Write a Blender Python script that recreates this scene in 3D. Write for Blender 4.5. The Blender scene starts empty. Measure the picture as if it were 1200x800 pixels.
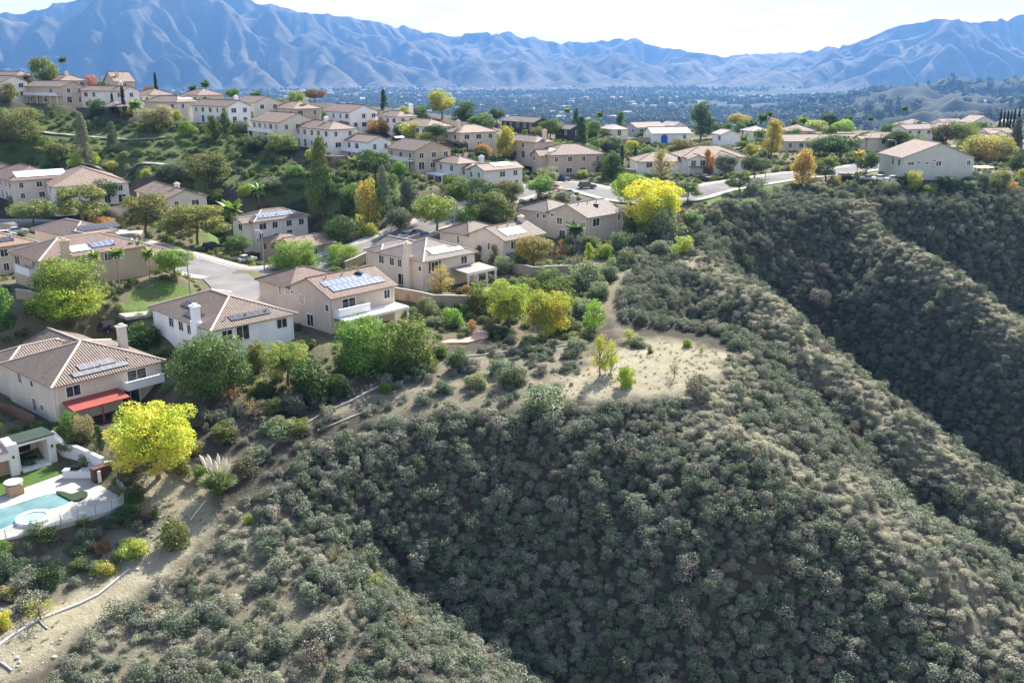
import bpy, bmesh, math, random
import numpy as np
from mathutils import Vector, Matrix

# ---------------------------------------------------------------- camera, sky, sun, exposure
S = bpy.context.scene
COL = S.collection
FPX, HC = 1100.0, 36.0                      # focal length in photo pixels (1200 wide), camera height over the estate
PITCH = math.atan(320 / FPX)
SUN_AZ, SUN_EL = math.radians(23), math.radians(38.5)   # azimuth measured from +y (view) towards +x

cam_d = bpy.data.cameras.new('camera')
cam = bpy.data.objects.new('camera', cam_d)
COL.objects.link(cam)
cam.location = (0, 0, HC)
cam.rotation_euler = (math.pi / 2 - PITCH, 0, 0)
cam_d.sensor_width = 36.0
cam_d.lens = 36.0 * FPX / 1200
cam_d.clip_start = 0.5
cam_d.clip_end = 40000
S.camera = cam

W = bpy.data.worlds.new('World')
S.world = W
W.use_nodes = True
nt = W.node_tree
nt.nodes.clear()
wo = nt.nodes.new('ShaderNodeOutputWorld')
bg = nt.nodes.new('ShaderNodeBackground')
sky = nt.nodes.new('ShaderNodeTexSky')
sky.sky_type = 'NISHITA'
sky.sun_disc = False
sky.sun_elevation = SUN_EL
sky.sun_rotation = SUN_AZ
sky.altitude = 300
sky.air_density = 1.0
sky.dust_density = 2.5
sky.ozone_density = 1.0
# thin high cloud: a sheet seen in perspective (direction divided by its height)
tc = nt.nodes.new('ShaderNodeTexCoord')
sep = nt.nodes.new('ShaderNodeSeparateXYZ')
nt.links.new(tc.outputs['Generated'], sep.inputs[0])
addz = nt.nodes.new('ShaderNodeMath'); addz.operation = 'ADD'; addz.inputs[1].default_value = 0.09
nt.links.new(sep.outputs['Z'], addz.inputs[0])
dv = nt.nodes.new('ShaderNodeVectorMath'); dv.operation = 'DIVIDE'
cmb = nt.nodes.new('ShaderNodeCombineXYZ')
for i in range(3):
    nt.links.new(addz.outputs[0], cmb.inputs[i])
nt.links.new(tc.outputs['Generated'], dv.inputs[0])
nt.links.new(cmb.outputs[0], dv.inputs[1])
cn = nt.nodes.new('ShaderNodeTexNoise')
cn.inputs['Scale'].default_value = 0.55
cn.inputs['Detail'].default_value = 7
cn.inputs['Roughness'].default_value = 0.55
cn.inputs['Distortion'].default_value = 0.6
nt.links.new(dv.outputs[0], cn.inputs['Vector'])
cr = nt.nodes.new('ShaderNodeValToRGB')
cr.color_ramp.elements[0].position = 0.30
cr.color_ramp.elements[0].color = (0, 0, 0, 1)
cr.color_ramp.elements[1].position = 0.56
cr.color_ramp.elements[1].color = (1, 1, 1, 1)
nt.links.new(cn.outputs['Fac'], cr.inputs[0])
cm = nt.nodes.new('ShaderNodeMix'); cm.data_type = 'RGBA'
thin = nt.nodes.new('ShaderNodeMapRange')          # cloud low over the mountains, thinned overhead out of view to cut ambient light
thin.inputs[1].default_value = 0.62; thin.inputs[2].default_value = 0.12
nt.links.new(sep.outputs['Z'], thin.inputs[0])
cmu = nt.nodes.new('ShaderNodeMath'); cmu.operation = 'MULTIPLY'
nt.links.new(cr.outputs[0], cmu.inputs[0]); nt.links.new(thin.outputs[0], cmu.inputs[1])
nt.links.new(cmu.outputs[0], cm.inputs['Factor'])
nt.links.new(sky.outputs[0], cm.inputs[6])
cm.inputs[7].default_value = (4.1, 3.65, 3.4, 1)
nt.links.new(cm.outputs[2], bg.inputs['Color'])
bg.inputs['Strength'].default_value = 0.115
nt.links.new(bg.outputs[0], wo.inputs['Surface'])

sl = bpy.data.lights.new('sun', 'SUN')
sl.energy = 5.0
sl.angle = math.radians(0.6)
sl.color = (1.0, 0.93, 0.84)
sun = bpy.data.objects.new('sun', sl)
COL.objects.link(sun)
sun.location = (60, 200, 200)
sdir = Vector((math.sin(SUN_AZ) * math.cos(SUN_EL), math.cos(SUN_AZ) * math.cos(SUN_EL), math.sin(SUN_EL)))
sun.rotation_euler = sdir.to_track_quat('Z', 'Y').to_euler()

S.view_settings.view_transform = 'Standard'
S.view_settings.look = 'None'
S.view_settings.exposure = 1.6
S.view_settings.gamma = 1
S.render.engine = 'CYCLES'
S.cycles.max_bounces = 8
S.cycles.diffuse_bounces = 3
S.cycles.glossy_bounces = 2
S.cycles.transmission_bounces = 4
S.cycles.transparent_max_bounces = 8
S.cycles.volume_bounces = 0
S.cycles.use_denoising = True
try:
    S.cycles.denoiser = 'OPENIMAGEDENOISE'
    S.cycles.denoising_prefilter = 'ACCURATE'
except Exception:
    pass

rng = random.Random(7)
nr = np.random.RandomState(11)

# ---------------------------------------------------------------- helpers: survey of the photo
CP, SP = math.cos(PITCH), math.sin(PITCH)

def ray(px, py):
    u, v = (px - 600) / FPX, (400 - py) / FPX
    return (u, CP + v * SP, -SP + v * CP)

def atz(px, py, z):
    d = ray(px, py); t = (z - HC) / d[2]
    return (d[0] * t, d[1] * t, z)

def aty(px, py, y):
    d = ray(px, py); t = y / d[1]
    return (d[0] * t, y, HC + d[2] * t)

# ---------------------------------------------------------------- helpers: objects
def tag(o, label=None, cat=None, group=None, kind=None):
    if label: o['label'] = label
    if cat: o['category'] = cat
    if group: o['group'] = group
    if kind: o['kind'] = kind
    return o

def empty(name, loc=(0, 0, 0), rz=0, label=None, cat=None, group=None):
    o = bpy.data.objects.new(name, None)
    COL.objects.link(o)
    o.location = loc
    o.rotation_euler = (0, 0, rz)
    o.empty_display_size = 0.3
    return tag(o, label, cat, group)

class MB:
    """collects boxes, bars, tubes and sheets into one mesh"""
    def __init__(s):
        s.v, s.f, s.m, s.uv = [], [], [], []
    def face(s, pts, mi=0, uv=None):
        b = len(s.v); s.v.extend(tuple(p) for p in pts)
        s.f.append(tuple(range(b, b + len(pts)))); s.m.append(mi)
        s.uv.append(uv)
    def mesh(s, V, Fc, mi=0):
        b = len(s.v); s.v.extend(tuple(p) for p in V)
        for f in Fc:
            s.f.append(tuple(i + b for i in f)); s.m.append(mi); s.uv.append(None)
    def box(s, x0, x1, y0, y1, z0, z1, mi=0):
        V = [(x0, y0, z0), (x1, y0, z0), (x1, y1, z0), (x0, y1, z0), (x0, y0, z1), (x1, y0, z1), (x1, y1, z1), (x0, y1, z1)]
        s.mesh(V, [(0, 3, 2, 1), (4, 5, 6, 7), (0, 1, 5, 4), (1, 2, 6, 5), (2, 3, 7, 6), (3, 0, 4, 7)], mi)
    def tube(s, pts, rad, n=6, mi=0, cap=True):
        pts = [Vector(p) for p in pts]
        if not hasattr(rad, '__len__'): rad = [rad] * len(pts)
        b = len(s.v)
        for i, p in enumerate(pts):
            t = (pts[min(i + 1, len(pts) - 1)] - pts[max(i - 1, 0)])
            if t.length < 1e-6: t = Vector((0, 0, 1))
            t.normalize()
            a = t.cross(Vector((0, 0, 1)) if abs(t.z) < 0.9 else Vector((1, 0, 0))).normalized()
            c = t.cross(a)
            for k in range(n):
                q = 2 * math.pi * k / n
                s.v.append(tuple(p + (a * math.cos(q) + c * math.sin(q)) * rad[i]))
        for i in range(len(pts) - 1):
            for k in range(n):
                s.f.append((b + i * n + k, b + i * n + (k + 1) % n, b + (i + 1) * n + (k + 1) % n, b + (i + 1) * n + k)); s.m.append(mi); s.uv.append(None)
        if cap:
            s.f.append(tuple(b + k for k in range(n))); s.m.append(mi); s.uv.append(None)
            s.f.append(tuple(b + (len(pts) - 1) * n + k for k in reversed(range(n)))); s.m.append(mi); s.uv.append(None)
    def lathe(s, prof, n=14, c=(0, 0, 0), mi=0):
        b = len(s.v)
        for r, z in prof:
            for k in range(n):
                q = 2 * math.pi * k / n
                s.v.append((c[0] + r * math.cos(q), c[1] + r * math.sin(q), c[2] + z))
        for i in range(len(prof) - 1):
            for k in range(n):
                s.f.append((b + i * n + k, b + i * n + (k + 1) % n, b + (i + 1) * n + (k + 1) % n, b + (i + 1) * n + k)); s.m.append(mi); s.uv.append(None)
    def data(s, name, mats, smooth=False):
        me = bpy.data.meshes.new(name)
        me.from_pydata(s.v, [], s.f)
        for m in (mats if isinstance(mats, (list, tuple)) else [mats]): me.materials.append(m)
        if len(set(s.m)) > 1: me.polygons.foreach_set('material_index', s.m)
        if any(u is not None for u in s.uv):
            l = me.uv_layers.new(name='UVMap')
            for p, u in zip(me.polygons, s.uv):
                for k, li in enumerate(p.loop_indices):
                    l.data[li].uv = u[k] if u is not None else (0, 0)
        if smooth: me.polygons.foreach_set('use_smooth', [True] * len(me.polygons))
        me.update()
        return me
    def build(s, name, mats, parent=None, smooth=False):
        return link(name, s.data(name, mats, smooth), parent)

def link(name, me, parent=None):
    o = bpy.data.objects.new(name, me)
    COL.objects.link(o)
    if parent is not None: o.parent = parent
    return o

# ---------------------------------------------------------------- helpers: materials
MATS = {}
def nmat(name):
    m = bpy.data.materials.new(name); m.use_nodes = True
    t = m.node_tree; t.nodes.clear()
    out = t.nodes.new('ShaderNodeOutputMaterial')
    return m, t, out

def node(t, typ, **kw):
    n = t.nodes.new(typ)
    for k, v in kw.items():
        if k.startswith('i_'):
            key = k[2:].replace('_', ' ')
            n.inputs[key].default_value = v
        else: setattr(n, k, v)
    return n

def ramp(t, fac, stops):
    r = t.nodes.new('ShaderNodeValToRGB')
    e = r.color_ramp.elements
    while len(e) < len(stops): e.new(0.5)
    for el, (p, c) in zip(e, stops):
        el.position = p; el.color = (c[0], c[1], c[2], 1)
    if fac is not None: t.links.new(fac, r.inputs[0])
    return r.outputs[0]

def mix(t, fac, a, b, blend='MIX'):
    m = t.nodes.new('ShaderNodeMix'); m.data_type = 'RGBA'; m.blend_type = blend
    for k, val in (('Factor', fac), (6, a), (7, b)):
        if hasattr(val, 'is_linked') or isinstance(val, bpy.types.NodeSocket): t.links.new(val, m.inputs[k])
        elif val is not None:
            m.inputs[k].default_value = val if k == 'Factor' else (val[0], val[1], val[2], 1)
    return m.outputs[2]

def noise(t, scale, detail=4, rough=0.55, coord='Object', vec=None, dist=0.0):
    n = node(t, 'ShaderNodeTexNoise')
    n.inputs['Scale'].default_value = scale; n.inputs['Detail'].default_value = detail
    n.inputs['Roughness'].default_value = rough; n.inputs['Distortion'].default_value = dist
    if vec is None:
        c = node(t, 'ShaderNodeTexCoord'); vec = c.outputs[coord]
    t.links.new(vec, n.inputs['Vector'])
    return n.outputs['Fac']

def simple(name, col, rough=0.8, var=0.15, scale=0.6, metal=0.0, spec=0.15, bump=0.0, bscale=8, coat=0):
    """one colour with blotchy wear"""
    if name in MATS: return MATS[name]
    m, t, out = nmat(name)
    b = node(t, 'ShaderNodeBsdfPrincipled')
    b.inputs['Roughness'].default_value = rough; b.inputs['Metallic'].default_value = metal
    b.inputs['Specular IOR Level'].default_value = spec
    if coat: b.inputs['Coat Weight'].default_value = coat; b.inputs['Coat Roughness'].default_value = 0.05
    f = noise(t, scale, 6, 0.65)
    lo = [c * (1 - var) for c in col]; hi = [min(1, c * (1 + var)) for c in col]
    t.links.new(ramp(t, f, [(0.3, lo), (0.7, hi)]), b.inputs['Base Color'])
    if bump:
        bp = node(t, 'ShaderNodeBump'); bp.inputs['Strength'].default_value = bump; bp.inputs['Distance'].default_value = 0.05
        t.links.new(noise(t, bscale, 4), bp.inputs['Height']); t.links.new(bp.outputs[0], b.inputs['Normal'])
    t.links.new(b.outputs[0], out.inputs['Surface'])
    MATS[name] = m
    return m

def stucco(col):
    k = 'stucco_%02x%02x%02x' % tuple(int(c * 255) for c in col)
    if k in MATS: return MATS[k]
    m, t, out = nmat(k)
    b = node(t, 'ShaderNodeBsdfPrincipled', i_Roughness=0.9)
    b.inputs['Specular IOR Level'].default_value = 0.15
    c = node(t, 'ShaderNodeTexCoord')
    mp = node(t, 'ShaderNodeMapping'); mp.inputs['Scale'].default_value = (1.6, 1.6, 0.12)
    t.links.new(c.outputs['Object'], mp.inputs[0])
    st = noise(t, 1.0, 5, 0.6, vec=mp.outputs[0])          # rain streaks
    bl = noise(t, 0.35, 4, 0.6)
    c1 = ramp(t, bl, [(0.3, [x * 0.90 for x in col]), (0.7, [min(1, x * 1.06) for x in col])])
    c2 = mix(t, ramp(t, st, [(0.52, (0, 0, 0)), (0.8, (0.28, 0.28, 0.28))]), c1, [x * 0.62 for x in col])
    t.links.new(c2, b.inputs['Base Color'])
    bp = node(t, 'ShaderNodeBump', i_Strength=0.25, i_Distance=0.02)
    t.links.new(noise(t, 30, 2), bp.inputs['Height']); t.links.new(bp.outputs[0], b.inputs['Normal'])
    t.links.new(b.outputs[0], out.inputs['Surface'])
    MATS[k] = m
    return m

def roofmat(col):
    k = 'tiles_%02x%02x%02x' % tuple(int(c * 255) for c in col)
    if k in MATS: return MATS[k]
    m, t, out = nmat(k)
    b = node(t, 'ShaderNodeBsdfPrincipled', i_Roughness=0.75)
    b.inputs['Specular IOR Level'].default_value = 0.3
    uv = node(t, 'ShaderNodeTexCoord')
    br = node(t, 'ShaderNodeTexBrick')
    br.offset = 0.0; br.squash = 1.0
    t.links.new(uv.outputs['UV'], br.inputs['Vector'])
    br.inputs['Scale'].default_value = 1.0
    br.inputs['Brick Width'].default_value = 0.36; br.inputs['Row Height'].default_value = 0.42
    br.inputs['Mortar Size'].default_value = 0.02
    br.inputs['Color1'].default_value = (*[x * 0.78 for x in col], 1)
    br.inputs['Color2'].default_value = (*[min(1, x * 1.22) for x in col], 1)
    br.inputs['Mortar'].default_value = (*[x * 0.55 for x in col], 1)
    bl = noise(t, 0.5, 5, 0.65)
    c1 = mix(t, ramp(t, bl, [(0.35, (0, 0, 0)), (0.7, (0.55, 0.55, 0.55))]), br.outputs['Color'], [col[0] * 0.72, col[1] * 0.72, col[2] * 0.76])
    t.links.new(c1, b.inputs['Base Color'])
    wv = node(t, 'ShaderNodeTexWave'); wv.wave_type = 'BANDS'; wv.bands_direction = 'X'; wv.wave_profile = 'SIN'
    wv.inputs['Scale'].default_value = 0.314 / 0.36 * 1.0
    t.links.new(uv.outputs['UV'], wv.inputs['Vector'])
    w2 = node(t, 'ShaderNodeTexWave'); w2.wave_type = 'BANDS'; w2.bands_direction = 'Y'; w2.wave_profile = 'SAW'
    w2.inputs['Scale'].default_value = 0.314 / 0.42
    t.links.new(uv.outputs['UV'], w2.inputs['Vector'])
    b1 = node(t, 'ShaderNodeBump', i_Strength=1.0, i_Distance=0.13)
    t.links.new(wv.outputs['Fac'], b1.inputs['Height'])
    b2 = node(t, 'ShaderNodeBump', i_Strength=0.6, i_Distance=0.05); b2.invert = True
    t.links.new(w2.outputs['Fac'], b2.inputs['Height']); t.links.new(b1.outputs[0], b2.inputs['Normal'])
    t.links.new(b2.outputs[0], b.inputs['Normal'])
    t.links.new(b.outputs[0], out.inputs['Surface'])
    MATS[k] = m
    return m

def foliage(name, var=0.3, trans=0.4, ramp_cols=None, gloss=0.02):
    """leaves: colour comes from the object's own colour (or a ramp over a per-plant random number)"""
    if name in MATS: return MATS[name]
    m, t, out = nmat(name)
    oi = node(t, 'ShaderNodeObjectInfo')
    ge = node(t, 'ShaderNodeNewGeometry')
    if ramp_cols:
        base = ramp(t, oi.outputs['Random'], ramp_cols)
    else:
        base = oi.outputs['Color']
    hs = node(t, 'ShaderNodeHueSaturation')
    mr = node(t, 'ShaderNodeMapRange'); mr.inputs[3].default_value = 1 - var; mr.inputs[4].default_value = 1 + var
    t.links.new(ge.outputs['Random Per Island'], mr.inputs[0]); t.links.new(mr.outputs[0], hs.inputs['Value'])
    m2 = node(t, 'ShaderNodeMapRange'); m2.inputs[3].default_value = 0.475; m2.inputs[4].default_value = 0.525
    t.links.new(noise(t, 1.7, 3, 0.6), m2.inputs[0]); t.links.new(m2.outputs[0], hs.inputs['Hue'])
    if not ramp_cols:       # part of the crown has turned colour less than the rest
        n_ = node(t, 'ShaderNodeTexNoise'); n_.inputs['Scale'].default_value = 2.2; n_.inputs['Detail'].default_value = 3
        tc_ = node(t, 'ShaderNodeTexCoord'); av = node(t, 'ShaderNodeVectorMath', operation='ADD'); t.links.new(tc_.outputs['Object'], av.inputs[0]); t.links.new(oi.outputs['Location'], av.inputs[1]); t.links.new(av.outputs[0], n_.inputs['Vector'])
        base = mix(t, ramp(t, n_.outputs['Fac'], [(.40, (.75, .75, .75)), (.58, (0, 0, 0))]), base, mix(t, 1.0, base, (.58, .86, .75), 'MULTIPLY'))
    t.links.new(base, hs.inputs['Color'])
    d = node(t, 'ShaderNodeBsdfDiffuse'); tr = node(t, 'ShaderNodeBsdfTranslucent'); gl = node(t, 'ShaderNodeBsdfGlossy', i_Roughness=0.45)
    gl.inputs['Color'].default_value = (0.8, 0.85, 0.8, 1)
    t.links.new(hs.outputs[0], d.inputs['Color'])
    tcx = mix(t, 1.0, hs.outputs[0], (1.05, 1.05, 0.72), 'MULTIPLY')
    t.links.new(tcx, tr.inputs['Color'])
    ms = node(t, 'ShaderNodeMixShader'); ms.inputs[0].default_value = trans
    t.links.new(d.outputs[0], ms.inputs[1]); t.links.new(tr.outputs[0], ms.inputs[2])
    m3 = node(t, 'ShaderNodeMixShader'); m3.inputs[0].default_value = gloss
    t.links.new(ms.outputs[0], m3.inputs[1]); t.links.new(gl.outputs[0], m3.inputs[2])
    t.links.new(m3.outputs[0], out.inputs['Surface'])
    MATS[name] = m
    return m
# ---------------------------------------------------------------- terrain heights
def vnoise(x, y, seed=0):
    """smooth lattice noise on numpy arrays, -1..1"""
    xi = np.floor(x).astype(np.int64); yi = np.floor(y).astype(np.int64)
    fx = x - xi; fy = y - yi
    def h(a, b):
        n = (a * 374761393 + b * 668265263 + seed * 982451653) & 0xFFFFFFFF
        n = ((n ^ (n >> 13)) * 1274126177) & 0xFFFFFFFF
        return ((n ^ (n >> 16)) & 0xFFFF) / 32767.5 - 1
    sx = fx * fx * fx * (fx * (fx * 6 - 15) + 10); sy = fy * fy * fy * (fy * (fy * 6 - 15) + 10)
    a = h(xi, yi) * (1 - sx) + h(xi + 1, yi) * sx
    b = h(xi, yi + 1) * (1 - sx) + h(xi + 1, yi + 1) * sx
    return a * (1 - sy) + b * sy

def fbm(x, y, seed=0, oct=4, gain=0.5):
    s = 0; a = 1; f = 1
    for i in range(oct):
        s = s + a * vnoise(x * f + 17.3 * i, y * f - 9.1 * i, seed + i); a *= gain; f *= 2.03
    return s

# surveyed spots: photo column, row, distance ahead
CTRL = [(60,122,310),(120,131,305),(190,138,298),(250,147,290),(325,173,265),(385,184,255),(430,189,250),(500,205,240),(540,214,235),
 (600,215,240),(670,205,262),(650,215,250),(688,284,196),(590,306,178),(495,339,158),(387,398,134),(248,428,124),(68,498,112),
 (50,347,150),(180,330,167),(255,325,172),(160,290,197),(320,292,203),(390,285,206),(140,262,215),(235,250,222),(60,240,226),(10,242,226),
 (330,236,226),(200,190,262),(200,222,240),(60,198,256),(60,152,290),(450,240,216),(560,255,205),(800,233,226),(760,266,206),(900,216,246),(1040,194,275),
 (1090,212,240),(1200,233,229),(1010,239,222),(900,240,218),(850,241,215),(840,206,260),(960,178,300),(790,171,315),(770,196,270),(610,153,350),(515,141,340),
 (410,149,310),(610,186,290),(545,176,290),(1170,169,330),(1100,152,400),(70,592,94),(0,562,98),(130,560,98),(780,430,121),(640,450,116),(840,420,124),(700,330,165),
 (740,290,194),(430,460,115.6),(310,520,104),(215,580,95),(150,680,83),(20,760,72),(250,720,79),(350,800,70),(470,800,70),(228,612,92),(80,700,80),(530,400,134),(640,390,142),(600,340,160),(720,365,146)]
cx = [aty(*c) for c in CTRL]
cx += [(-250,330,26),(-260,200,6),(-200,130,-4),(260,320,8),(250,235,6),(0,450,12),(-200,430,22),(200,430,9),(-120,80,-14),(-80,55,-19),(-20,50,-21),
       (-110,110,-7),(120,300,10),(-60,330,22),(-120,350,26), (160,270,8)]
CX = np.array(cx)
def tps_k(r2): return np.where(r2 > 1e-9, r2 * np.log(np.maximum(r2, 1e-9)) * 0.5, 0)
_n = len(CX)
_P = np.c_[np.ones(_n), CX[:, :2]]
_K = tps_k(((CX[:, None, :2] - CX[None, :, :2]) ** 2).sum(-1)) + np.eye(_n) * 40
_A = np.block([[_K, _P], [_P.T, np.zeros((3, 3))]])
_sol = np.linalg.solve(_A, np.r_[CX[:, 2], 0, 0, 0])
def tps(x, y):
    out = np.empty(x.shape)
    for i in range(0, x.size, 60000):
        xs, ys = x.ravel()[i:i + 60000], y.ravel()[i:i + 60000]
        k = tps_k((xs[:, None] - CX[None, :, 0]) ** 2 + (ys[:, None] - CX[None, :, 1]) ** 2)
        out.ravel()[i:i + 60000] = k @ _sol[:_n] + _sol[_n] + _sol[_n + 1] * xs + _sol[_n + 2] * ys
    return out

# the brow of the mesa, going round from the far right to the lower left spur
RIM = [(1500,228,232),(1330,231,231),(1200,234,228),(1110,237,224),(1010,239,222),(920,243,216),(850,247,211),(815,268,200),(822,298,181),(800,312,175),(765,322,168),(735,345,156),
 (722,372,147),(745,392,140),(800,398,136),(850,403,134),(862,418,127),(845,440,119),(800,468,111),(740,476,108.5),(660,480,108),(600,482,107.5),(520,482,108),(440,492,106.5),(385,512,103.5),(340,545,98.5),(310,580,94),
 (325,625,88),(375,690,80),(425,745,74.5),(475,800,70)]
RP = [aty(*c)[:2] for c in RIM] + [(-9, 60), (-16, 45), (-30, 20), (-300, 20), (-300, 700), (400, 700), (400, 235)]
RP = np.array(RP)
def rim_dist(x, y):
    """distance to the brow (negative on the mesa) and the nearest brow point"""
    best = np.full(x.shape, 1e18); bx = np.zeros(x.shape); by = np.zeros(x.shape)
    inside = np.zeros(x.shape, bool)
    n = len(RP)
    for i in range(n):
        x0, y0 = RP[i]; x1, y1 = RP[(i + 1) % n]
        dx, dy = x1 - x0, y1 - y0
        t = np.clip(((x - x0) * dx + (y - y0) * dy) / (dx * dx + dy * dy), 0, 1)
        qx, qy = x0 + t * dx, y0 + t * dy
        d = (x - qx) ** 2 + (y - qy) ** 2
        m = d < best
        best = np.where(m, d, best); bx = np.where(m, qx, bx); by = np.where(m, qy, by)
        c = (y0 > y) != (y1 > y)
        xi = x0 + (y - y0) * dx / (dy if abs(dy) > 1e-9 else 1e-9)
        inside ^= c & (x < xi)
    d = np.sqrt(best)
    return np.where(inside, -d, d), bx, by

def P3(px, py, y): return aty(px, py, y)
CREST = [  # the spurs that run down into the canyon
 ([P3(850,440,119), P3(840,490,105.5), P3(950,550,100), P3(1025,600,95), P3(1158,733,84), P3(1260,860,75), (56,55,-33)], 0.97, 12),
 ([P3(815,302,180), P3(900,360,152), P3(958,418,136), P3(1040,485,124), P3(1130,556,114), P3(1220,625,106), (92,82,-34)], 1.05, 6),
 ([P3(1003,237,223), P3(1030,262,209), P3(1060,285,199), P3(1120,330,183), P3(1200,387,166), (140,135,-26), (170,110,-40)], 1.25, 4),
 ([(98,140,-40), (112,128,-43), (140,105,-52)], 0.5, 8),
]
def seg_dist(x, y, pts):
    best = np.full(x.shape, 1e18); bz = np.zeros(x.shape)
    for (x0, y0, z0), (x1, y1, z1) in zip(pts[:-1], pts[1:]):
        dx, dy = x1 - x0, y1 - y0
        t = np.clip(((x - x0) * dx + (y - y0) * dy) / (dx * dx + dy * dy), 0, 1)
        d = (x - x0 - t * dx) ** 2 + (y - y0 - t * dy) ** 2
        m = d < best
        best = np.where(m, d, best); bz = np.where(m, z0 + t * (z1 - z0), bz)
    return np.sqrt(best), bz

def smax(a, b, k):
    h = np.clip(0.5 + 0.5 * (a - b) / k, 0, 1)
    return b * (1 - h) + a * h + k * h * (1 - h)

def _rimz(a, b):
    out = []
    for (x0, y0), (x1, y1) in zip(RP[a:b], RP[a + 1:b + 1]):
        for k in range(6):
            out.append((x0 + (x1 - x0) * k / 6, y0 + (y1 - y0) * k / 6))
    out.append(tuple(RP[b]))
    xy = np.array(out); zz = tps(xy[:, 0], xy[:, 1])
    return [(p[0], p[1], float(q)) for p, q in zip(xy, zz)]
_nr = len(RIM)
RIMG = [_rimz(0, 8), _rimz(7, 14), _rimz(13, 20), _rimz(19, 26), _rimz(26, _nr + 2)]
PADS = []      # levelled ground: (kind, data, z)
ROADS = []     # (points xyz, half width, blend)
def t_base(x, y):
    d, bx, by = rim_dist(x, y)
    zin = tps(x, y)
    dd = np.maximum(d, 0)
    z = None
    for g, sl_ in zip(RIMG, (1.12, .98, .92, .97, .70)):
        q, zc = seg_dist(x, y, g)
        w = 4.0
        zz = zc - sl_ * (np.sqrt(q * q + w * w) - w)
        z = zz if z is None else smax(z, zz, 2.0)
    for pts, s, w in CREST:
        zr = None
        for a_, b_ in zip(pts[:-1], pts[1:]):
            q, zc = seg_dist(x, y, [a_, b_])
            z1 = zc - s * (np.sqrt(q * q + w * w) - w)
            zr = z1 if zr is None else np.maximum(zr, z1)
        z = smax(z, zr, 2.5)
    z = smax(z, np.full(x.shape, -78.0), 8)
    rough = fbm(x / 9, y / 9, 3, 4) * 0.7 + fbm(x / 30, y / 30, 9, 2) * 1.2
    z = z + rough * np.clip(dd / 8, 0, 1)
    z = np.where(d < 0, zin, z)
    z = z + fbm(x / 4, y / 4, 21, 3) * 0.10
    # the mesa falls away behind the estate into the wide valley
    r = np.sqrt(x * x + y * y)
    f = np.clip((r - 405) / 420, 0, 1); f = f * f * (3 - 2 * f)
    g = np.clip((r - 405) / 60, 0, 1)
    z = z * (1 - g) + 12 * g * (1 - f) + (-100) * f * g if False else np.where(r > 405, (z * (1 - g) + 11 * g) * (1 - f) - 100 * f, z)
    return z

def T(x, y):
    x = np.asarray(x, float); y = np.asarray(y, float)
    z = t_base(x, y)
    for (ox, oy, c, s, x0, x1, y0, y1, pz, mg) in PADS:
        lx = (x - ox) * c + (y - oy) * s; ly = -(x - ox) * s + (y - oy) * c
        dx = np.maximum(np.maximum(x0 - lx, lx - x1), 0); dy = np.maximum(np.maximum(y0 - ly, ly - y1), 0)
        q = np.clip(1 - np.sqrt(dx * dx + dy * dy) / mg, 0, 1); q = q * q * (3 - 2 * q)
        z = z * (1 - q) + pz * q
    for pts, hw, bl in ROADS:
        d, zc = seg_dist(x, y, pts)
        q = np.clip(1 - (d - hw) / bl, 0, 1); q = q * q * (3 - 2 * q)
        z = z * (1 - q) + (zc - 0.14) * q
    return z

def T1(x, y): return float(T(np.array([x]), np.array([y]))[0])

_TS = np.concatenate([np.arange(40, 480, 1.0), np.arange(480, 1500, 6.0)])
def at(px, py):
    """where the line of sight through a photo pixel meets the ground"""
    d = ray(px, py)
    xs, ys, zs = d[0] * _TS, d[1] * _TS, HC + d[2] * _TS
    h = zs - T(xs, ys)
    i = int(np.argmax(h < 0))
    if h[i] >= 0: return (float(xs[-1]), float(ys[-1]), float(zs[-1]))
    if i == 0: return (float(xs[0]), float(ys[0]), float(zs[0]))
    a = h[i - 1] / (h[i - 1] - h[i]); t = _TS[i - 1] + a * (_TS[i] - _TS[i - 1])
    return (d[0] * t, d[1] * t, HC + d[2] * t)

def flat(ox, oy, th, x0, x1, y0, y1, z, mg=4.0):
    PADS.append((ox, oy, math.cos(th), math.sin(th), x0, x1, y0, y1, z, mg))
# ---------------------------------------------------------------- house specs (surveyed corner of the eave, distance, bearing, left and right ends)
CREAM=(.69,.63,.53); TAN=(.55,.46,.35); PEACH=(.6,.49,.40); WHITE=(.82,.82,.81); GREYGREEN=(.47,.505,.455); SAND=(.62,.56,.47); LGREY=(.66,.65,.62); BROWNW=(.09,.065,.055); BLUEGREY=(.36,.4,.43); OFFW=(.78,.75,.69); GREIGE=(.45,.4,.33)
R_RED=(.195,.135,.108); R_BRN=(.18,.14,.112); R_TAN=(.26,.19,.145); R_GRY=(.19,.165,.145); R_PINK=(.23,.168,.135); R_PALE=(.42,.38,.34); R_DARK=(.15,.115,.095); R_ORG=(.29,.19,.13)
HS = []
def H(key, label, c, y, th, pl, pr, h, style, wall, roof, wins=None, **kw):
    HS.append(dict(key=key, label=label, c=c, y=y, th=math.radians(th), pl=pl, pr=pr, h=h, style=style, wall=wall, roof=roof, wins=wins, **kw))

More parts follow.
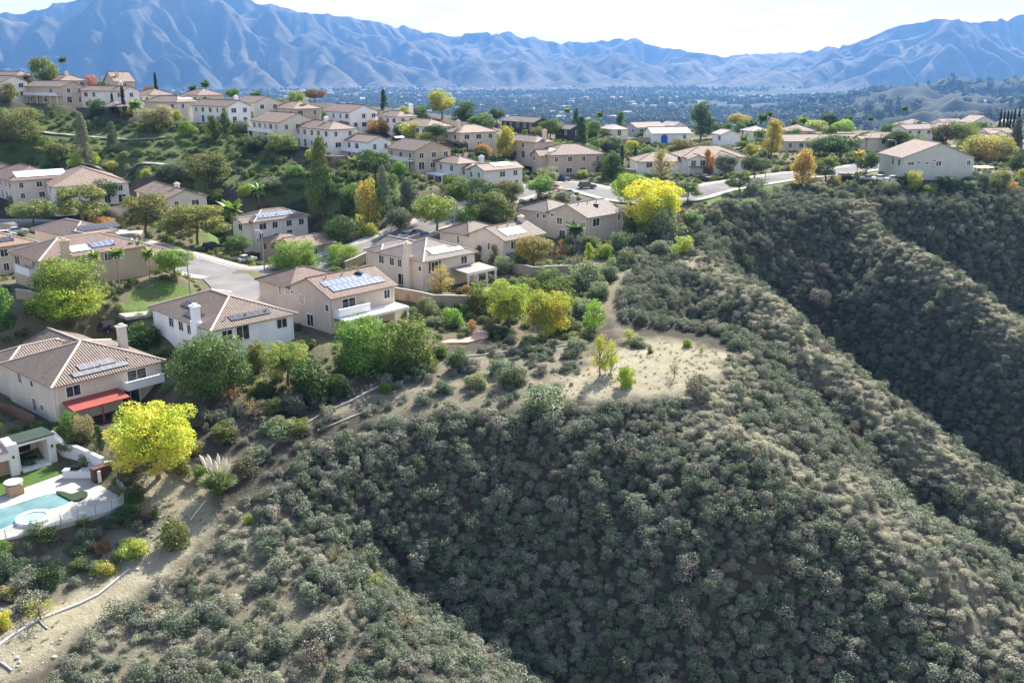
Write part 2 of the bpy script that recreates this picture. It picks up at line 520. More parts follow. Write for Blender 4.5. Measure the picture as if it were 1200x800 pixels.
H('h1','beige two storey house with red patio awning behind the bright yellow tree',(62,451),112,49,-14,188,5.5,'hipx',SAND,R_BRN,
  [('L',4.3,1.4,.9,.8),('L',6.6,1.3,1.0,1.7),('L',6.5,4.25,.8,.8),('L',10.2,4.2,1.1,1.3),('R',2.4,4.1,1.8,1.35),('R',11.0,3.9,2.6,1.9),('R',9.8,1.2,2.4,2.2)],
  chim=[(13.0,7.0,2.4)], solar=[('R',4.2,9.0,1.5,2.7,0),('R',2.9,10.2,.35,1.25,0)], awning=('R',.8,8.2,2.75,3.2,(.27,.065,.05)), balcony=('R',8.7,14.0,2.75,1.7), caps=1)
H('h2','white two storey house with brown hip roof and panels on both visible slopes',(248,385),124,45,178,343,5.5,'hip',WHITE,R_BRN,
  [('L',.9,4.2,.7,1.0),('L',6.7,4.1,1.0,1.3),('L',9.2,4.1,1.3,1.3),('L',12.2,4.1,1.3,1.3),('L',8.4,1.2,1.0,2.0),('R',2.2,4.1,1.5,1.4),('R',4.6,4.0,1.9,2.0),('R',10.9,4.2,1.6,1.3)],
  wchim=('L',3.9), solar=[('R',3.4,9.6,.75,1.95,1),('L',5.2,9.0,.5,1.9,1),('L',9.4,12.6,2.0,3.2,1)], caps=1)
H('h3','pinkish tan gabled house with blue solar rows and white balcony deck',(387,348),135,47,301,462,5.7,'gab',(.56,.465,.38),R_RED,
  [('L',.9,3.9,.8,1.0),('L',7.2,4.2,1.2,1.3),('L',5.4,1.2,1.6,1.8),('L',9.6,4.9,.9,.5),('L',11.7,4.6,.6,.7),('L',13.6,4.5,.5,1.2),('R',3.3,4.0,2.4,1.8),('R',10.7,4.3,1.1,1.3)],
  solar=[('R',1.3,11.2,1.0,2.55,2),('R',.9,9.8,2.65,4.0,2)], patio=('R',.2,12.4,2.6,3.2,0,(.75,.75,.73)), balcony=('R',.4,6.2,2.75,1.5), dish=('R',8.6,4.3), caps=0)
H('h4','cream hip roofed house with outside chimney and white post patio cover',(496,305),160,46,428,556,5.5,'hipx',(.64,.56,.46),R_GRY,
  [('L',.9,3.9,.7,.8),('L',6.4,4.1,1.0,1.3),('L',8.6,4.1,1.2,1.3),('L',11.6,4.1,1.4,1.4),('L',6.0,1.2,1.9,2.0),('R',2.6,4.0,1.6,1.7,1),('R',9.6,4.2,1.4,1.3)],
  wchim=('L',3.9), solar=[('R',3.0,7.6,1.0,3.2,3),('R',7.6,10.4,1.0,2.1,3)], patio=('R',6.2,13.4,2.9,4.6,4,(.26,.23,.21)), caps=1)
H('h5','cream gabled house with dark hip wing and one glaring white panel block',(591,281),180,48,515,638,5.5,'gab',(.62,.55,.47),R_BRN,
  [('L',4.1,3.8,.5,1.4),('L',13.0,4.0,.5,1.4),('L',2.6,.9,1.2,1.0),('R',2.6,4.1,1.5,1.4),('R',6.2,4.2,1.3,1.3),('R',11.0,4.2,1.5,1.3)],
  solar=[('R',1.8,7.6,1.0,3.6,3)], awning=('R',.6,4.0,2.5,2.0,(.12,.12,.14)), chim=[(10.5,5.0,1.5)], caps=0)
H('h6','taupe grey gabled house left of the tall bright yellow tree',(688,254),196,46,607,730,5.6,'gab',GREIGE,R_GRY,
  [('L',.8,3.8,.9,1.1),('L',7.6,3.9,1.5,1.4),('L',9.6,5.0,1.0,.6),('L',12.3,4.4,.9,1.0),('L',14.2,4.3,.9,1.0),('L',6.8,1.1,1.6,1.8),('R',3.0,4.1,2.3,1.6),('R',10.8,4.3,.9,1.3)],
  chim=[(5.5,8.5,1.6)], dish=('R',7.2,3.6), caps=0)
H('h7','sand coloured corner house behind the queen palms with stone balcony bay',(47,304),148,49,13,172,5.5,'hipx',(.5,.41,.3),R_RED,
  [('L',9.0,4.2,2.0,1.4),('L',2.6,3.9,1.2,1.9),('L',2.6,1.2,2.0,2.0),('R',1.3,4.1,1.4,1.3),('R',7.0,4.2,1.2,1.3),('R',11.0,4.3,1.0,1.2),('R',12.6,4.3,1.0,1.2)],
  wchim=('R',4.0), solar=[('R',5.4,8.6,.6,2.6,3),('R',9.2,13.4,1.2,2.8,2)], balcony=('L',1.0,6.4,2.8,1.6), caps=1, wing=1)
H('h7b','terracotta roofed house cut by the picture edge beside the corner house',(-34,292),166,50,-90,40,5.4,'hip',PEACH,R_ORG,'auto',solar=[('R',3,8,1,2.6,1)],caps=1)
H('h7c','low terracotta house whose back roof carries a long dark panel array',(84,276),176,52,40,135,4.0,'hip',SAND,R_PINK,'none',solar=[('R',2.0,10.5,.8,3.0,1)],caps=1)
H('h8a','white gable fronted house with grey panels over its broad hip roof',(298,259),214,44,276,360,5.4,'hip',OFFW,R_BRN,'auto',solar=[('R',1.6,11.0,.8,2.8,2)],front=1,caps=1)
H('h8b','pinkish beige house with two lower garage roofs behind the lime trees',(345,290),200,45,303,392,5.2,'gab',(.55,.44,.34),R_PINK,'auto',garage=1,caps=0)
H('h9','long roofed cream house above the driveway with a gable end window',(194,233),222,38,131,240,5.3,'gyy',CREAM,R_TAN,'auto',garage=1,chim=[(5,6,1.3)])
H('h10','cream house with bay of shuttered windows and pale brown hip roof',(62,218),228,33,37,150,5.4,'hip',OFFW,R_TAN,'auto',garage=1,shut=1)
H('h11','beige house at the picture edge with a glaring white solar roof',(13,211),232,42,-22,78,5.4,'hip',SAND,R_RED,'auto',solar=[('R',1.5,13.5,.8,4.2,3)])
H('h12','brown house with steep gable peeking in at the picture edge',(4,203),250,40,-30,16,5.4,'gyy',(.36,.28,.23),R_RED,'auto')
H('h13','white house leftmost in the upper hill row',(2,95),312,62,-20,30,5.4,'gyy',OFFW,R_PINK,'auto')
H('h14','tan house with long balcony porch and gable end in the upper row',(72,101),310,60,30,98,5.6,'gyy',TAN,R_TAN,'auto',porch=1)
H('h15','pale cream house with white fronted upper windows beside the paired cypresses',(143,106),305,62,95,157,5.6,'gyy',OFFW,R_TAN,'auto',chim=[(4,5,1.2)])
H('h16','tan hip roofed house right of the tallest cypress',(207,119),298,58,169,232,4.6,'hip',CREAM,R_TAN,'auto',solar=[('R',2,7,1,2.4,3)])
H('h17','white two storey house with gable facing right on the hill row',(267,124),290,52,225,293,5.5,'gyy',WHITE,R_PINK,'auto',chim=[(6,4,1.2)])
H('h18','cream house with white balcony rail above the green slope',(327,143),265,40,295,371,5.6,'gyy',CREAM,R_TAN,'auto',porch=1)
H('h19','off white stucco house with red hip roof over a walled yard',(386,151),256,42,345,418,5.6,'hip',OFFW,R_PINK,'auto',chim=[(4,8,1.2)])
H('h20','bright white gabled house with row of upper windows and dark porch',(432,166),250,40,397,458,5.5,'gyy',(.76,.79,.82),R_TAN,'auto',porch=1,solar=[('R',9,12,1,2,3)])
H('h21','tan gabled house with white bay balcony below the white row house',(486,176),242,38,454,528,5.4,'gyy',(.5,.42,.31),R_BRN,'auto',porch=1)
H('h22','white house with broad gable on the crest behind the orange tree',(410,131),300,44,379,442,5.4,'gyy',WHITE,R_PINK,'auto',solar=[('R',3,6,1,2,3)])
H('h23','pale house with red roof and narrow chimney left of the round lime tree',(466,136),296,40,442,488,5.0,'hip',OFFW,R_PINK,'auto',chim=[(7,3,1.8)])
H('h24','pale grey house with white patio cover below the tan gabled house',(536,191),238,40,510,560,5.6,'hip',LGREY,R_TAN,'auto',patio=('L',2,9,2.7,3.4,0,(.75,.76,.77)))
H('h25','light gabled house with glaring white solar slope over the dark oaks',(567,199),232,40,537,612,5.4,'gab',(.62,.62,.58),R_TAN,'auto',solar=[('R',4,10,1,3,3)],chim=[(4,6,1.2)])
H('h26','beige hip roofed house right of the dark round bush near the ridge',(539,155),278,36,519,582,5.4,'hip',SAND,R_TAN,'auto',chim=[(2,4,1.6)])
H('h28','peach house with tall stucco chimney behind the tall lime tree',(627,166),272,34,590,637,5.2,'hip',PEACH,R_PINK,'auto',chim=[(4,1,1.6)])
H('h29','large peach pink house with dark garage facing the cul-de-sac',(644,181),264,18,627,708,5.8,'hip',(.55,.42,.34),R_RED,'auto',garage=1,front=1,solar=[('L',2,7,1,3,3)])
H('h30','dark brown barn like house on the skyline below the ridge',(626,143),345,40,588,645,4.4,'gyy',BROWNW,R_GRY,'auto')
H('h31','small dark brown gabled house beside the tall fan palm',(668,151),330,40,651,680,4.0,'gyy',BROWNW,R_GRY,'auto')
H('h32','blue grey gabled house above the long patio wall',(746,149),345,28,731,779,5.4,'gxx',BLUEGREY,R_TAN,'auto')
H('h32b','white steep roofed house between blue grey house and tall pine',(790,147),352,36,776,802,5.4,'gyy',WHITE,R_PALE,'auto')
H('h32c','low cream house left of the blue grey house',(716,151),330,20,702,734,3.2,'hip',CREAM,R_PALE,'auto')
H('h33','low white building with pale flat roof and blue door',(764,156),318,10,757,809,3.4,'gxx',(.74,.78,.82),R_PALE,'auto')
H('h34','white steep gabled house behind the palms right of the pine',(846,157),320,14,838,866,4.6,'gyy',WHITE,R_PALE,'auto')
H('h36','wide street front house with twin window gable and brown hip roofs',(750,184),264,6,741,876,5.0,'wide',OFFW,R_TAN,None)
H('h37','long low brown roofed house across the road behind the gold tree',(920,165),300,5,905,1008,3.4,'gxx',SAND,R_TAN,'auto')
H('h38','pink roofed house with front gable behind the dark round street tree',(1018,161),300,12,1004,1064,4.4,'hip',SAND,R_PINK,'auto',front=1)
H('h39','grey roofed house behind the pink roofed one on the flat',(1062,151),345,22,1050,1094,4.4,'gxx',LGREY,R_GRY,'auto')
H('h40','grey green house with huge blank gable wall on the canyon rim',(1059,184),236,2,1043,1142,5.7,'gyy',GREYGREEN,R_PINK,
  [('R',4.0,4.3,.9,.5),('R',6.0,4.2,.9,.6),('R',9.0,4.1,1.3,1.2),('R',16.6,4.2,.9,1.2),('R',2.0,4.1,1.5,.8),('R',8.0,4.8,.9,.4),('L',2.0,4.2,1.4,1.6),('L',5.6,4.2,1.4,1.6)],garage=1)
H('h41','white garage fronted house by the bright parking court',(1158,155),335,8,1150,1187,4.2,'front',WHITE,R_TAN,'auto')
H('h42','tan roofed house on the flat behind the rust brown tree',(1098,149),370,20,1084,1130,4.0,'hip',SAND,R_PALE,'auto')
H('h43','far tan gabled house left of the distant cypress row',(1140,143),410,25,1124,1166,4.2,'gyy',LGREY,R_TAN,'auto')
H('h50','red roofed house highest at the picture edge on the hill',(20,88),350,55,-22,40,5.0,'hip',CREAM,R_PINK,'auto')
H('h51','tan roofed house behind the porch house on the hill crest',(72,94),345,50,38,102,4.4,'hip',CREAM,R_TAN,'auto',chim=[(4,4,1.4)])
H('h52','tan gabled house standing behind the pale cream one on the hill',(134,95),340,35,122,157,5.0,'gxx',TAN,R_TAN,'auto',chim=[(2,4,1.3)])
H('h53','pink roofed house between the rust tree and tallest cypress',(176,111),325,50,155,204,4.4,'hip',CREAM,R_PINK,'auto')
H('h54','low red roofed house under the small hilltop palms',(232,111),325,45,212,262,4.4,'hip',CREAM,R_PINK,'auto')
H('h55','beige gabled house behind the fan palm on the hill row',(298,120),310,40,274,330,5.2,'gyy',CREAM,R_PINK,'auto')
H('h56','brown roofed house right of the hilltop fan palm',(344,127),305,40,320,376,4.6,'hip',TAN,R_TAN,'auto',chim=[(6,3,1.4)])
H('h57','low tan roofed house below the round lime tree',(500,148),282,36,466,530,4.2,'hip',SAND,R_TAN,'auto')

H('h60','low tan house with brown roof between pine and yellow tree row',(928,153),350,12,912,956,3.6,'hip',SAND,R_TAN,'auto')
H('h61','far pink roofed house touching the valley edge behind the front gable house',(1066,146),420,18,1046,1092,3.8,'hip',CREAM,R_PINK,'auto')
H('h62','far low grey house on the valley edge left of the yellow olive tree',(1104,143),425,14,1092,1128,3.6,'gxx',LGREY,R_GRY,'auto')
H('h63','far white house before the distant cypress row',(1182,145),420,20,1168,1200,3.8,'gyy',OFFW,R_PALE,'auto')
H('h64','white low house between the tall pine and the golden tree',(880,153),345,15,868,902,3.4,'hip',OFFW,R_PALE,'auto')
def along(ox, oy, z, th, px):
    k = (px - 600) / FPX
    return (k * (oy * CP + (HC - z) * SP) - ox) / (math.cos(th) - k * math.sin(th) * CP)
for s in HS:
    x, y, z = aty(*s['c'], s['y'])
    s['o'] = (x, y); s['z'] = z - s['h']
    s['W'] = min(24, max(6.5, along(x, y, z, s['th'], s['pr'])))
    s['D'] = min(22, max(7.0, along(x, y, z, s['th'] + math.pi / 2, s['pl'])))
    if s['style'] == 'wide': s['W'] = along(x, y, z, s['th'], s['pr']); s['D'] = 13
    if s['key'] in ('h40',): s['D'] = 14
    if s['key'] in ('h33', 'h37'): s['D'] = 9
    flat(x, y, s['th'], -3.5, s['W'] + 2, -4, s['D'] + 2, s['z'], 7.0)
# level yards and courts
POOL_TH = math.radians(45)
POOL_O = atz(-6, 634, -9.6)            # near left corner of the pool terrace
POOL_PAD = (POOL_O[0], POOL_O[1], math.cos(POOL_TH), math.sin(POOL_TH), -16, 13.5, -.3, 17)
flat(POOL_O[0], POOL_O[1], POOL_TH, -16, 12.5, 0.3, 17, -9.6, 3.0)
def zline(pp, w, bl):
    pts = [aty(*p) for p in pp]
    ROADS.append((pts, w, bl))
    return pts
STREET = zline([(-40,262,225),(60,262,222),(150,289,196),(205,304,186),(262,322,173),(345,318,180),(430,292,192),(495,266,206),(580,234,228),(655,214,252),(690,221,240),(745,236,224),(795,233,226),(835,220,234),(880,213,242),(925,206,252),(975,202,260),(1035,193,272),(1090,180,300),(1150,171,322),(1240,165,335)], 6.8, 5)
BRANCH = zline([(262,322,173),(280,336,160),(272,352,149),(238,368,140)], 4.5, 4)
# ---------------------------------------------------------------- ground sheet (near), valley floor, mountains
def wpoly(pix): return np.array([at(*p)[:2] for p in pix])
def inpoly(x, y, P):
    ins = np.zeros(x.shape, bool); n = len(P)
    for i in range(n):
        x0, y0 = P[i]; x1, y1 = P[(i + 1) % n]
        c = (y0 > y) != (y1 > y)
        ins ^= c & (x < x0 + (y - y0) * (x1 - x0) / ((y1 - y0) if abs(y1 - y0) > 1e-9 else 1e-9))
    return ins
def poly_soft(x, y, P, soft):
    """1 inside, falling to 0 over soft metres outside, ragged by noise"""
    d = np.full(x.shape, 1e18); n = len(P)
    for i in range(n):
        x0, y0 = P[i]; x1, y1 = P[(i + 1) % n]
        dx, dy = x1 - x0, y1 - y0
        t = np.clip(((x - x0) * dx + (y - y0) * dy) / (dx * dx + dy * dy + 1e-9), 0, 1)
        d = np.minimum(d, (x - x0 - t * dx) ** 2 + (y - y0 - t * dy) ** 2)
    d = np.sqrt(d); d = np.where(inpoly(x, y, P), -d, d)
    return np.clip(0.5 - d / soft + fbm(x / 2.5, y / 2.5, 5, 3) * 0.35, 0, 1)
def line_soft(x, y, pts, hw, soft):
    d, _ = seg_dist(x, y, [(p[0], p[1], 0) for p in pts])
    return np.clip(0.5 - (d - hw) / soft + fbm(x / 2.0, y / 2.0, 15, 3) * 0.3, 0, 1)

TAN_POLYS = [wpoly([(165,585),(215,556),(240,580),(238,622),(200,655),(130,705),(60,768),(0,805),(-40,805),(0,752),(110,684),(188,628),(196,602)]),
             wpoly([(652,462),(668,438),(690,425),(740,395),(800,402),(852,412),(846,438),(800,462),(730,468),(665,468)]),
             wpoly([(800,292),(822,300),(812,315),(790,306)])]
PATHS = [([at(*p) for p in [(-20,790),(60,730),(130,695),(190,650),(228,612),(215,580),(190,570)]], 2.7),
         ([at(*p) for p in [(215,580),(262,548),(310,520),(370,492),(440,464),(520,452),(600,450),(690,440)]], .7),
         ([at(*p) for p in [(735,400),(716,368),(712,345),(735,320),(755,308)]], 0.35)]
GREEN_POLYS = [wpoly([(-30,126),(60,125),(110,140),(200,142),(290,150),(300,178),(360,200),(420,205),(480,215),(470,238),(420,262),(380,250),(350,236),(300,225),(240,225),(200,215),(120,196),(-30,200)])]
LAWNS = [wpoly([(150,340),(200,328),(232,340),(226,352),(180,368),(140,372)]), wpoly([(812,233),(868,222),(930,212),(935,220),(880,230),(830,240)]),
         wpoly([(225,280),(262,281),(262,292),(228,292)]), wpoly([(396,415),(420,418),(418,432),(396,428)]), wpoly([(1017,198),(1042,201),(1040,208),(1015,205)])]
SOIL = [wpoly([(0,640),(140,600),(180,600),(200,560),(150,520),(60,500),(60,420),(200,470),(300,480),(420,440),(520,400),(600,400),(690,400),(760,300),(900,235),(1200,215),(1200,150),(600,150),(300,230),(0,270),(-80,300),(-80,640)])]

N_ANG, N_RAD = 900, 620
ang = np.linspace(math.radians(-52), math.radians(52), N_ANG)
rad = np.concatenate([np.geomspace(26, 520, N_RAD - 40), np.linspace(524, 900, 40)])
A, R_ = np.meshgrid(ang, rad)
GX, GY = np.sin(A) * R_, np.cos(A) * R_
GZ = T(GX, GY)
def grid_mesh(name, X, Y, Z):
    nr_, na = X.shape
    me = bpy.data.meshes.new(name)
    co = np.stack([X, Y, Z], -1).reshape(-1, 3).astype(np.float32)
    i = np.arange((nr_ - 1) * na).reshape(nr_ - 1, na)[:, :-1].ravel()
    q = np.stack([i, i + 1, i + na + 1, i + na], -1)
    me.vertices.add(len(co)); me.vertices.foreach_set('co', co.ravel())
    me.loops.add(q.size); me.loops.foreach_set('vertex_index', q.ravel().astype(np.int32))
    me.polygons.add(len(q)); me.polygons.foreach_set('loop_start', (np.arange(len(q)) * 4).astype(np.int32))
    me.polygons.foreach_set('loop_total', np.full(len(q), 4, np.int32))
    me.polygons.foreach_set('use_smooth', np.ones(len(q), bool))
    me.update(calc_edges=True)
    return me
gme = grid_mesh('ground', GX, GY, GZ)
zone = np.zeros((GX.size, 4), np.float32); zone[:, 3] = 1
tanm = np.zeros(GX.shape); grn = np.zeros(GX.shape); soil = np.zeros(GX.shape)
near = R_ < 420
for P in TAN_POLYS: tanm = np.maximum(tanm, poly_soft(GX, GY, P, 3.0))
for (pts, hw), wt in zip(PATHS, (1, .8, .45)): tanm = np.maximum(tanm, line_soft(GX, GY, pts, hw, 2.0) * wt)
DRY = [wpoly([(40,820),(110,735),(190,672),(245,622),(262,598),(300,575),(335,600),(480,800),(480,830)]), wpoly([(420,470),(500,430),(600,402),(690,402),(668,470),(560,482),(440,490)]), wpoly([(-20,690),(60,650),(150,615),(200,625),(110,688),(-20,752)])]
for P in DRY: tanm = np.maximum(tanm, poly_soft(GX, GY, P, 3.0) * .5)
for pts, s_, w_ in CREST[:3]:                      # the wind-dried backs of the spurs
    dq_, _ = seg_dist(GX, GY, pts); tanm = np.maximum(tanm, np.clip(1.15 - dq_ / 5.5 + fbm(GX / 4, GY / 4, 19, 3) * .4, 0, 1) * .62)
for P in GREEN_POLYS: grn = np.maximum(grn, poly_soft(GX, GY, P, 3.0) * 0.6)
for P in LAWNS: grn = np.maximum(grn, np.clip(poly_soft(GX, GY, P, 1.2), 0, 1) * (.55 + .45 * np.clip(fbm(GX / 3, GY / 3, 27, 3) + .5, 0, 1)))
for P in SOIL: soil = np.maximum(soil, poly_soft(GX, GY, P, 4.0))
zone[:, 0] = tanm.ravel(); zone[:, 1] = grn.ravel(); zone[:, 2] = soil.ravel()
ca = gme.color_attributes.new('ground_kind', 'FLOAT_COLOR', 'POINT')
ca.data.foreach_set('color', zone.ravel())

m, t, out = nmat('earth')
b = node(t, 'ShaderNodeBsdfPrincipled', i_Roughness=0.95); b.inputs['Specular IOR Level'].default_value = 0.1
at_ = node(t, 'ShaderNodeAttribute', attribute_name='ground_kind')
sp = node(t, 'ShaderNodeSeparateColor'); t.links.new(at_.outputs['Color'], sp.inputs[0])
n1 = noise(t, 0.5, 7, 0.7); n2 = noise(t, 4.0, 5, 0.7)
canyon = ramp(t, n1, [(0.3, (.04, .036, .028)), (0.55, (.06, .054, .042)), (0.75, (.095, .085, .065))])
soilc = ramp(t, n1, [(0.3, (.085, .07, .045)), (0.48, (.13, .11, .07)), (0.62, (.09, .10, .045)), (0.75, (.07, .10, .03))])
tanc = mix(t, ramp(t, n2, [(0.45, (0, 0, 0)), (0.75, (.8, .8, .8))]), ramp(t, n1, [(0.3, (.21, .185, .125)), (0.5, (.275, .25, .175)), (0.68, (.315, .295, .215))]), (.15, .14, .09))
grnc = ramp(t, n2, [(0.3, (.05, .09, .02)), (0.55, (.09, .15, .03)), (0.75, (.15, .19, .06))])
c = mix(t, sp.outputs[2], canyon, soilc)
c = mix(t, sp.outputs[0], c, tanc)
c = mix(t, sp.outputs[1], c, grnc)
t.links.new(c, b.inputs['Base Color'])
bp = node(t, 'ShaderNodeBump', i_Strength=0.8, i_Distance=0.25)
t.links.new(noise(t, 2.2, 6, 0.7), bp.inputs['Height']); t.links.new(bp.outputs[0], b.inputs['Normal'])
t.links.new(b.outputs[0], out.inputs['Surface'])
gme.materials.append(m)
ground = link('ground', gme); tag(ground, kind='structure')

# --- valley floor out to the foot of the mountains, with low hills on the right
def valley_z(x, y):
    r = np.sqrt(x * x + y * y)
    z = -100 + fbm(x / 700, y / 700, 31, 3) * 6
    side = np.clip((x / np.maximum(y, 1) - 0.24) / 0.2, 0, 1)
    hill = np.clip(1 - np.abs(vnoise(x / 520 + 3, y / 420, 41)) * 1.3, 0, 1) ** 1.5 * 75 + np.clip(1 - np.abs(vnoise(x / 210, y / 160, 43)) * 1.5, 0, 1) * 26
    band = np.clip((r - 1500) / 900, 0, 1) * np.clip((5200 - r) / 1200, 0, 1)
    hill = hill + (1 - 2 * np.abs(vnoise(x / 150, y / 110, 47))) * 24 + (1 - 2 * np.abs(vnoise(x / 70, y / 60, 49))) * 11
    hill = hill - 8
    z = z + hill * side * band
    z = z + np.clip((r - 4600) / 2000, 0, 1) ** 2 * 30
    return np.where(r < 900, -100 - (900 - r) * 0.02, z)
va = np.linspace(math.radians(-48), math.radians(48), 520)
vr = np.geomspace(880, 9800, 300)
A2, R2 = np.meshgrid(va, vr)
VX, VY = np.sin(A2) * R2, np.cos(A2) * R2
vme = grid_mesh('valley_floor', VX, VY, valley_z(VX, VY) - 0.4)
m, t, out = nmat('valley_soil')
b = node(t, 'ShaderNodeBsdfPrincipled', i_Roughness=1.0); b.inputs['Specular IOR Level'].default_value = 0.05
n1 = noise(t, 0.0035, 8, 0.65); n2 = noise(t, 0.02, 5, 0.6)
c = ramp(t, n1, [(0.32, (.03, .04, .02)), (0.5, (.06, .06, .035)), (0.62, (.055, .05, .038)), (0.75, (.085, .07, .052))])
c = mix(t, ramp(t, n2, [(0.36, (0, 0, 0)), (0.56, (.92, .92, .92))]), c, (.035, .042, .025))
t.links.new(c, b.inputs['Base Color']); t.links.new(b.outputs[0], out.inputs['Surface'])
vme.materials.append(m)
valley = link('valley_floor', vme); tag(valley, kind='structure')

# --- mountains: uplift and running water carve the ridges, then the crest is brought to the skyline of the photograph
SKY = [(-220,40),(-60,26),(0,20),(22,20),(60,10),(100,0),(180,-8),(250,-6),(300,4),(340,16),(400,22),(430,28),(480,36),(530,46),(560,42),(600,42),(640,52),(690,53),(735,47),(780,59),(845,70),(875,67),(940,65),(965,59),(1000,55),(1040,37),(1100,26),(1150,31),(1200,21),(1280,10),(1420,30)]
def sky_ang(bear):
    """elevation angle of the crest for a compass bearing (radians from straight ahead)"""
    px = np.array([p[0] for p in SKY], float); py = np.array([p[1] for p in SKY], float)
    d = np.array([ray(a, b_) for a, b_ in zip(px, py)])
    be = np.arctan2(d[:, 0], d[:, 1]); el = d[:, 2] / np.hypot(d[:, 0], d[:, 1])
    return np.interp(bear, be, el)
NXM, NYM, CELL = 330, 112, 36.0
mx = (np.arange(NXM) - NXM / 2) * CELL
my = 5750 + np.arange(NYM) * CELL
MX, MY = np.meshgrid(mx, my)
bear = np.arctan2(MX, MY); dist = np.hypot(MX, MY)
crest_el = sky_ang(bear)
crest_d = 8300 + 500 * np.sin(bear * 9 + 1) + 350 * vnoise(bear * 14, bear * 0 + 2, 3)
tt = np.clip((dist - 6000) / (crest_d - 6000), 0, 2)
target = (crest_el * crest_d + HC + 100)
prof = np.where(tt < 1, tt ** 0.75, np.clip(1 - (tt - 1) * 1.3, 0.0, 1))
U = np.maximum(target, 60) * prof / 600 * (1 + 0.45 * fbm(MX / 900, MY / 900, 77, 3))
U = np.maximum(U, 0)
Zm = nr.rand(NYM, NXM) * 2 + prof * 3
fixed = np.zeros((NYM, NXM), bool); fixed[0, :] = True; fixed[-1, :] = True
fixed |= (tt <= 0)
OFF = [(-1, -1), (-1, 0), (-1, 1), (0, -1), (0, 1), (1, -1), (1, 0), (1, 1)]
idx = np.arange(NYM * NXM).reshape(NYM, NXM)
for it in range(70):
    best = np.zeros((NYM, NXM)); rec = idx.copy(); rl = np.ones((NYM, NXM))
    for dy_, dx_ in OFF:
        L = math.hypot(dx_, dy_)
        sh = np.full((NYM, NXM), 1e9); si = idx.copy()
        ys = slice(max(0, -dy_), NYM - max(0, dy_)); yd = slice(max(0, dy_), NYM - max(0, -dy_))
        xs = slice(max(0, -dx_), NXM - max(0, dx_)); xd = slice(max(0, dx_), NXM - max(0, -dx_))
        sh[ys, xs] = Zm[yd, xd]; si[ys, xs] = idx[yd, xd]
        s_ = (Zm - sh) / L
        m_ = s_ > best
        best = np.where(m_, s_, best); rec = np.where(m_, si, rec); rl = np.where(m_, L, rl)
    order = np.argsort(Zm.ravel())
    recl = rec.ravel().tolist(); ol = order.tolist()
    acc = [1.0] * (NYM * NXM)
    for i in reversed(ol):
        j = recl[i]
        if j != i: acc[j] += acc[i]
    z = (Zm + U * 9.0 * ~fixed).ravel().tolist()
    fx = fixed.ravel().tolist(); rll = rl.ravel().tolist()
    kf = (np.sqrt(np.array(acc)) * 0.052 / np.array(rll)).tolist()
    for i in ol:
        j = recl[i]
        if j != i and not fx[i]:
            k = kf[i]
            nz = (z[i] + k * z[j]) / (1 + k)
            z[i] = nz if nz > z[j] else z[j] + 0.01
    Zm = np.array(z).reshape(NYM, NXM)
    # loose rock creeps downhill
    for _ in range(1):
        P_ = np.pad(Zm, 1, mode='edge')
        lap = P_[:-2, 1:-1] + P_[2:, 1:-1] + P_[1:-1, :-2] + P_[1:-1, 2:] - 4 * Zm
        Zm = Zm + 0.025 * lap * ~fixed
# gullies cut deeper than the spurs between them
P_ = Zm.copy()
for _ in range(14):
    Q_ = np.pad(P_, 1, mode='edge'); P_ = (Q_[:-2, 1:-1] + Q_[2:, 1:-1] + Q_[1:-1, :-2] + Q_[1:-1, 2:] + P_) / 5
Zm = np.maximum(Zm + 0.9 * (Zm - P_), 0)
# refine to 12 m with smooth interpolation
def cubic_up(Z, k):
    def up1(Z):
        n = Z.shape[0]; x = np.arange((n - 1) * k + 1) / k
        i = np.minimum(x.astype(int), n - 2); f = (x - i)[:, None]
        g = lambda o: Z[np.clip(i + o, 0, n - 1)]
        p0, p1, p2, p3 = g(-1), g(0), g(1), g(2)
        return p1 + 0.5 * f * (p2 - p0 + f * (2 * p0 - 5 * p1 + 4 * p2 - p3 + f * (3 * (p1 - p2) + p3 - p0)))
    return up1(up1(Z).T).T
K_ = 3
ZF = cubic_up(Zm, K_)
fx_ = np.linspace(mx[0], mx[-1], ZF.shape[1]); fy_ = np.linspace(my[0], my[-1], ZF.shape[0])
FX, FY = np.meshgrid(fx_, fy_)
be = np.arctan2(FX, FY); dd = np.hypot(FX, FY)
# bring the crest to the photographed skyline, bearing by bearing
nb = 220
bins = np.linspace(-0.72, 0.72, nb + 1)
el = (ZF - 100 - HC) / dd
which = np.clip(np.digitize(be, bins) - 1, 0, nb - 1)
rid = sum((1 - 2 * np.abs(vnoise(FX / L_ + vnoise(FX / 700, FY / 700, 5) * .8, FY / (L_ * 1.3) + 7, 60 + i_))) * A_ for i_, (L_, A_) in enumerate(((430, 40), (210, 22), (105, 10))))
ZF = ZF + (rid - 12) * np.clip(ZF / 160, 0, 1)
for _p in range(3):
    gain = np.ones(nb)
    for k in range(nb):
        m_ = which == k
        if not m_.any(): continue
        want = float(sky_ang(np.array([(bins[k] + bins[k + 1]) / 2]))[0])
        zz, dq = ZF[m_], dd[m_]
        gain[k] = np.clip(((want * dq + 100 + HC) / np.maximum(zz, 1))[np.argmax((zz - 100 - HC) / dq)], .2, 5)
    hw_ = np.hanning(9)[1:-1] if _p == 0 else np.hanning(6)[1:-1]
    gs = np.convolve(np.pad(gain, len(hw_) // 2, mode='edge'), hw_ / hw_.sum(), 'same')[len(hw_) // 2: len(hw_) // 2 + nb]
    ZF = ZF * np.interp(be, (bins[1:] + bins[:-1]) / 2, gs)
ZF = ZF + fbm(FX / 60, FY / 60, 55, 3) * np.clip(ZF / 40, 0, 1) * 4.0
ZF = ZF - 100 + np.clip((dd - 4600) / 2000, 0, 1) ** 2 * 30 - 3
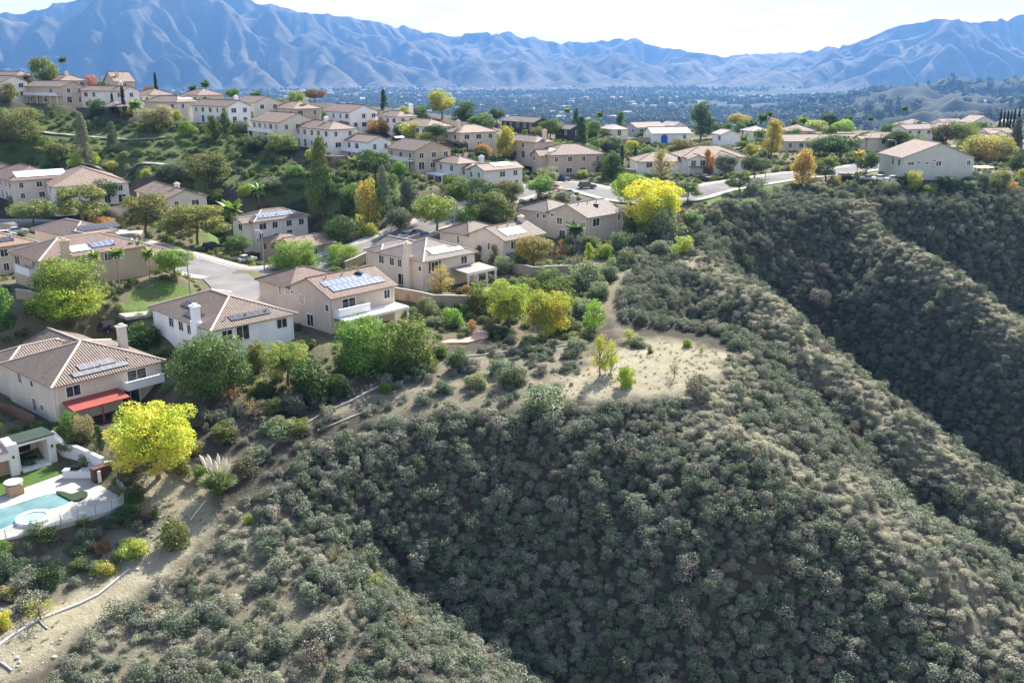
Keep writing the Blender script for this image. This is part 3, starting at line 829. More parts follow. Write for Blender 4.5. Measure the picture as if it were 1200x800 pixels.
mme = grid_mesh('mountains', FX, FY, ZF)
m, t, out = nmat('mountain_scrub')
b = node(t, 'ShaderNodeBsdfPrincipled', i_Roughness=1.0); b.inputs['Specular IOR Level'].default_value = 0.05
n1 = noise(t, 0.0016, 8, 0.65); n2 = noise(t, 0.012, 6, 0.7)
c = ramp(t, n1, [(0.3, (.035, .037, .022)), (0.5, (.075, .065, .042)), (0.7, (.19, .15, .10))])
c = mix(t, ramp(t, n2, [(0.45, (0, 0, 0)), (0.65, (.7, .7, .7))]), c, (.06, .06, .035))
t.links.new(c, b.inputs['Base Color']); t.links.new(b.outputs[0], out.inputs['Surface'])
mme.materials.append(m)
mountains = link('mountains', mme); tag(mountains, kind='structure')

# a higher, farther range seen over the saddle and at the left edge
fa = np.linspace(-0.75, 0.75, 260); fr = np.linspace(9500, 10900, 30)
A3, R3 = np.meshgrid(fa, fr)
px_ = np.tan(A3) * FPX * 0.96 + 600
el3 = np.interp(px_, [-200, 0, 30, 500, 780, 850, 900, 950, 1000, 1300], [14, 18, 40, 70, 70, 71, 66, 66, 75, 75])
want = np.array([ray(a, b_)[2] / math.hypot(*ray(a, b_)[:2]) for a, b_ in zip(px_.ravel(), el3.ravel())]).reshape(px_.shape)
Z3 = (want * 10200 + HC + 100) * np.clip(1 - np.abs(R3 - 10200) / 700, 0, 1) - 100 + fbm(np.sin(A3) * R3 / 420, R3 / 420, 91, 4) * 25 - 15
rme = grid_mesh('far_hills', np.sin(A3) * R3, np.cos(A3) * R3, Z3); rme.materials.append(m)
tag(link('far_hills', rme), kind='structure')

# ---------------------------------------------------------------- streets, kerbs, pavements
def chaikin(pts, k=2):
    for _ in range(k):
        q = [pts[0]]
        for a, b_ in zip(pts[:-1], pts[1:]):
            q.append(tuple(a[i] * .75 + b_[i] * .25 for i in range(3))); q.append(tuple(a[i] * .25 + b_[i] * .75 for i in range(3)))
        q.append(pts[-1]); pts = q
    return pts
def ribbon(name, pts, prof, mats, kind='structure'):
    """sweeps a cross profile [(offset, height, material)] along a line"""
    mb = MB(); rows = []
    pts = [Vector(p) for p in pts]
    for i, p in enumerate(pts):
        tg = pts[min(i + 1, len(pts) - 1)] - pts[max(i - 1, 0)]; tg.z = 0; tg.normalize()
        n_ = Vector((-tg.y, tg.x, 0))
        rows.append([p + n_ * o + Vector((0, 0, h)) for o, h, _ in prof])
    b0 = 0
    for r in rows: mb.v.extend(tuple(q) for q in r)
    w = len(prof)
    for i in range(len(rows) - 1):
        for k in range(w - 1):
            mb.f.append((i * w + k, (i + 1) * w + k, (i + 1) * w + k + 1, i * w + k + 1)); mb.m.append(prof[k][2]); mb.uv.append(None)
    o = mb.build(name, mats)
    return tag(o, kind=kind)
M_CONC = simple('pale_concrete', (.34, .32, .29), .95, .16, .25, bump=.15, spec=.02)
M_ROAD = simple('worn_asphalt', (.175, .17, .165), .95, .25, .18, spec=.02, bump=.2, bscale=14)
M_KERB = simple('kerb_concrete', (.38, .365, .34), .9, .1, .6)
sp_ = chaikin(STREET, 3)
ribbon('street', sp_, [(-6.8, -.1, 2), (-6.8, .10, 0), (-4.9, .10, 2), (-4.82, 0, 2), (-4.4, 0.0, 1), (4.4, 0.0, 2), (4.82, 0, 2), (4.9, .10, 0), (6.8, .10, 2), (6.8, -.1, 2)], [M_CONC, M_ROAD, M_KERB])
bp_ = [(p[0], p[1], p[2] + .012) for p in chaikin(BRANCH, 3)]
ribbon('side_street', bp_, [(-4.2, -.1, 2), (-4.2, .0, 1), (4.2, .0, 2), (4.2, -.1, 2)], [M_CONC, M_ROAD, M_KERB])

def pave(name, pix, z=None, mat=None, lift=.05):
    """a flat slab poured over a polygon of ground"""
    P = [at(*p) for p in pix]
    zz = max(p[2] for p in P) + lift if z is None else z
    mb = MB()
    top = [(p[0], p[1], zz) for p in P]; bot = [(p[0], p[1], zz - .5) for p in P]
    n_ = len(P)
    mb.mesh(top + bot, [tuple(range(n_)), tuple(reversed(range(n_, 2 * n_)))] + [(i, n_ + i, n_ + (i + 1) % n_, (i + 1) % n_) for i in range(n_)])
    return tag(mb.build(name, mat or M_CONC), kind='structure')
# ---------------------------------------------------------------- houses
M_TRIM = simple('white_trim', (.74, .73, .70), .6, .06, 2)
M_CAP = simple('ridge_mortar', (.50, .42, .36), .85, .15, 1.5)
def glassmat():
    m, t, out = nmat('window_glass')
    b = node(t, 'ShaderNodeBsdfPrincipled', i_Roughness=0.08)
    b.inputs['Specular IOR Level'].default_value = 0.7
    c = noise(t, 1.3, 2, .5)
    t.links.new(ramp(t, c, [(.35, (.012, .015, .018)), (.65, (.06, .07, .08))]), b.inputs['Base Color'])
    t.links.new(b.outputs[0], out.inputs['Surface']); return m
M_GLASS = glassmat()
def solarmat(name, cell, line, rough, nx=1.0, ny=1.65, coat=0.6):
    m, t, out = nmat(name)
    b = node(t, 'ShaderNodeBsdfPrincipled', i_Roughness=rough)
    b.inputs['Coat Weight'].default_value = coat; b.inputs['Coat Roughness'].default_value = rough * .6; b.inputs['Specular IOR Level'].default_value = .12
    uv = node(t, 'ShaderNodeTexCoord'); br = node(t, 'ShaderNodeTexBrick'); br.offset = 0
    t.links.new(uv.outputs['UV'], br.inputs['Vector'])
    br.inputs['Scale'].default_value = 1; br.inputs['Brick Width'].default_value = nx; br.inputs['Row Height'].default_value = ny
    br.inputs['Mortar Size'].default_value = .045
    br.inputs['Color1'].default_value = (*cell, 1); br.inputs['Color2'].default_value = (*[c * 1.15 for c in cell], 1); br.inputs['Mortar'].default_value = (*line, 1)
    t.links.new(br.outputs['Color'], b.inputs['Base Color']); t.links.new(b.outputs[0], out.inputs['Surface']); return m
M_SOLAR = [solarmat('solar_grey', (.17, .17, .19), (.3, .3, .32), .6, coat=.0), solarmat('solar_dark', (.035, .04, .06), (.12, .12, .14), .5, coat=.0),
           solarmat('solar_blue', (.10, .14, .22), (.42, .45, .5), .6, coat=.0), solarmat('solar_glare', (.55, .57, .60), (.68, .68, .7), .4, coat=.2)]  # the palest panels have the bright sky's glare painted into their base colour
M_GAR = simple('garage_door_paint', (.56, .53, .48), .6, .08, 2)
M_SHUT = simple('dark_shutter', (.05, .055, .06), .6, .2, 2)
M_DECK = simple('white_deck', (.72, .72, .71), .7, .08, 1)
M_DARKM = simple('dark_dish', (.03, .035, .05), .5, .2, 3)

def roof_block(x0, x1, y0, y1, h, kind, pit, ov=.5, ovg=.35):
    """top faces of one roof and its ridge and hip lines; every face listed with its eave direction"""
    e = h - ov * pit
    F, C = [], []
    dx, dy = x1 - x0, y1 - y0
    if kind == 'gx':
        ym = (y0 + y1) / 2; zr = h + dy / 2 * pit; a, b = x0 - ovg, x1 + ovg
        F = [([(a, y0 - ov, e), (b, y0 - ov, e), (b, ym, zr), (a, ym, zr)], (1, 0)), ([(b, y1 + ov, e), (a, y1 + ov, e), (a, ym, zr), (b, ym, zr)], (1, 0))]
        C = [((a, ym, zr), (b, ym, zr))]
    elif kind == 'gy':
        xm = (x0 + x1) / 2; zr = h + dx / 2 * pit; a, b = y0 - ovg, y1 + ovg
        F = [([(x0 - ov, b, e), (x0 - ov, a, e), (xm, a, zr), (xm, b, zr)], (0, 1)), ([(x1 + ov, a, e), (x1 + ov, b, e), (xm, b, zr), (xm, a, zr)], (0, 1))]
        C = [((xm, a, zr), (xm, b, zr))]
    else:
        X0, X1, Y0, Y1 = x0 - ov, x1 + ov, y0 - ov, y1 + ov
        if (X1 - X0) >= (Y1 - Y0):
            s = (Y1 - Y0) / 2; zr = e + s * pit; A, B = (X0 + s, Y0 + s, zr), (X1 - s, Y0 + s, zr)
            if B[0] - A[0] < .3: B = (A[0] + .3, B[1], zr)
            F = [([(X0, Y0, e), (X1, Y0, e), B, A], (1, 0)), ([(X1, Y1, e), (X0, Y1, e), A, B], (1, 0)), ([(X0, Y1, e), (X0, Y0, e), A], (0, 1)), ([(X1, Y0, e), (X1, Y1, e), B], (0, 1))]
            C = [(A, B), (A, (X0, Y0, e)), (A, (X0, Y1, e)), (B, (X1, Y0, e)), (B, (X1, Y1, e))]
        else:
            s = (X1 - X0) / 2; zr = e + s * pit; A, B = (X0 + s, Y0 + s, zr), (X0 + s, Y1 - s, zr)
            F = [([(X0, Y1, e), (X0, Y0, e), A, B], (0, 1)), ([(X1, Y0, e), (X1, Y1, e), B, A], (0, 1)), ([(X0, Y0, e), (X1, Y0, e), A], (1, 0)), ([(X1, Y1, e), (X0, Y1, e), B], (1, 0))]
            C = [(A, B), (A, (X0, Y0, e)), (A, (X1, Y0, e)), (B, (X0, Y1, e)), (B, (X1, Y1, e))]
    return F, C

def make_house(s):
    W_, D, h = s['W'], s['D'], s['h']
    r_ = random.Random(s['key'])
    root = empty('house', (s['o'][0], s['o'][1], s['z']), s['th'], s['label'], 'house', 'houses of the estate')
    st = s['style']; pit = .38
    if st == 'hip': B = [(0, W_, 0, D, h, 'hip')]
    elif st == 'hipx':
        d1 = min(D, W_ * 1.0)
        B = [(0, W_, 0, d1, h, 'hip')]
        if D - d1 > 2: B.append((0.4, W_ * .75, d1 - .1, D, h - .12, 'hip'))
        else: B[0] = (0, W_, 0, D, h, 'hip')
        B.append((W_ * .45, W_ * .92, d1 * .7, max(D, d1) + 3.5, h - .25, 'gy'))
    elif st == 'gab': B = [(0, W_, 0, D * .56, h, 'gx'), (.35, W_ * .86, D * .56 - .1, D, h - .1, 'hip'), (W_ * .4, W_ * .95, D * .5, D + 2.5, h - 1.6, 'gy')]
    elif st == 'gyy': B = [(0, W_, 0, D, h, 'gy')] + ([(W_ * .75, W_ * 1.25, D * .25, D * .8, h - .5, 'hip')] if r_.random() < .5 and s['key'] != 'h40' else [])
    elif st == 'gxx': B = [(0, W_, 0, D, h, 'gx')]
    elif st == 'front': B = [(0, W_, 0, D, h, 'gx'), (.3, W_ * .55, -3, D * .5, h - .2, 'gy')]
    elif st == 'wide': B = [(0, W_ * .46, 1.5, D - 1, h - 1.2, 'hip'), (W_ * .40, W_, 0, D, h, 'hip'), (W_ * .43, W_ * .60, -2.8, D * .5, h - .3, 'gy'), (W_ * .66, W_ * .9, -1.6, D * .5, h - .1, 'hip')]
    if s.get('wing'): B.append((W_ - .3, W_ + 6.5, 3, 10, 3.0, 'hip'))
    if s.get('front') and st == 'hip':
        w0 = W_ * .15
        B.append((-2.2, W_ * .5, D * .18, D * .7, h - .3, 'gx'))
    # walls
    wb = MB()
    for k, (x0, x1, y0, y1, hh, kd) in enumerate(B):
        z0 = -2.0
        hh = hh - .06
        P = [(x0, y0), (x1, y0), (x1, y1), (x0, y1)]
        for i in range(4):
            a, b = P[i], P[(i + 1) % 4]
            pts = [(*a, z0), (*b, z0), (*b, hh), (*a, hh)]
            if (kd == 'gx' and i in (1, 3)) or (kd == 'gy' and i in (0, 2)):
                mx_, my_ = (a[0] + b[0]) / 2, (a[1] + b[1]) / 2
                half = (math.hypot(b[0] - a[0], b[1] - a[1])) / 2
                pts = [(*a, z0), (*b, z0), (*b, hh), (mx_, my_, hh + half * pit), (*a, hh)]
            wb.face(pts)
    wb.build('wall', stucco(s['wall']), root)
    # roof
    rb = MB(); cb = MB(); fb = MB()
    th = .17
    for (x0, x1, y0, y1, hh, kd) in B:
        F, C = roof_block(x0, x1, y0, y1, hh, kd, pit)
        edges = {}
        for pts, d in F:
            n_ = (Vector(pts[1]) - Vector(pts[0])).cross(Vector(pts[2]) - Vector(pts[0])).normalized()
            u = Vector((d[0], d[1], 0)); v = n_.cross(u).normalized()
            uv = [(Vector(p).dot(u), Vector(p).dot(v)) for p in pts]
            rb.face(pts, 0, uv)
            rb.face([(p[0], p[1], p[2] - th) for p in reversed(pts)], 1)
            for i in range(len(pts)):
                a, b = pts[i], pts[(i + 1) % len(pts)]
                ka, kb = tuple(round(q, 3) for q in a), tuple(round(q, 3) for q in b)
                if (kb, ka) in edges: edges.pop((kb, ka))
                else: edges[(ka, kb)] = 1
        for a, b in edges:
            rb.face([b, a, (a[0], a[1], a[2] - th), (b[0], b[1], b[2] - th)], 1)
        for a, b in C:
            cb.tube([(a[0], a[1], a[2] + .0), (b[0], b[1], b[2] + .0)], .15, 6)
    roof = rb.build('roof', [roofmat(s['roof']), M_FASC], root)
    cb.build('ridge_cap', M_CAP if s.get('caps', 0) else roofmat(s['roof']), roof)
    # chimneys
    for (x, y, up) in s.get('chim', []):
        c = MB(); top = h + 1.2 + up
        c.box(x - .55, x + .55, y - .4, y + .4, h - 1, top); c.box(x - .68, x + .68, y - .53, y + .53, top, top + .22); c.box(x - .3, x + .3, y - .22, y + .22, top + .22, top + .5)
        c.build('chimney', stucco(tuple(min(1, q * 1.1) for q in s['wall'])), roof)
    if s.get('wchim'):
        f, q = s['wchim']; c = MB(); top = h + 2.4
        if f == 'L': c.box(-.75, .25, q - .85, q + .85, -2, h + .3); c.box(-.7, .2, q - .6, q + .6, h + .3, top); c.box(-.82, .32, q - .72, q + .72, top, top + .22); c.box(-.5, 0, q - .35, q + .35, top + .22, top + .5)
        else: c.box(q - .85, q + .85, -.75, .25, -2, h + .3); c.box(q - .6, q + .6, -.7, .2, h + .3, top); c.box(q - .72, q + .72, -.82, .32, top, top + .22); c.box(q - .35, q + .35, -.5, 0, top + .22, top + .5)
        c.build('chimney', stucco(tuple(min(1, q_ * 1.04) for q_ in s['wall'])), roof)
    # windows
    wins = s['wins']
    if wins == 'auto' or (wins is None and st == 'wide'):
        wins = []
        rows = [h - 1.45] + ([1.25] if h > 4.9 else [])
        if st in ('front',): rows = rows[:1]
        for f, L in (('L', D), ('R', W_)):
            for zc in rows:
                n_ = max(1, int(L / 3.4)); 
                for k in range(n_):
                    if r_.random() < .2: continue
                    w = r_.choice([.9, 1.3, 1.3, 1.7]); 
                    q = L * (k + .5) / n_ + r_.uniform(-.3, .3)
                    hz = zc if zc > 2 else zc + r_.choice([0, .1])
                    if s.get('garage') and zc < 2 and f == 'L': continue
                    wins.append((f, min(max(q, .9), L - .9), hz, w, 1.3 if zc > 2 else r_.choice([1.3, 1.9]), 1 if s.get('shut') and f == 'L' else 0))
    if st == 'wide':
        wins = [('R', W_ * .47, 3.4, 1.3, 1.5, 0, -2.8), ('R', W_ * .555, 3.4, 1.3, 1.5, 0, -2.8), ('R', W_ * .72, 3.6, 1.2, 1.2, 1, -1.6), ('R', W_ * .83, 3.6, 1.2, 1.2, 1, -1.6), ('R', W_ * .1, 2.6, 1.6, 1.3, 0, 1.5), ('R', W_ * .26, 2.6, 1.6, 1.3, 0, 1.5)]
        gd = MB(); gd.box(W_ * .445, W_ * .585, -2.88, -2.78, -.1, 2.2); gd.build('garage_door', M_GAR, root)
        wb2 = MB(); wb2.box(W_ * .425, W_ * .605, -3.6, -2.75, 2.35, 2.55); wb2.build('porch_roof', roofmat(s['roof']), root)
    if wins == 'none': wins = []
    for wdef in wins:
        f, q, zc, w, hh = wdef[:5]; sh = wdef[5] if len(wdef) > 5 else 0
        o_ = wdef[6] if len(wdef) > 6 else 0
        if q > (D if f == 'L' else W_): continue
        if f == 'L' and st == 'gab' and q > D * .56: o_ = .35
        if f == 'L' and st == 'hipx' and q > min(D, W_) and D > W_ + 2: o_ = .4
        if f == 'L' and s.get('front') and st == 'hip' and D * .18 < q < D * .7: o_ = -2.2
        if f == 'R' and st == 'front' and q < W_ * .57: o_ = -3
        def bx(mb, a0, a1, z0, z1, p0, p1):
            if f == 'L': mb.box(o_ - p1, o_ - p0, a0, a1, z0, z1)
            else: mb.box(a0, a1, o_ - p1, o_ - p0, z0, z1)
        fm = MB(); t_ = .13
        a0, a1, z0, z1 = q - w / 2, q + w / 2, zc - hh / 2, zc + hh / 2
        bx(fm, a0 - t_, a1 + t_, z1, z1 + t_, -.02, .09); bx(fm, a0 - t_, a1 + t_, z0 - t_, z0, -.02, .11)
        bx(fm, a0 - t_, a0, z0, z1, -.02, .085); bx(fm, a1, a1 + t_, z0, z1, -.02, .085)
        if w > .8: bx(fm, q - .035, q + .035, z0, z1, -.02, .06)
        fo = fm.build('window', M_TRIM, root)
        pm = MB(); bx(pm, a0, a1, z0, z1, -.02, .03); pm.build('pane', M_GLASS, fo)
        if sh:
            for a in (a0 - t_ - .42, a1 + t_ + .02):
                sm = MB(); bx(sm, a, a + .4, z0 - .1, z1 + .1, -.02, .06); sm.build('shutter', M_SHUT, fo)
    # solar arrays on the slopes over L and R
    for (f, a0, a1, t0, t1, mi) in s.get('solar', []):
        mb = MB(); lift = .14; cs = math.cos(math.atan(pit)); sn = pit * cs
        def pt(a, tq, l):
            hx = tq * cs; z = h + hx * pit + l * cs; 
            return (hx - l * sn, a, z) if f == 'L' else (a, hx - l * sn, z)
        t0_, t1_ = t0 * 1.0, t1 * 1.0
        top = [pt(a0, t0_, lift), pt(a1, t0_, lift), pt(a1, t1_, lift), pt(a0, t1_, lift)]
        bot = [pt(a0, t0_, .02), pt(a1, t0_, .02), pt(a1, t1_, .02), pt(a0, t1_, .02)]
        if f == 'L': top.reverse(); bot.reverse(); uvq = [(0, t1 - t0), (a1 - a0, t1 - t0), (a1 - a0, 0), (0, 0)]
        else: uvq = [(0, 0), (a1 - a0, 0), (a1 - a0, t1 - t0), (0, t1 - t0)]
        mb.face(top, 0, uvq)
        for i in range(4): mb.face([top[i], bot[i], bot[(i + 1) % 4], top[(i + 1) % 4]], 1)
        mb.build('solar_panel', [M_SOLAR[mi], M_SHUT], roof)
    if s.get('dish'):
        f, a, tq = s['dish']; cs = math.cos(math.atan(pit)); hx = tq * cs
        mb = MB(); c = (a, hx, h + hx * pit)
        mb.lathe([(.05, .0), (.6, .12), (.7, .3), (.55, .42), (.1, .46)], 10, c); mb.build('roof_vent', M_DARKM, roof)
    if s['y'] < 225 and len(B) and h > 5:           # vents on the slopes, downpipes at the corners
        x0, x1, y0, y1, hh, kd = B[0]
        for k in range(3):
            a = x0 + (x1 - x0) * (.22 + .25 * k); q = 1.2 + r_.uniform(0, .8) + 1.6
            if kd == 'gy': a, q = x0 + 2.2, y0 + (y1 - y0) * (.25 + .25 * k); z = hh + 2.2 * pit
            elif kd == 'hip': q = y0 + 1.3; z = hh + 1.3 * pit; a = min(max(a, x0 + 2.6), x1 - 2.6)
            else: q = y0 + (y1 - y0) * .42; z = hh + (y1 - y0) * .42 * pit
            mb = MB(); mb.tube([(a, q, z - .1), (a, q, z + .4)], .09, 7); mb.tube([(a, q, z + .4), (a, q, z + .48)], .14, 7); mb.build('vent_pipe', M_FASC, roof)
        for (x, y) in ((-.09, .25), (.25, -.09), (W_ - .3, -.09), (-.09, D - .4)):
            mb = MB(); mb.tube([(x, y, -1), (x, y, h - .35), (x - .1, y - .1, h - .2)], .05, 6); mb.build('downpipe', M_TRIM, root)
    def beam(mb, f, a0, a1, p0, p1, z0, z1):
        if f == 'L': mb.box(-p1, -p0, a0, a1, z0, z1)
        else: mb.box(a0, a1, -p1, -p0, z0, z1)
    if s.get('balcony'):
        f, a0, a1, zb, dp = s['balcony']; mb = MB()
        beam(mb, f, a0, a1, 0.0, dp, zb, zb + .22)
        for (b0, b1, q0, q1) in ((a0, a1, dp - .12, dp), (a0, a0 + .12, .02, dp - .12), (a1 - .12, a1, .02, dp - .12)):
            beam(mb, f, b0, b1, q0, q1, zb + .22, zb + 1.12)
        beam(mb, f, a0 - .06, a1 + .06, dp - .2, dp + .06, zb + 1.12, zb + 1.2)
        mb.build('balcony', M_DECK, root)
    if s.get('awning'):
        f, a0, a1, zb, dp, colr = s['awning']; mb = MB()
        top = [(a0, 0, zb + .25), (a1, 0, zb + .25), (a1, -dp, zb - .25), (a0, -dp, zb - .25)]
        mb.face(list(reversed(top))); mb.face([(p[0], p[1], p[2] - .14) for p in top])
        for i in range(4): mb.face([top[i], top[(i + 1) % 4], (*top[(i + 1) % 4][:2], top[(i + 1) % 4][2] - .14), (*top[i][:2], top[i][2] - .14)])
        aw = mb.build('awning', simple('awning_%d' % int(colr[0] * 100), colr, .7, .12, 1), root)
        for k in range(3):
            a = a0 + .2 + (a1 - a0 - .4) * k / 2
            pm = MB(); pm.box(a - .09, a + .09, -dp + .1, -dp + .28, -1, zb - .38); pm.build('post', simple('awning_post', (.3, .07, .06), .7), aw)
    if s.get('patio'):
        f, a0, a1, zb, dp, npst, colr = s['patio']; mb = MB()
        sl_ = .35 if npst else .08
        if f == 'R': top = [(a0, .0, zb + sl_), (a0, -dp, zb), (a1, -dp, zb), (a1, .0, zb + sl_)]
        else: top = [(0, a1, zb + sl_), (-dp, a1, zb), (-dp, a0, zb), (0, a0, zb + sl_)]
        mb.face(top); mb.face([(p[0], p[1], p[2] - .1) for p in reversed(top)])
        for i in range(4): mb.face([top[(i + 1) % 4], top[i], (*top[i][:2], top[i][2] - .1), (*top[(i + 1) % 4][:2], top[(i + 1) % 4][2] - .1)])
        pc = mb.build('patio_cover', simple('cover_%d' % int(colr[0] * 100), colr, .8, .1, .8), root)
        bm = MB(); beam(bm, f, a0 - .05, a1 + .05, dp - .22, dp + .06, zb - .42, zb - .105); bm.build('beam', M_TRIM, pc)
        n_ = max(3, npst)
        for k in range(n_):
            a = a0 + .2 + (a1 - a0 - .4) * k / (n_ - 1)
            pm = MB(); beam(pm, f, a - .13, a + .13, dp - .25, dp, -1, zb - .425); pm.build('post', M_TRIM, pc)
    if s.get('porch'):
        mb = MB(); mb.box(-1.9, -.0, .4, D * .95, 2.55, 2.75)
        for k in range(6): 
            a = .5 + (D * .95 - .6) * k / 5
            mb.box(-1.85, -1.7, a, a + .15, -1, 2.55)
        mb.box(-1.9, -1.8, .4, D * .95, 2.75, 3.55)
        mb.build('balcony', M_DECK, root)
    if s.get('garage') and st != 'wide':
        gd = MB(); o_ = -.07
        gd.box(o_, .02, D * .2, D * .2 + 4.8, -.1, 2.3); gd.build('garage_door', M_GAR, root)
    return root
M_FASC = simple('fascia_paint', (.30, .23, .18), .7, .12, 1.5)
HOUSES = {s['key']: make_house(s) for s in HS}
# ---------------------------------------------------------------- vegetation: unit crowns (width 1, height 1) shared by the copies
M_LEAF = foliage('leaves', .38, .5)
M_SPARSE = foliage('thin_leaves', .4, .55)
M_NEEDLE = foliage('needles', .35, .2)
M_PALM = foliage('palm_fronds', .3, .35)
M_SAGE = foliage('sage_leaves', .35, .18, [(0.0, (.10, .125, .085)), (.2, (.20, .225, .165)), (.4, (.105, .145, .09)), (.58, (.28, .295, .225)), (.72, (.18, .18, .15)), (.82, (.14, .18, .10)), (.95, (.24, .235, .20)), (1.0, (.23, .19, .14))], .01)
M_COVER = foliage('cover_leaves', .4, .3, [(0.0, (.09, .14, .04)), (.25, (.16, .22, .06)), (.5, (.10, .15, .04)), (.7, (.24, .28, .09)), (.85, (.20, .21, .11)), (1.0, (.08, .11, .04))])
M_BARK = simple('bark', (.16, .125, .095), .95, .3, 3, bump=.4, bscale=12)
M_PALMBARK = simple('palm_bark', (.24, .20, .155), .95, .25, 4, bump=.4, bscale=10)

def quads_mesh(name, Cn, Nn, size, mats, asp=.6, seed=0, fold=False):
    """many leaf faces: centres, facing, size"""
    r = np.random.RandomState(seed)
    n = len(Cn)
    Nn = Nn / (np.linalg.norm(Nn, axis=1, keepdims=True) + 1e-9)
    h = r.normal(size=(n, 3)); a = np.cross(Nn, h); a /= np.linalg.norm(a, axis=1, keepdims=True) + 1e-9
    b = np.cross(Nn, a)
    sz = (size * r.uniform(.6, 1.4, n))[:, None]
    a = a * sz; b = b * sz * asp
    v = np.stack([Cn - a, Cn + b * .9 - a * .1, Cn + a, Cn - b * .9 + a * .1], 1).reshape(-1, 3)
    return raw_mesh(name, v, n, mats)
def raw_mesh(name, v, n, mats):
    me = bpy.data.meshes.new(name)
    me.vertices.add(n * 4); me.vertices.foreach_set('co', v.astype(np.float32).ravel())
    me.loops.add(n * 4); me.loops.foreach_set('vertex_index', np.arange(n * 4, dtype=np.int32))
    me.polygons.add(n); me.polygons.foreach_set('loop_start', np.arange(n, dtype=np.int32) * 4); me.polygons.foreach_set('loop_total', np.full(n, 4, np.int32))
    me.update(calc_edges=True)
    for m in (mats if isinstance(mats, list) else [mats]): me.materials.append(m)
    return me

def crown(name, seed, shape, n=3200, leaf=.034, clumps=26, cr=.17, fill=.35, mat=None, updown=.25, solid=.0):
    r = np.random.RandomState(seed)
    cs = []
    k = 0
    while len(cs) < clumps and k < 5000:
        k += 1
        p = r.uniform(-1, 1, 3)
        if shape == 'round':
            q = p / (np.linalg.norm(p) + 1e-9) * (r.uniform(.55, .8) if cr > .15 else r.uniform(.3, .92)) ; 
            cs.append((q[0] * .5, q[1] * .5, .5 + q[2] * .5))
        elif shape == 'dome':
            z = r.uniform(0.05, .85); rr = math.sqrt(max(0, 1 - (max(0, z - .15) / .85) ** 2)) * .40 * r.uniform(.5, 1)
            q = r.uniform(0, 6.283); cs.append((rr * math.cos(q), rr * math.sin(q), z))
        elif shape == 'bush':
            z = r.uniform(0.02, .75); rr = math.sqrt(max(0, 1 - (z / .95) ** 2)) * .38 * r.uniform(.45, 1)
            q = r.uniform(0, 6.283); cs.append((rr * math.cos(q), rr * math.sin(q), z))
        elif shape == 'cone':
            z = r.uniform(0.03, .95); rr = (1 - z) ** .8 * .40 * r.uniform(.5, 1); q = r.uniform(0, 6.283)
            cs.append((rr * math.cos(q), rr * math.sin(q), z))
        elif shape == 'column':
            z = r.uniform(0.03, .95); rr = (math.sin(min(1, (1 - z) * 1.6 + .15) * 1.57)) * .30 * r.uniform(.3, 1); q = r.uniform(0, 6.283)
            cs.append((rr * math.cos(q), rr * math.sin(q), z))
        elif shape == 'tall':
            z = r.uniform(0.05, .92); rr = math.sin(math.pi * min(1, z * .8 + .18)) * .34 * r.uniform(.4, 1); q = r.uniform(0, 6.283)
            cs.append((rr * math.cos(q), rr * math.sin(q), z))
    cs = np.array(cs); m = len(cs)
    rad = cr * r.uniform(.65, 1.35, m)
    if shape == 'bush': cs[0] = (0, 0, .35); rad[0] = .34; cs[1] = (.1, .05, .2); rad[1] = .3
    w = rad ** 2; w /= w.sum()
    ci = r.choice(m, n, p=w)
    d = r.normal(size=(n, 3)); d /= np.linalg.norm(d, axis=1, keepdims=True)
    rr = rad[ci] * (1 - fill * r.rand(n) ** 1.5)
    flat_ = np.array([1, 1, .85])
    C = cs[ci] + d * rr[:, None] * flat_
    N = d + r.normal(size=(n, 3)) * .55 + np.array([0, 0, updown])
    C[:, 2] = np.maximum(C[:, 2], 0.0)
    me = quads_mesh(name, C, N, np.full(n, leaf), mat or M_LEAF, seed=seed)
    return me

CROWN = {
 'round': [crown('crown', 100 + i, 'round', 7500, .0225, 34, .18) for i in range(4)],
 'hero': [crown('crown', 130 + i, 'round', 21000, .0135, 80, .12) for i in range(3)],
 'dome': [crown('crown', 160 + i, 'dome', 7500, .0225, 30, .165) for i in range(4)],
 'bush': [crown('foliage', 190 + i, 'bush', 5000, .026, 30, .17) for i in range(5)],
 'bigbush': [crown('foliage', 210 + i, 'bush', 18000, .0135, 80, .12) for i in range(3)],
 'cone': [crown('crown', 230 + i, 'cone', 6500, .022, 70, .10, mat=M_NEEDLE) for i in range(3)],
 'column': [crown('crown', 250 + i, 'column', 2600, .045, 40, .2, mat=M_NEEDLE, fill=.3) for i in range(2)],
 'tall': [crown('crown', 270 + i, 'tall', 6500, .022, 46, .13) for i in range(3)],
 'wispy': [crown('crown', 290 + i, 'tall', 2600, .021, 30, .16, fill=.8, mat=M_SPARSE) for i in range(3)],
 'bare': [crown('crown', 310 + i, 'dome', 700, .024, 30, .16, fill=.9, mat=M_SPARSE) for i in range(2)],
}
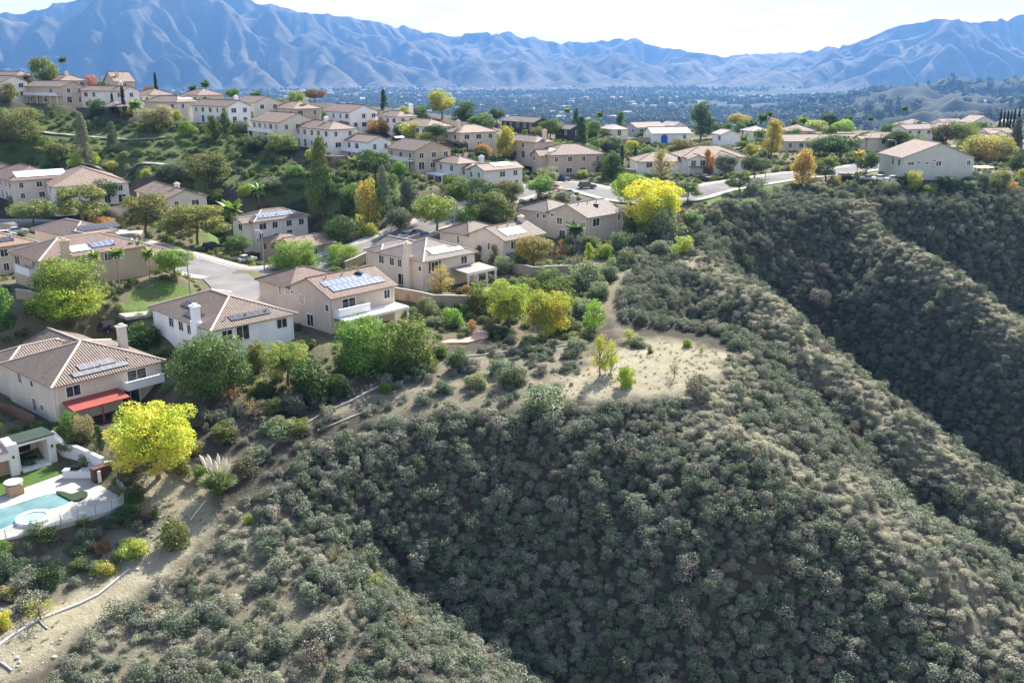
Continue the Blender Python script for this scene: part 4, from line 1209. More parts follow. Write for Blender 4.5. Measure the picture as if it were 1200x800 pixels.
def trunk_mesh(seed, clear=.3, spread=.30, r0=.028, limbs=6):
    r = random.Random(seed); mb = MB()
    bend = [(0, 0, 0), (r.uniform(-.02, .02), r.uniform(-.02, .02), clear * .5), (r.uniform(-.03, .03), r.uniform(-.03, .03), clear), (r.uniform(-.05, .05), r.uniform(-.05, .05), .62), (r.uniform(-.06, .06), r.uniform(-.06, .06), .82)]
    mb.tube([(0, 0, -.08)] + bend, [r0 * 1.35, r0 * 1.2, r0, r0 * .85, r0 * .5, r0 * .15], 7)
    for k in range(limbs):
        q = k * 2.4 + r.uniform(-.4, .4); z0 = clear + (.62 - clear) * k / limbs * .8
        e = (math.cos(q) * spread * r.uniform(.7, 1.1), math.sin(q) * spread * r.uniform(.7, 1.1), min(.92, z0 + r.uniform(.2, .36)))
        b = bend[2] if z0 < .5 else bend[3]
        s_ = (b[0], b[1], z0)
        mid = ((s_[0] + e[0]) / 2, (s_[1] + e[1]) / 2, (s_[2] + e[2]) / 2 - .03)
        mb.tube([s_, mid, e], [r0 * .6, r0 * .42, r0 * .12], 5)
    return mb.data('trunk', M_BARK, True)
TRUNK = [trunk_mesh(i) for i in range(4)]
TRUNK_TALL = [trunk_mesh(20 + i, .12, .16, .03, 9) for i in range(2)]
TRUNK_BARE = [trunk_mesh(30 + i, .2, .4, .03, 12) for i in range(2)]

def frond(mb_pts, q, lift, L, r, droop):
    """one arching palm frond: a spine with two rows of leaflets; returns quads"""
    out = []
    n = 9; prev = None
    for i in range(n + 1):
        s = i / n
        rad_ = L * (s - .18 * s * s * droop)
        z = lift * L * s - droop * L * .75 * s * s
        p = np.array([math.cos(q) * rad_, math.sin(q) * rad_, z])
        if prev is not None:
            side = np.array([-math.sin(q), math.cos(q), 0]); wdt = L * .21 * math.sin(math.pi * min(1, s * .9 + .12))
            for sg in (-1, 1):
                dn = np.array([0, 0, -wdt * .55])
                out.append([prev, p, p + side * sg * wdt + dn + (p - prev) * .5, prev + side * sg * wdt * .95 + dn + (p - prev) * .3])
        prev = p
    return out
def palm_crown(seed, n=34, L=.5, fan=False):
    r = random.Random(seed); Q = []
    for k in range(n):
        q = k * 2.399 + r.uniform(-.2, .2); t_ = k / n
        lift = 1.25 - 1.75 * t_ + r.uniform(-.15, .15)
        Q += frond(None, q, lift, L * r.uniform(.85, 1.1), r, .75 if not fan else .45)
    v = np.array(Q).reshape(-1, 3)
    v[:, 2] = v[:, 2]
    return raw_mesh('crown', v, len(Q), M_PALM)
PALM = [palm_crown(400 + i) for i in range(3)]
FAN = [palm_crown(420 + i, 34, .5, True) for i in range(2)]
def palm_trunk(seed):
    r = random.Random(seed); mb = MB()
    mb.tube([(0, 0, -.05), (r.uniform(-.02, .02), 0, .35), (r.uniform(-.02, .02), 0, .7), (0, 0, 1)], [.03, .024, .02, .024], 8)
    return mb.data('trunk', M_PALMBARK, True)
PTRUNK = [palm_trunk(i) for i in range(2)]

COLS = dict(lime=(.27,.34,.07), limey=(.38,.42,.07), yellow=(.66,.56,.08), yel2=(.42,.40,.09), olive=(.175,.195,.06), olive2=(.23,.235,.085), dgreen=(.08,.125,.04), green=(.14,.205,.055), bgreen=(.19,.28,.065),
            grey=(.23,.26,.17), greyd=(.15,.175,.11), rust=(.30,.17,.08), orange=(.50,.27,.09), gold=(.46,.37,.11), tan=(.36,.28,.16), brown=(.22,.14,.085), purple=(.2,.16,.15), palm=(.20,.27,.05), palmd=(.09,.14,.035), cyp=(.03,.045,.02), conif=(.11,.145,.085), rusty=(.28,.24,.08), pink=(.42,.2,.17), pampas=(.28,.31,.15))
NV = [0]
def jit(c, k=.12):
    return tuple(max(.01, x * (1 + rng.uniform(-k, k))) for x in c) + (1,)
CAT = dict(round='tree', hero='tree', dome='tree', cone='tree', column='tree', tall='tree', wispy='tree', bare='tree', palm='palm', fan='palm', bush='shrub', bigbush='shrub')
def plant(px, py, wpx, hpx, sp, colr, label, clear=None, group=None):
    p = at(px, py); far = p[1] > 415
    if far:                                   # stands on the skyline: only its top is sure
        p = aty(px, py, 352 if px < 620 else 392); p = (p[0], p[1], T1(p[0], p[1]))
    dep = p[1] * CP + (HC - p[2]) * SP
    mpp = dep / FPX
    dist_ = math.hypot(p[0], p[1]); a = math.atan2(HC - p[2], dist_)
    w = wpx * mpp
    k = NV[0]; NV[0] += 1
    rz = rng.uniform(0, 6.28)
    col_ = jit(COLS[colr])
    x, y = p[0], p[1]
    if sp in ('bush', 'bigbush'):
        h = max(.45 * w, (hpx * mpp - .55 * w * math.sin(a)) / math.cos(a))
        if far: h = max(2, aty(px, py - hpx, p[1])[2] - p[2])
        x += p[0] / dist_ * w * .32; y += p[1] / dist_ * w * .32
        z = T1(x, y)
        me = CROWN[sp][k % len(CROWN[sp])]
        o = link('shrub', me)
        o.location = (x, y, z - .1); o.scale = (w * 1.06, w * 1.06, h * 1.12); o.rotation_euler = (0, 0, rz); o.color = col_
        return tag(o, label, 'shrub', group)
    z = T1(x, y)
    h = max(.6 * w if sp not in ('palm', 'fan') else .3 * w, (hpx * mpp - .3 * w * math.sin(a)) / math.cos(a))
    if far: h = max(2.5, aty(px, py - hpx, p[1])[2] - p[2])
    if sp in ('palm', 'fan'):
        root = empty('palm_tree', (x, y, z - .1), rz, label, 'palm', group)
        t_ = link('trunk', PTRUNK[k % 2], root); tr = max(w * .8, 3.5); hh = max(h - w * .32, 1.0)
        t_.scale = (tr, tr, hh)
        c = link('crown', (PALM if sp == 'palm' else FAN)[k % (3 if sp == 'palm' else 2)], root)
        c.location = (0, 0, hh); c.scale = (w * 1.08, w * 1.08, w * (1.0 if sp == 'palm' else .85)); c.color = col_
        return root
    cl = {'round': .22, 'hero': .12, 'dome': .3, 'cone': .06, 'column': .02, 'tall': .1, 'wispy': .15, 'bare': .2}[sp] if clear is None else clear
    root = empty({'cone': 'conifer_tree', 'column': 'cypress_tree'}.get(sp, 'tree'), (x, y, z - .1), rz, label, 'tree', group)
    TS = TRUNK_TALL if sp in ('cone', 'column', 'tall') else (TRUNK_BARE if sp in ('bare', 'wispy') else TRUNK)
    t_ = link('trunk', TS[k % len(TS)], root); tw = min(w, h * 1.2) if sp not in ('column',) else w
    t_.scale = (tw, tw, h)
    me = CROWN[sp][k % len(CROWN[sp])]
    c = link('crown', me, root); c.location = (0, 0, h * cl); c.scale = (w * 1.05, w * 1.05, h * (1 - cl) * 1.03); c.color = col_
    return root

TREES = [
# upper hill row and its slope
(50,86,30,22,'round','olive','spreading olive tree on the skyline at the top of the hill'),(75,86,13,20,'fan','palmd','small shaggy palm beside the skyline olive tree'),
(30,94,20,10,'bush','green','green bush between the two highest houses on the hill'),(55,94,16,8,'bush','bgreen','bright bush in front of the hill crest roof'),
(107,99,18,12,'bush','pink','reddish pink bush between porch house and its tan neighbour'),(127,101,30,15,'bush','olive2','broad olive bush above the pale cream house roof'),
(176,113,18,12,'bush','rust','rust red tree crown just left of the tallest cypress'),
(185,122,6,33,'column','cyp','tallest dark cypress spire on the hill row'),(146,134,6,30,'column','cyp','leaning dark cypress at the right corner of the pale cream house'),(133,133,5,22,'column','cyp','shortest cypress in front of the pale cream house'),
(226,109,13,10,'fan','palmd','left one of the hilltop palms over the low red roof'),(241,107,15,13,'fan','palmd','right one of the hilltop palms over the low red roof'),(274,118,17,15,'round','green','round green tree on the skyline behind the white gable'),
(12,122,26,22,'bush','olive2','light green bush below the leftmost white hill house'),(115,137,22,18,'bush','dgreen','dark round bush under the pale cream house wall'),(160,138,20,22,'palm','palm','yellow green palm on the hill edge left of the grey tree'),
(185,154,42,32,'round','tan','greyish brown half bare tree in mid hill slope'),(207,140,16,12,'bush','limey','small yellow bush below the tan hip roof'),(221,160,22,18,'bush','bgreen','green bush below the white gable on the hill'),
(250,166,22,30,'tall','olive','olive upright tree left of the pair below the white gable house'),(265,160,18,30,'tall','green','dense upright tree right of the pair below the white gable house'),(258,142,10,12,'palm','palm','tiny palm touching the white gable house front'),
(285,158,22,14,'bush','grey','pale bush left of the cream balcony house'),(100,194,28,58,'cone','grey','tall silvery conifer standing alone on the hill slope'),(134,178,20,34,'cone','greyd','smaller grey conifer right of the silvery one on the slope'),
(26,200,72,42,'bigbush','olive2','wide brownish olive thicket on the slope at the left edge'),(68,200,30,24,'bush','olive','olive thicket end beside the silvery conifer foot'),
(90,201,18,18,'bush','lime','lime bush behind the pale hip roof below the conifer'),(112,198,16,16,'bush','limey','yellowish bush right of the lime one behind the pale hip roof'),(131,202,16,14,'round','yel2','small rounded yellow tree behind the tower of the pale house'),
(154,208,18,14,'bush','grey','grey bush between pale tower and long cream roof'),(172,210,14,12,'bush','yel2','little golden bush behind the long cream roof'),
(207,216,38,28,'round','greyd','grey olive tree left of the big rounded slope oak'),(245,224,52,46,'round','olive','big rounded olive oak at the foot of the green slope'),
(122,240,36,32,'round','dgreen','dense dark green round tree in front of the pale tower house'),(97,267,58,52,'dome','rusty','olive tree with rust tinged crown in front of the shuttered bay'),(172,277,62,54,'dome','olive2','mottled brown green tree in front of the driveway garage'),
(232,286,78,46,'dome','rusty','wide golden green street tree above its own dark road shadow'),(271,264,34,32,'palm','palm','yellow green feather palm cluster behind the white gable front'),(304,240,22,26,'palm','palm','second feather palm on the slope foot right of the cluster'),
(288,236,20,16,'bush','lime','lime shrub between the two feather palms'),(318,238,30,14,'bush','grey','pale grey shrub behind the panel covered roof'),
(40,264,52,30,'round','olive2','yellow olive tree behind the terracotta roofs at the left'),(118,270,36,14,'bush','orange','orange brown hedge behind the terracotta panels'),
(115,340,18,48,'palm','palm','queen palm nearest the stucco chimney of the corner house'),(140,334,22,46,'palm','palm','queen palm in the middle of the corner house side wall'),(161,322,26,44,'palm','palm','queen palm left of the corner garage end'),(176,328,20,40,'palm','palm','queen palm nearest the street tree on the corner lawn'),
(205,325,48,38,'dome','lime','yellow green street tree on the corner lawn by the lamp post'),(125,326,16,16,'bush','dgreen','dark shrub against the sand coloured side wall'),(153,332,10,9,'bush','dgreen','clipped dark bush by the garage end'),
(88,374,98,64,'bigbush','lime','huge lime green bush in front of the corner house'),(84,410,90,46,'bigbush','limey','spreading lime tree behind the beige house roof'),(6,316,20,22,'round','yel2','golden crown cut by the picture edge under the terracotta house'),(4,388,34,52,'bush','green','tall green shrub cut by the picture edge beside the huge lime bush'),
(168,410,54,38,'bush','dgreen','dark garden tree behind the beige house chimney'),(142,398,22,18,'bush','olive','olive shrub by the parked dark car'),
(279,302,38,28,'dome','green','small round street tree by the white parked car'),(262,288,14,10,'bush','dgreen','dark low shrub beside the white gabled garage'),
# lower left garden line
(250,478,104,92,'bigbush','green','big rounded dark green laurel mass in front of the white house'),(338,452,58,62,'hero','lime','bright lime green tree between dark laurel and pink house'),(366,474,60,58,'bush','dgreen','dark glossy tree right of the bright lime one'),(300,440,40,44,'bush','olive','olive shrub top under the white house eaves'),
(430,442,88,82,'bigbush','bgreen','bright pepper tree hiding the pink house patio'),(482,440,66,74,'bush','green','dark companion tree right of the bright pepper tree'),(470,446,44,34,'bush','dgreen','low dark bush at the foot of the pepper tree'),
(271,478,36,32,'bare','rust','small rusty brown tree under the dark laurel mass'),(186,560,104,100,'hero','yellow','large bright yellow tree beside the beige house and pool'),
(86,516,32,36,'bush','green','green upright shrub left of the awning end'),(100,520,24,36,'bush','tan','tan dried shrub beside the green upright one'),(117,530,18,34,'tall','dgreen','narrow dark shrub by the yellow tree trunk'),(62,508,24,18,'bush','dgreen','dark shrub in the bed behind the garden wall'),
(92,530,44,20,'bush','dgreen','sprawling dark planting behind the white garden wall'),(36,505,20,10,'bush','dgreen','low dark hedge along the beige house fence'),
(300,492,36,30,'bare','tan','dry open shrub on the soil bank below the laurel'),(330,520,48,34,'bush','grey','pale grey shrub above the drain line'),(345,490,36,30,'bush','greyd','grey green shrub under the dark glossy tree'),(322,488,28,24,'bush','olive2','mottled shrub between rusty tree and drain'),
(395,470,34,34,'bush','dgreen','dark round shrub above the stony drain bank'),(432,418,26,16,'bush','bgreen','bright low bush on the small lawn by the pepper tree'),(452,462,22,18,'bush','bgreen','small vivid bush at the drain bend'),
(238,565,24,22,'bush','bgreen','vivid green bush beside the pampas grass'),(288,560,34,26,'bush','greyd','dark shrub right of the pampas grass'),(212,560,30,24,'bush','olive2','shrub under the right edge of the yellow tree'),(160,590,28,22,'bush','dgreen','dark shrub between yellow tree and pool fence'),
(207,646,42,42,'bush','olive','round olive shrub on the dirt track edge'),(157,660,42,30,'bush','yel2','yellowish dry shrub on the pinkish bank'),(122,676,32,22,'bush','yel2','low yellow shrub below the pool bank'),(92,672,30,20,'bush','green','green shrub under the pool fence middle'),(60,690,38,30,'bush','dgreen','dark shrub on the bank at lower left'),(20,680,40,30,'bush','greyd','grey dark shrub on the bank near the picture edge'),
(48,726,44,34,'bare','yel2','straw yellow spiky shrub by the drain pipe'),(10,705,30,24,'bush','tan','tan dry shrub at the picture edge above the pipe'),(4,662,30,24,'bush','bgreen','fresh green shrub under the pool deck corner'),(146,616,34,12,'bush','dgreen','low green planting along the pool fence'),(96,652,36,14,'bush','greyd','grey low planting below the spa'),(5,738,22,26,'bush','yellow','bright yellow shrub cut by the left picture edge'),
(180,610,20,16,'bush','dgreen','small dark shrub on the pink soil slope'),(292,616,14,14,'bush','lime','small bright lime tuft on the dark canyon edge'),(120,650,26,18,'bush','rust','rust coloured dry patch shrub on the bank'),
# mid estate
(378,250,42,86,'cone','green','tall broad dark green conifer like tree before the red roofed house'),(432,274,38,64,'tall','gold','brown gold poplar left of the silvery pine'),(450,254,26,58,'cone','grey','silvery pine between gold poplar and grey green tree'),(480,262,38,52,'tall','greyd','grey green loose tree right of the silvery pine'),
(512,270,50,46,'round','lime','fresh lime round tree near the curved street lamp'),(469,274,34,32,'round','greyd','grey round clipped tree in front of the boundary wall'),(399,292,40,42,'round','dgreen','dark clipped ball tree behind the garage roofs'),(432,278,28,20,'bush','limey','yellow green bush beside the dark clipped ball tree'),
(345,320,70,44,'bigbush','lime','left lime tree behind the pink tan house roof'),(402,314,48,32,'bigbush','lime','right lime tree behind the pink tan house roof'),(410,262,30,34,'bush','dgreen','dark mixed thicket right of the tall conifer like tree'),(350,262,30,20,'bush','grey','pale shrub below the tall conifer like tree'),
(440,212,46,40,'round','dgreen','dark rounded oak below the white row house'),(415,196,18,14,'palm','palm','small palm on the terrace of the white row house'),(455,225,24,22,'bush','olive','olive shrub under the tan balcony house'),
(518,140,36,34,'round','yel2','round lime yellow tree alone on the ridge skyline'),(450,130,13,24,'cone','dgreen','dark pointed conifer on the skyline by the narrow chimney'),(347,122,26,16,'bush','lime','lime shrub crown on the hill near the fan palm'),(369,120,26,16,'round','brown','brown rounded tree on the skyline behind the white crest house'),
(332,134,20,16,'bush','olive','olive shrub under the brown hilltop roof'),(356,136,20,14,'bush','yel2','yellow green shrub beside the brown hilltop roof'),(301,132,18,26,'fan','palmd','fan palm on the hill between beige gable and brown roof'),(318,140,18,12,'bush','dgreen','dark hedge above the cream balcony house'),
(432,150,32,22,'round','rusty','olive tree with orange lower boughs on the white crest house lawn'),(444,158,34,16,'bush','orange','orange shrub below the olive tree near the crest house'),(482,164,38,24,'bush','yel2','yellow olive sprawling tree above the tan gabled house'),(511,166,26,22,'round','dgreen','dark green dome tree left of the beige hip house'),(494,142,24,18,'bush','green','mid green tree left of the ridge skyline tree'),(474,138,18,14,'bush','gold','gold brown shrub near the narrow chimney'),
(500,170,26,14,'bush','lime','lime groundcover behind the tan gabled house'),(540,176,20,10,'bush','dgreen','dark clipped bush at the beige hip house foot'),(300,182,40,16,'bush','dgreen','dark shrub row left of the cream balcony foot'),(330,186,44,14,'bush','olive2','pale flowering shrubs below the cream balcony house'),(365,190,18,14,'bush','yel2','golden shrub below the walled yard'),
(545,142,30,24,'bush','dgreen','dark tree cluster on the ridge right of the skyline tree'),(565,150,40,14,'bush','green','clipped hedge running down the ridge'),(582,144,18,18,'round','dgreen','round dark tree left of the brown barn like house'),(665,152,11,26,'fan','olive2','tall thin fan palm standing above the skyline'),(675,152,13,24,'cone','dgreen','dark conifer right of the tall fan palm'),
(611,156,15,16,'fan','palm','palm in front of the brown barn like house'),(645,164,26,26,'round','green','round green tree between brown house and peach house'),(628,164,18,16,'bush','olive2','pale olive bush left of that round green tree'),(681,172,22,34,'cone','dgreen','dark pyramid tree above the large peach house'),(697,162,24,22,'bush','green','green thicket right of the pyramid tree'),(690,152,26,14,'bush','dgreen','dark skyline thicket behind the small brown house'),(703,148,12,18,'palm','palmd','palm at the end of the skyline thicket'),
(592,188,30,40,'tall','yel2','tall yellow green tree right of the beige hip house'),(566,182,24,12,'bush','orange','orange shrub at the foot of the tall yellow green tree'),(606,190,22,10,'bush','green','green hedge in front of the peach chimney house'),
(727,148,15,18,'tall','green','slim green tree behind the low cream house'),(709,196,6,26,'column','cyp','left slim cypress beside the peach pink house'),(728,196,6,24,'column','cyp','middle slim cypress beside the peach pink house'),(744,198,5,24,'column','cyp','right slim cypress by the white chimney'),
(718,210,30,32,'bush','dgreen','dark tree on the bank behind the big yellow tree'),(703,204,24,22,'bush','greyd','grey green bank shrub by the cul-de-sac'),(690,190,20,16,'bush','green','shrub by the peach pink house entrance'),(682,208,16,10,'bush','yel2','yellow garden shrub beside the cul-de-sac suv'),(740,182,16,18,'round','yel2','small yellow tree left of the white chimney'),(718,178,30,20,'bush','grey','pale green thicket above the slim cypresses'),
(775,212,38,36,'wispy','tan','tan thinly leaved tree in front of the wide house wing'),(766,272,74,66,'hero','yellow','tall bright yellow tree right of the taupe house'),(738,246,42,44,'round','limey','lime yellow tree leaning behind the tall bright yellow one'),
(780,284,44,42,'bush','grey','grey green bush below the tall bright yellow tree'),(535,246,36,40,'round','olive','left dark oak below the solar gabled house'),(565,248,40,42,'round','dgreen','middle dark oak below the solar gabled house'),(597,248,34,38,'round','olive','right dark oak below the solar gabled house'),
(642,216,34,22,'bush','grey','grey green street bush left of the cul-de-sac'),(632,234,36,30,'round','bgreen','fresh green tree at the cul-de-sac corner'),(572,266,74,32,'bigbush','olive2','long pale olive tree behind the dark hip wing'),(548,262,34,22,'bush','lime','lime shrub behind the curved lamp post'),(660,236,14,20,'bare','tan','bare young tree at the street end'),
(674,292,28,34,'palm','palmd','feathery palm in front of the taupe house wall'),(657,240,20,10,'bush','grey','low pale hedge behind the taupe house roof'),
# gardens on the brow
(625,316,48,42,'round','rusty','rust green tree at the right of the cream gabled house'),(580,318,20,34,'tall','greyd','grey slim tree left of the cream gabled house front'),(610,318,26,28,'bush','green','green shrub under the rust green tree'),(588,322,26,26,'bush','grey','pale sage shrub beside the grey slim tree'),(560,312,16,26,'tall','brown','brown slim conifer behind the patio cover'),
(517,344,36,36,'wispy','gold','small golden tree before the shuttered window'),(597,384,58,60,'hero','limey','left lime yellow twin tree below the patio house'),(640,400,58,70,'hero','limey','right lime yellow twin tree taller and denser'),(655,372,50,50,'bush','green','dark green mass behind the right lime yellow twin'),(618,350,34,28,'bush','olive','olive shrub behind the left lime yellow twin'),
(658,302,18,22,'wispy','rust','rust pink thin tree by the brow wall'),(690,306,15,22,'tall','limey','narrow yellow green sapling right of the feathery palm'),(708,304,24,22,'bush','lime','lime round shrub at the netted garden'),(672,318,28,22,'bare','purple','purple grey leafless shrub under the palm'),(697,390,36,42,'wispy','lime','thin pale lime tree on the brow path'),(688,340,46,36,'bush','grey','grey shrub patch above the brow path'),(712,330,30,22,'bush','greyd','dark grey shrub beside the brow path bend'),(680,372,30,26,'bush','grey','silver shrub left of the thin pale lime tree'),
(563,368,38,38,'bush','olive','olive shrub left of the lime yellow twins'),(530,384,30,26,'bush','lime','lime round bush below the long garden wall'),(500,372,26,28,'bush','grey','grey bush below the orange fence'),(553,392,14,20,'wispy','orange','tiny orange tree on the brick terrace edge'),(584,398,36,20,'bush','dgreen','dark low hedge by the brick terrace'),(545,346,20,14,'bush','rust','reddish flower bed shrub inside the long wall'),
(800,300,30,26,'bush','yel2','yellow olive bush on the brow above the bare knob'),(742,272,24,20,'bush','green','green shrub under the lime yellow tree'),(725,296,26,26,'bush','greyd','grey shrub by the netting below the yellow tree'),(745,294,34,24,'bush','greyd','dark brow shrub right of the netting'),(812,268,30,22,'bush','grey','grey brow shrub right of the big yellow tree'),(835,262,26,18,'bush','greyd','dark brow shrub where the rim turns'),(770,300,30,20,'bush','grey','silver brow shrub at the head of the canyon'),
# promontory
(703,440,30,48,'wispy','limey','left thin yellow sapling on the bare knob'),(716,436,24,40,'wispy','limey','right thin yellow sapling on the bare knob'),(738,400,26,16,'wispy','yel2','low straggling yellow shrub behind the saplings'),(748,408,26,12,'bush','greyd','flat grey shrub on the bare knob edge'),(732,455,24,30,'bush','limey','round yellow green bush on the bare knob'),(805,407,13,12,'bush','lime','small lime tuft at the back of the bare knob'),(822,414,14,12,'bare','lime','sparse lime seedling right on the bare knob'),(790,442,18,24,'bare','grey','leafless grey shrub standing on the bare knob'),(762,414,8,10,'bush','greyd','tiny dark tuft in the middle of the bare knob'),
(640,492,66,46,'bush','grey','large pale grey shrub at the lip of the bare knob'),(600,455,40,30,'bush','greyd','grey shrub left of the pale grey one'),(538,436,30,34,'bush','greyd','grey green shrub on the stony bank'),(557,458,32,24,'bush','pampas','pale straw coloured shrub on the stony bank'),(520,462,26,18,'bush','greyd','dark little shrub by the upper drain'),(608,446,22,18,'bush','grey','silver shrub behind the grey one on the bank'),(350,512,32,24,'bush','olive','olive shrub at the drain corner'),(375,540,20,20,'bush','greyd','shrub at the canyon lip below the drain corner'),
(440,690,24,26,'bare','yel2','yellow dry shrub standing out of the dark canyon brush'),(395,660,26,26,'bare','tan','tan dry shrub on the edge of the dark canyon brush'),(478,735,30,24,'bare','tan','tan dead shrub lower in the dark canyon brush'),(956,372,30,26,'bush','purple','mauve flowering bush alone on the far dark slope'),
# roadside
(806,236,32,24,'dome','green','street tree nearest the big yellow tree on the verge'),(866,226,30,26,'dome','green','street tree in the middle of the green verge'),(886,234,38,26,'bush','grey','grey bush spilling over the green verge'),(830,206,18,32,'tall','orange','orange tree in front of the twin window gable'),(850,210,28,30,'round','greyd','dark olive tree right of the orange one'),(884,209,30,28,'round','dgreen','dark tree behind the road lamp'),(881,186,18,18,'round','yel2','small yellow tree by the wide house corner'),(904,182,32,40,'tall','yel2','olive yellow tree left of the long brown roof'),
(940,218,36,44,'tall','gold','gold orange street tree on the canyon side verge'),(967,213,34,30,'dome','green','round headed street tree beside the gold orange one'),(960,184,34,26,'round','greyd','grey green tree before the long brown roof'),(984,188,44,32,'round','dgreen','wide dark tree hiding the long brown roof end'),(1003,215,18,40,'palm','gold','palm with golden skirt beside the parked cars'),(1014,207,26,30,'round','dgreen','dark tree behind the golden skirted palm'),
(821,164,40,44,'tall','conif','tall dark pine on the skyline of the flat'),(837,162,24,20,'round','dgreen','dark round tree under the tall pine'),(852,158,14,14,'round','green','little green tree right of the tall pine'),(866,146,24,14,'round','gold','golden tree over the white steep gable'),(880,160,20,20,'palm','palmd','left palm behind the wide house'),(893,156,18,24,'palm','palmd','right palm behind the wide house'),(901,146,12,16,'fan','palmd','high palm against the valley right of the pine'),(908,152,22,14,'bush','orange','orange foliage left of the brown roof'),(870,172,18,16,'palm','palm','short palm in front of the white steep gable'),
(941,150,16,14,'fan','palm','fan palm at the left of the yellow tree row'),(955,154,28,14,'bush','yel2','left yellow green tree of the row behind the brown roof'),(988,154,32,16,'bush','limey','right yellow green tree of the row behind the brown roof'),(972,148,22,16,'round','dgreen','dark tree between the yellow green pair'),(994,146,14,12,'palm','palmd','dark palm over the right yellow green tree'),
(1050,182,34,30,'round','dgreen','big dark round tree behind the grey green house'),(1072,180,34,24,'bush','olive','olive spreading tree above the grey green house roof'),(1108,172,32,30,'round','brown','rust brown tree right of the pink roofs'),(1126,174,34,32,'round','olive2','yellow olive tree right of the rust brown one'),(1146,158,24,16,'round','green','green tree left of the white garage house'),(1188,184,24,44,'cone','greyd','tall grey conifer by the bright court'),(1193,200,24,24,'bush','dgreen','dark round shrub behind the little shed'),(1158,190,74,18,'bigbush','gold','long golden brown hedge behind the blank gable house'),(1128,180,26,18,'bush','olive','olive end of the long golden brown hedge'),(1060,134,10,10,'fan','palmd','distant palm on the flat behind pink roofs'),(1055,150,12,8,'bush','lime','lime shrub among the far flat roofs'),
(1070,224,22,22,'bush','gold','golden shrub below the grey green house'),(1042,230,24,16,'bush','grey','pale shrub left of the golden one on the rim'),(1087,232,18,16,'bush','lime','lime rim shrub under the blue tarp'),(1008,234,13,18,'bush','greyd','dark rim bush below the golden skirted palm'),(1170,226,28,24,'bush','olive2','olive rim shrub below the little shed'),(1185,228,16,16,'bush','orange','orange rim shrub near the picture edge'),(978,218,16,14,'bush','gold','gold shrub on the verge end'),(1105,226,30,10,'bush','dgreen','dark ivy mound under the blue tarp end'),(1134,228,26,10,'bush','green','green mound on the rim right of the tarp'),(1196,214,16,18,'bush','yel2','yellow shrub right of the little shed'),(1060,216,20,12,'bush','dgreen','low dark shrub beside the car row'),(925,226,24,12,'bush','greyd','dark shrub on the verge lip'),(958,228,30,14,'bush','grey','grey rim shrub under the gold orange tree'),(850,250,34,16,'bush','greyd','dark rim shrub below the street tree'),(875,248,30,14,'bush','grey','pale rim shrub under the grey bush'),
(640,338,34,26,'bush','green','green bush between block wall and right lime yellow twin'),(668,345,40,30,'bush','greyd','grey green bush mass right of the lime yellow twins'),(702,352,30,24,'bush','grey','silvery bush at the path bend below the netting'),(735,312,28,22,'bush','greyd','dark bush at the upper end of the brow path'),(692,292,26,18,'bush','green','green hedge under the feathery palm'),(757,285,30,24,'bush','olive','olive bush under the tall bright yellow tree'),(660,392,34,28,'bush','olive2','mottled bush right of the right lime yellow twin'),(676,412,28,20,'bush','grey','grey bush left of the thin saplings'),(625,420,30,20,'bush','greyd','dark bush below the left lime yellow twin'),(585,440,30,22,'bush','grey','pale sage on the bank left of the grey one'),(500,440,28,20,'bush','olive','olive bush on the bank below the brick terrace'),(930,164,26,16,'bush','green','green tree left of the long brown roof ridge'),(1040,158,22,14,'bush','green','green tree behind the pink roofed front gable house'),(1090,164,26,16,'bush','olive2','olive tree between grey roof and rust brown tree'),(1012,172,18,14,'bush','lime','lime shrub at the pink roofed house front'),(1075,150,14,10,'bush','dgreen','small dark tree among the grey roofs'),(1120,150,14,9,'bush','green','small green tree among the far roofs'),(1172,158,18,12,'bush','yel2','yellow shrub beside the white garage house'),(1020,150,10,14,'fan','palmd','thin palm over the pink roofs'),
(757,186,30,14,'bush','green','green hedge along the foot of the long patio wall'),(800,178,34,12,'bush','olive2','olive hedge in front of the low white building'),(826,178,28,14,'bush','green','green thicket between low white building and wide house'),(690,182,24,10,'bush','green','green strip above the peach pink roof'),(660,164,22,10,'bush','yel2','pale garden shrub below the small brown house'),(750,164,16,10,'bush','dgreen','dark planting on the patio wall'),
(150,120,20,12,'bush','green','green planting behind the pale cream house gable'),(240,132,22,14,'bush','green','green shrub in front of the small hilltop roof'),(310,128,20,10,'bush','yel2','yellow garden tree below the beige gable'),(395,140,16,12,'bush','dgreen','dark bush at the white crest house corner'),(460,150,16,12,'bush','green','green bush between pale red roofed houses'),(560,196,22,14,'bush','dgreen','dark bush between the pale grey and light gabled houses'),(650,196,20,12,'bush','green','green shrub left of the peach pink house'),
(60,214,26,16,'bush','green','garden tree behind the beige glaring roof house'),(20,250,26,14,'bush','olive2','olive shrub before the beige edge house'),(100,228,24,14,'bush','green','green shrub below the shuttered bay'),(255,240,26,16,'bush','green','green shrub behind the long cream roof end'),(410,240,30,26,'round','green','green tree between conifer like tree and gold poplar'),(530,226,26,22,'bush','green','green shrub below the white patio cover'),(470,206,24,18,'bush','bgreen','bright shrub below the tan balcony house'),(345,212,26,16,'bush','bgreen','bright bush on the slope under the walled yard'),
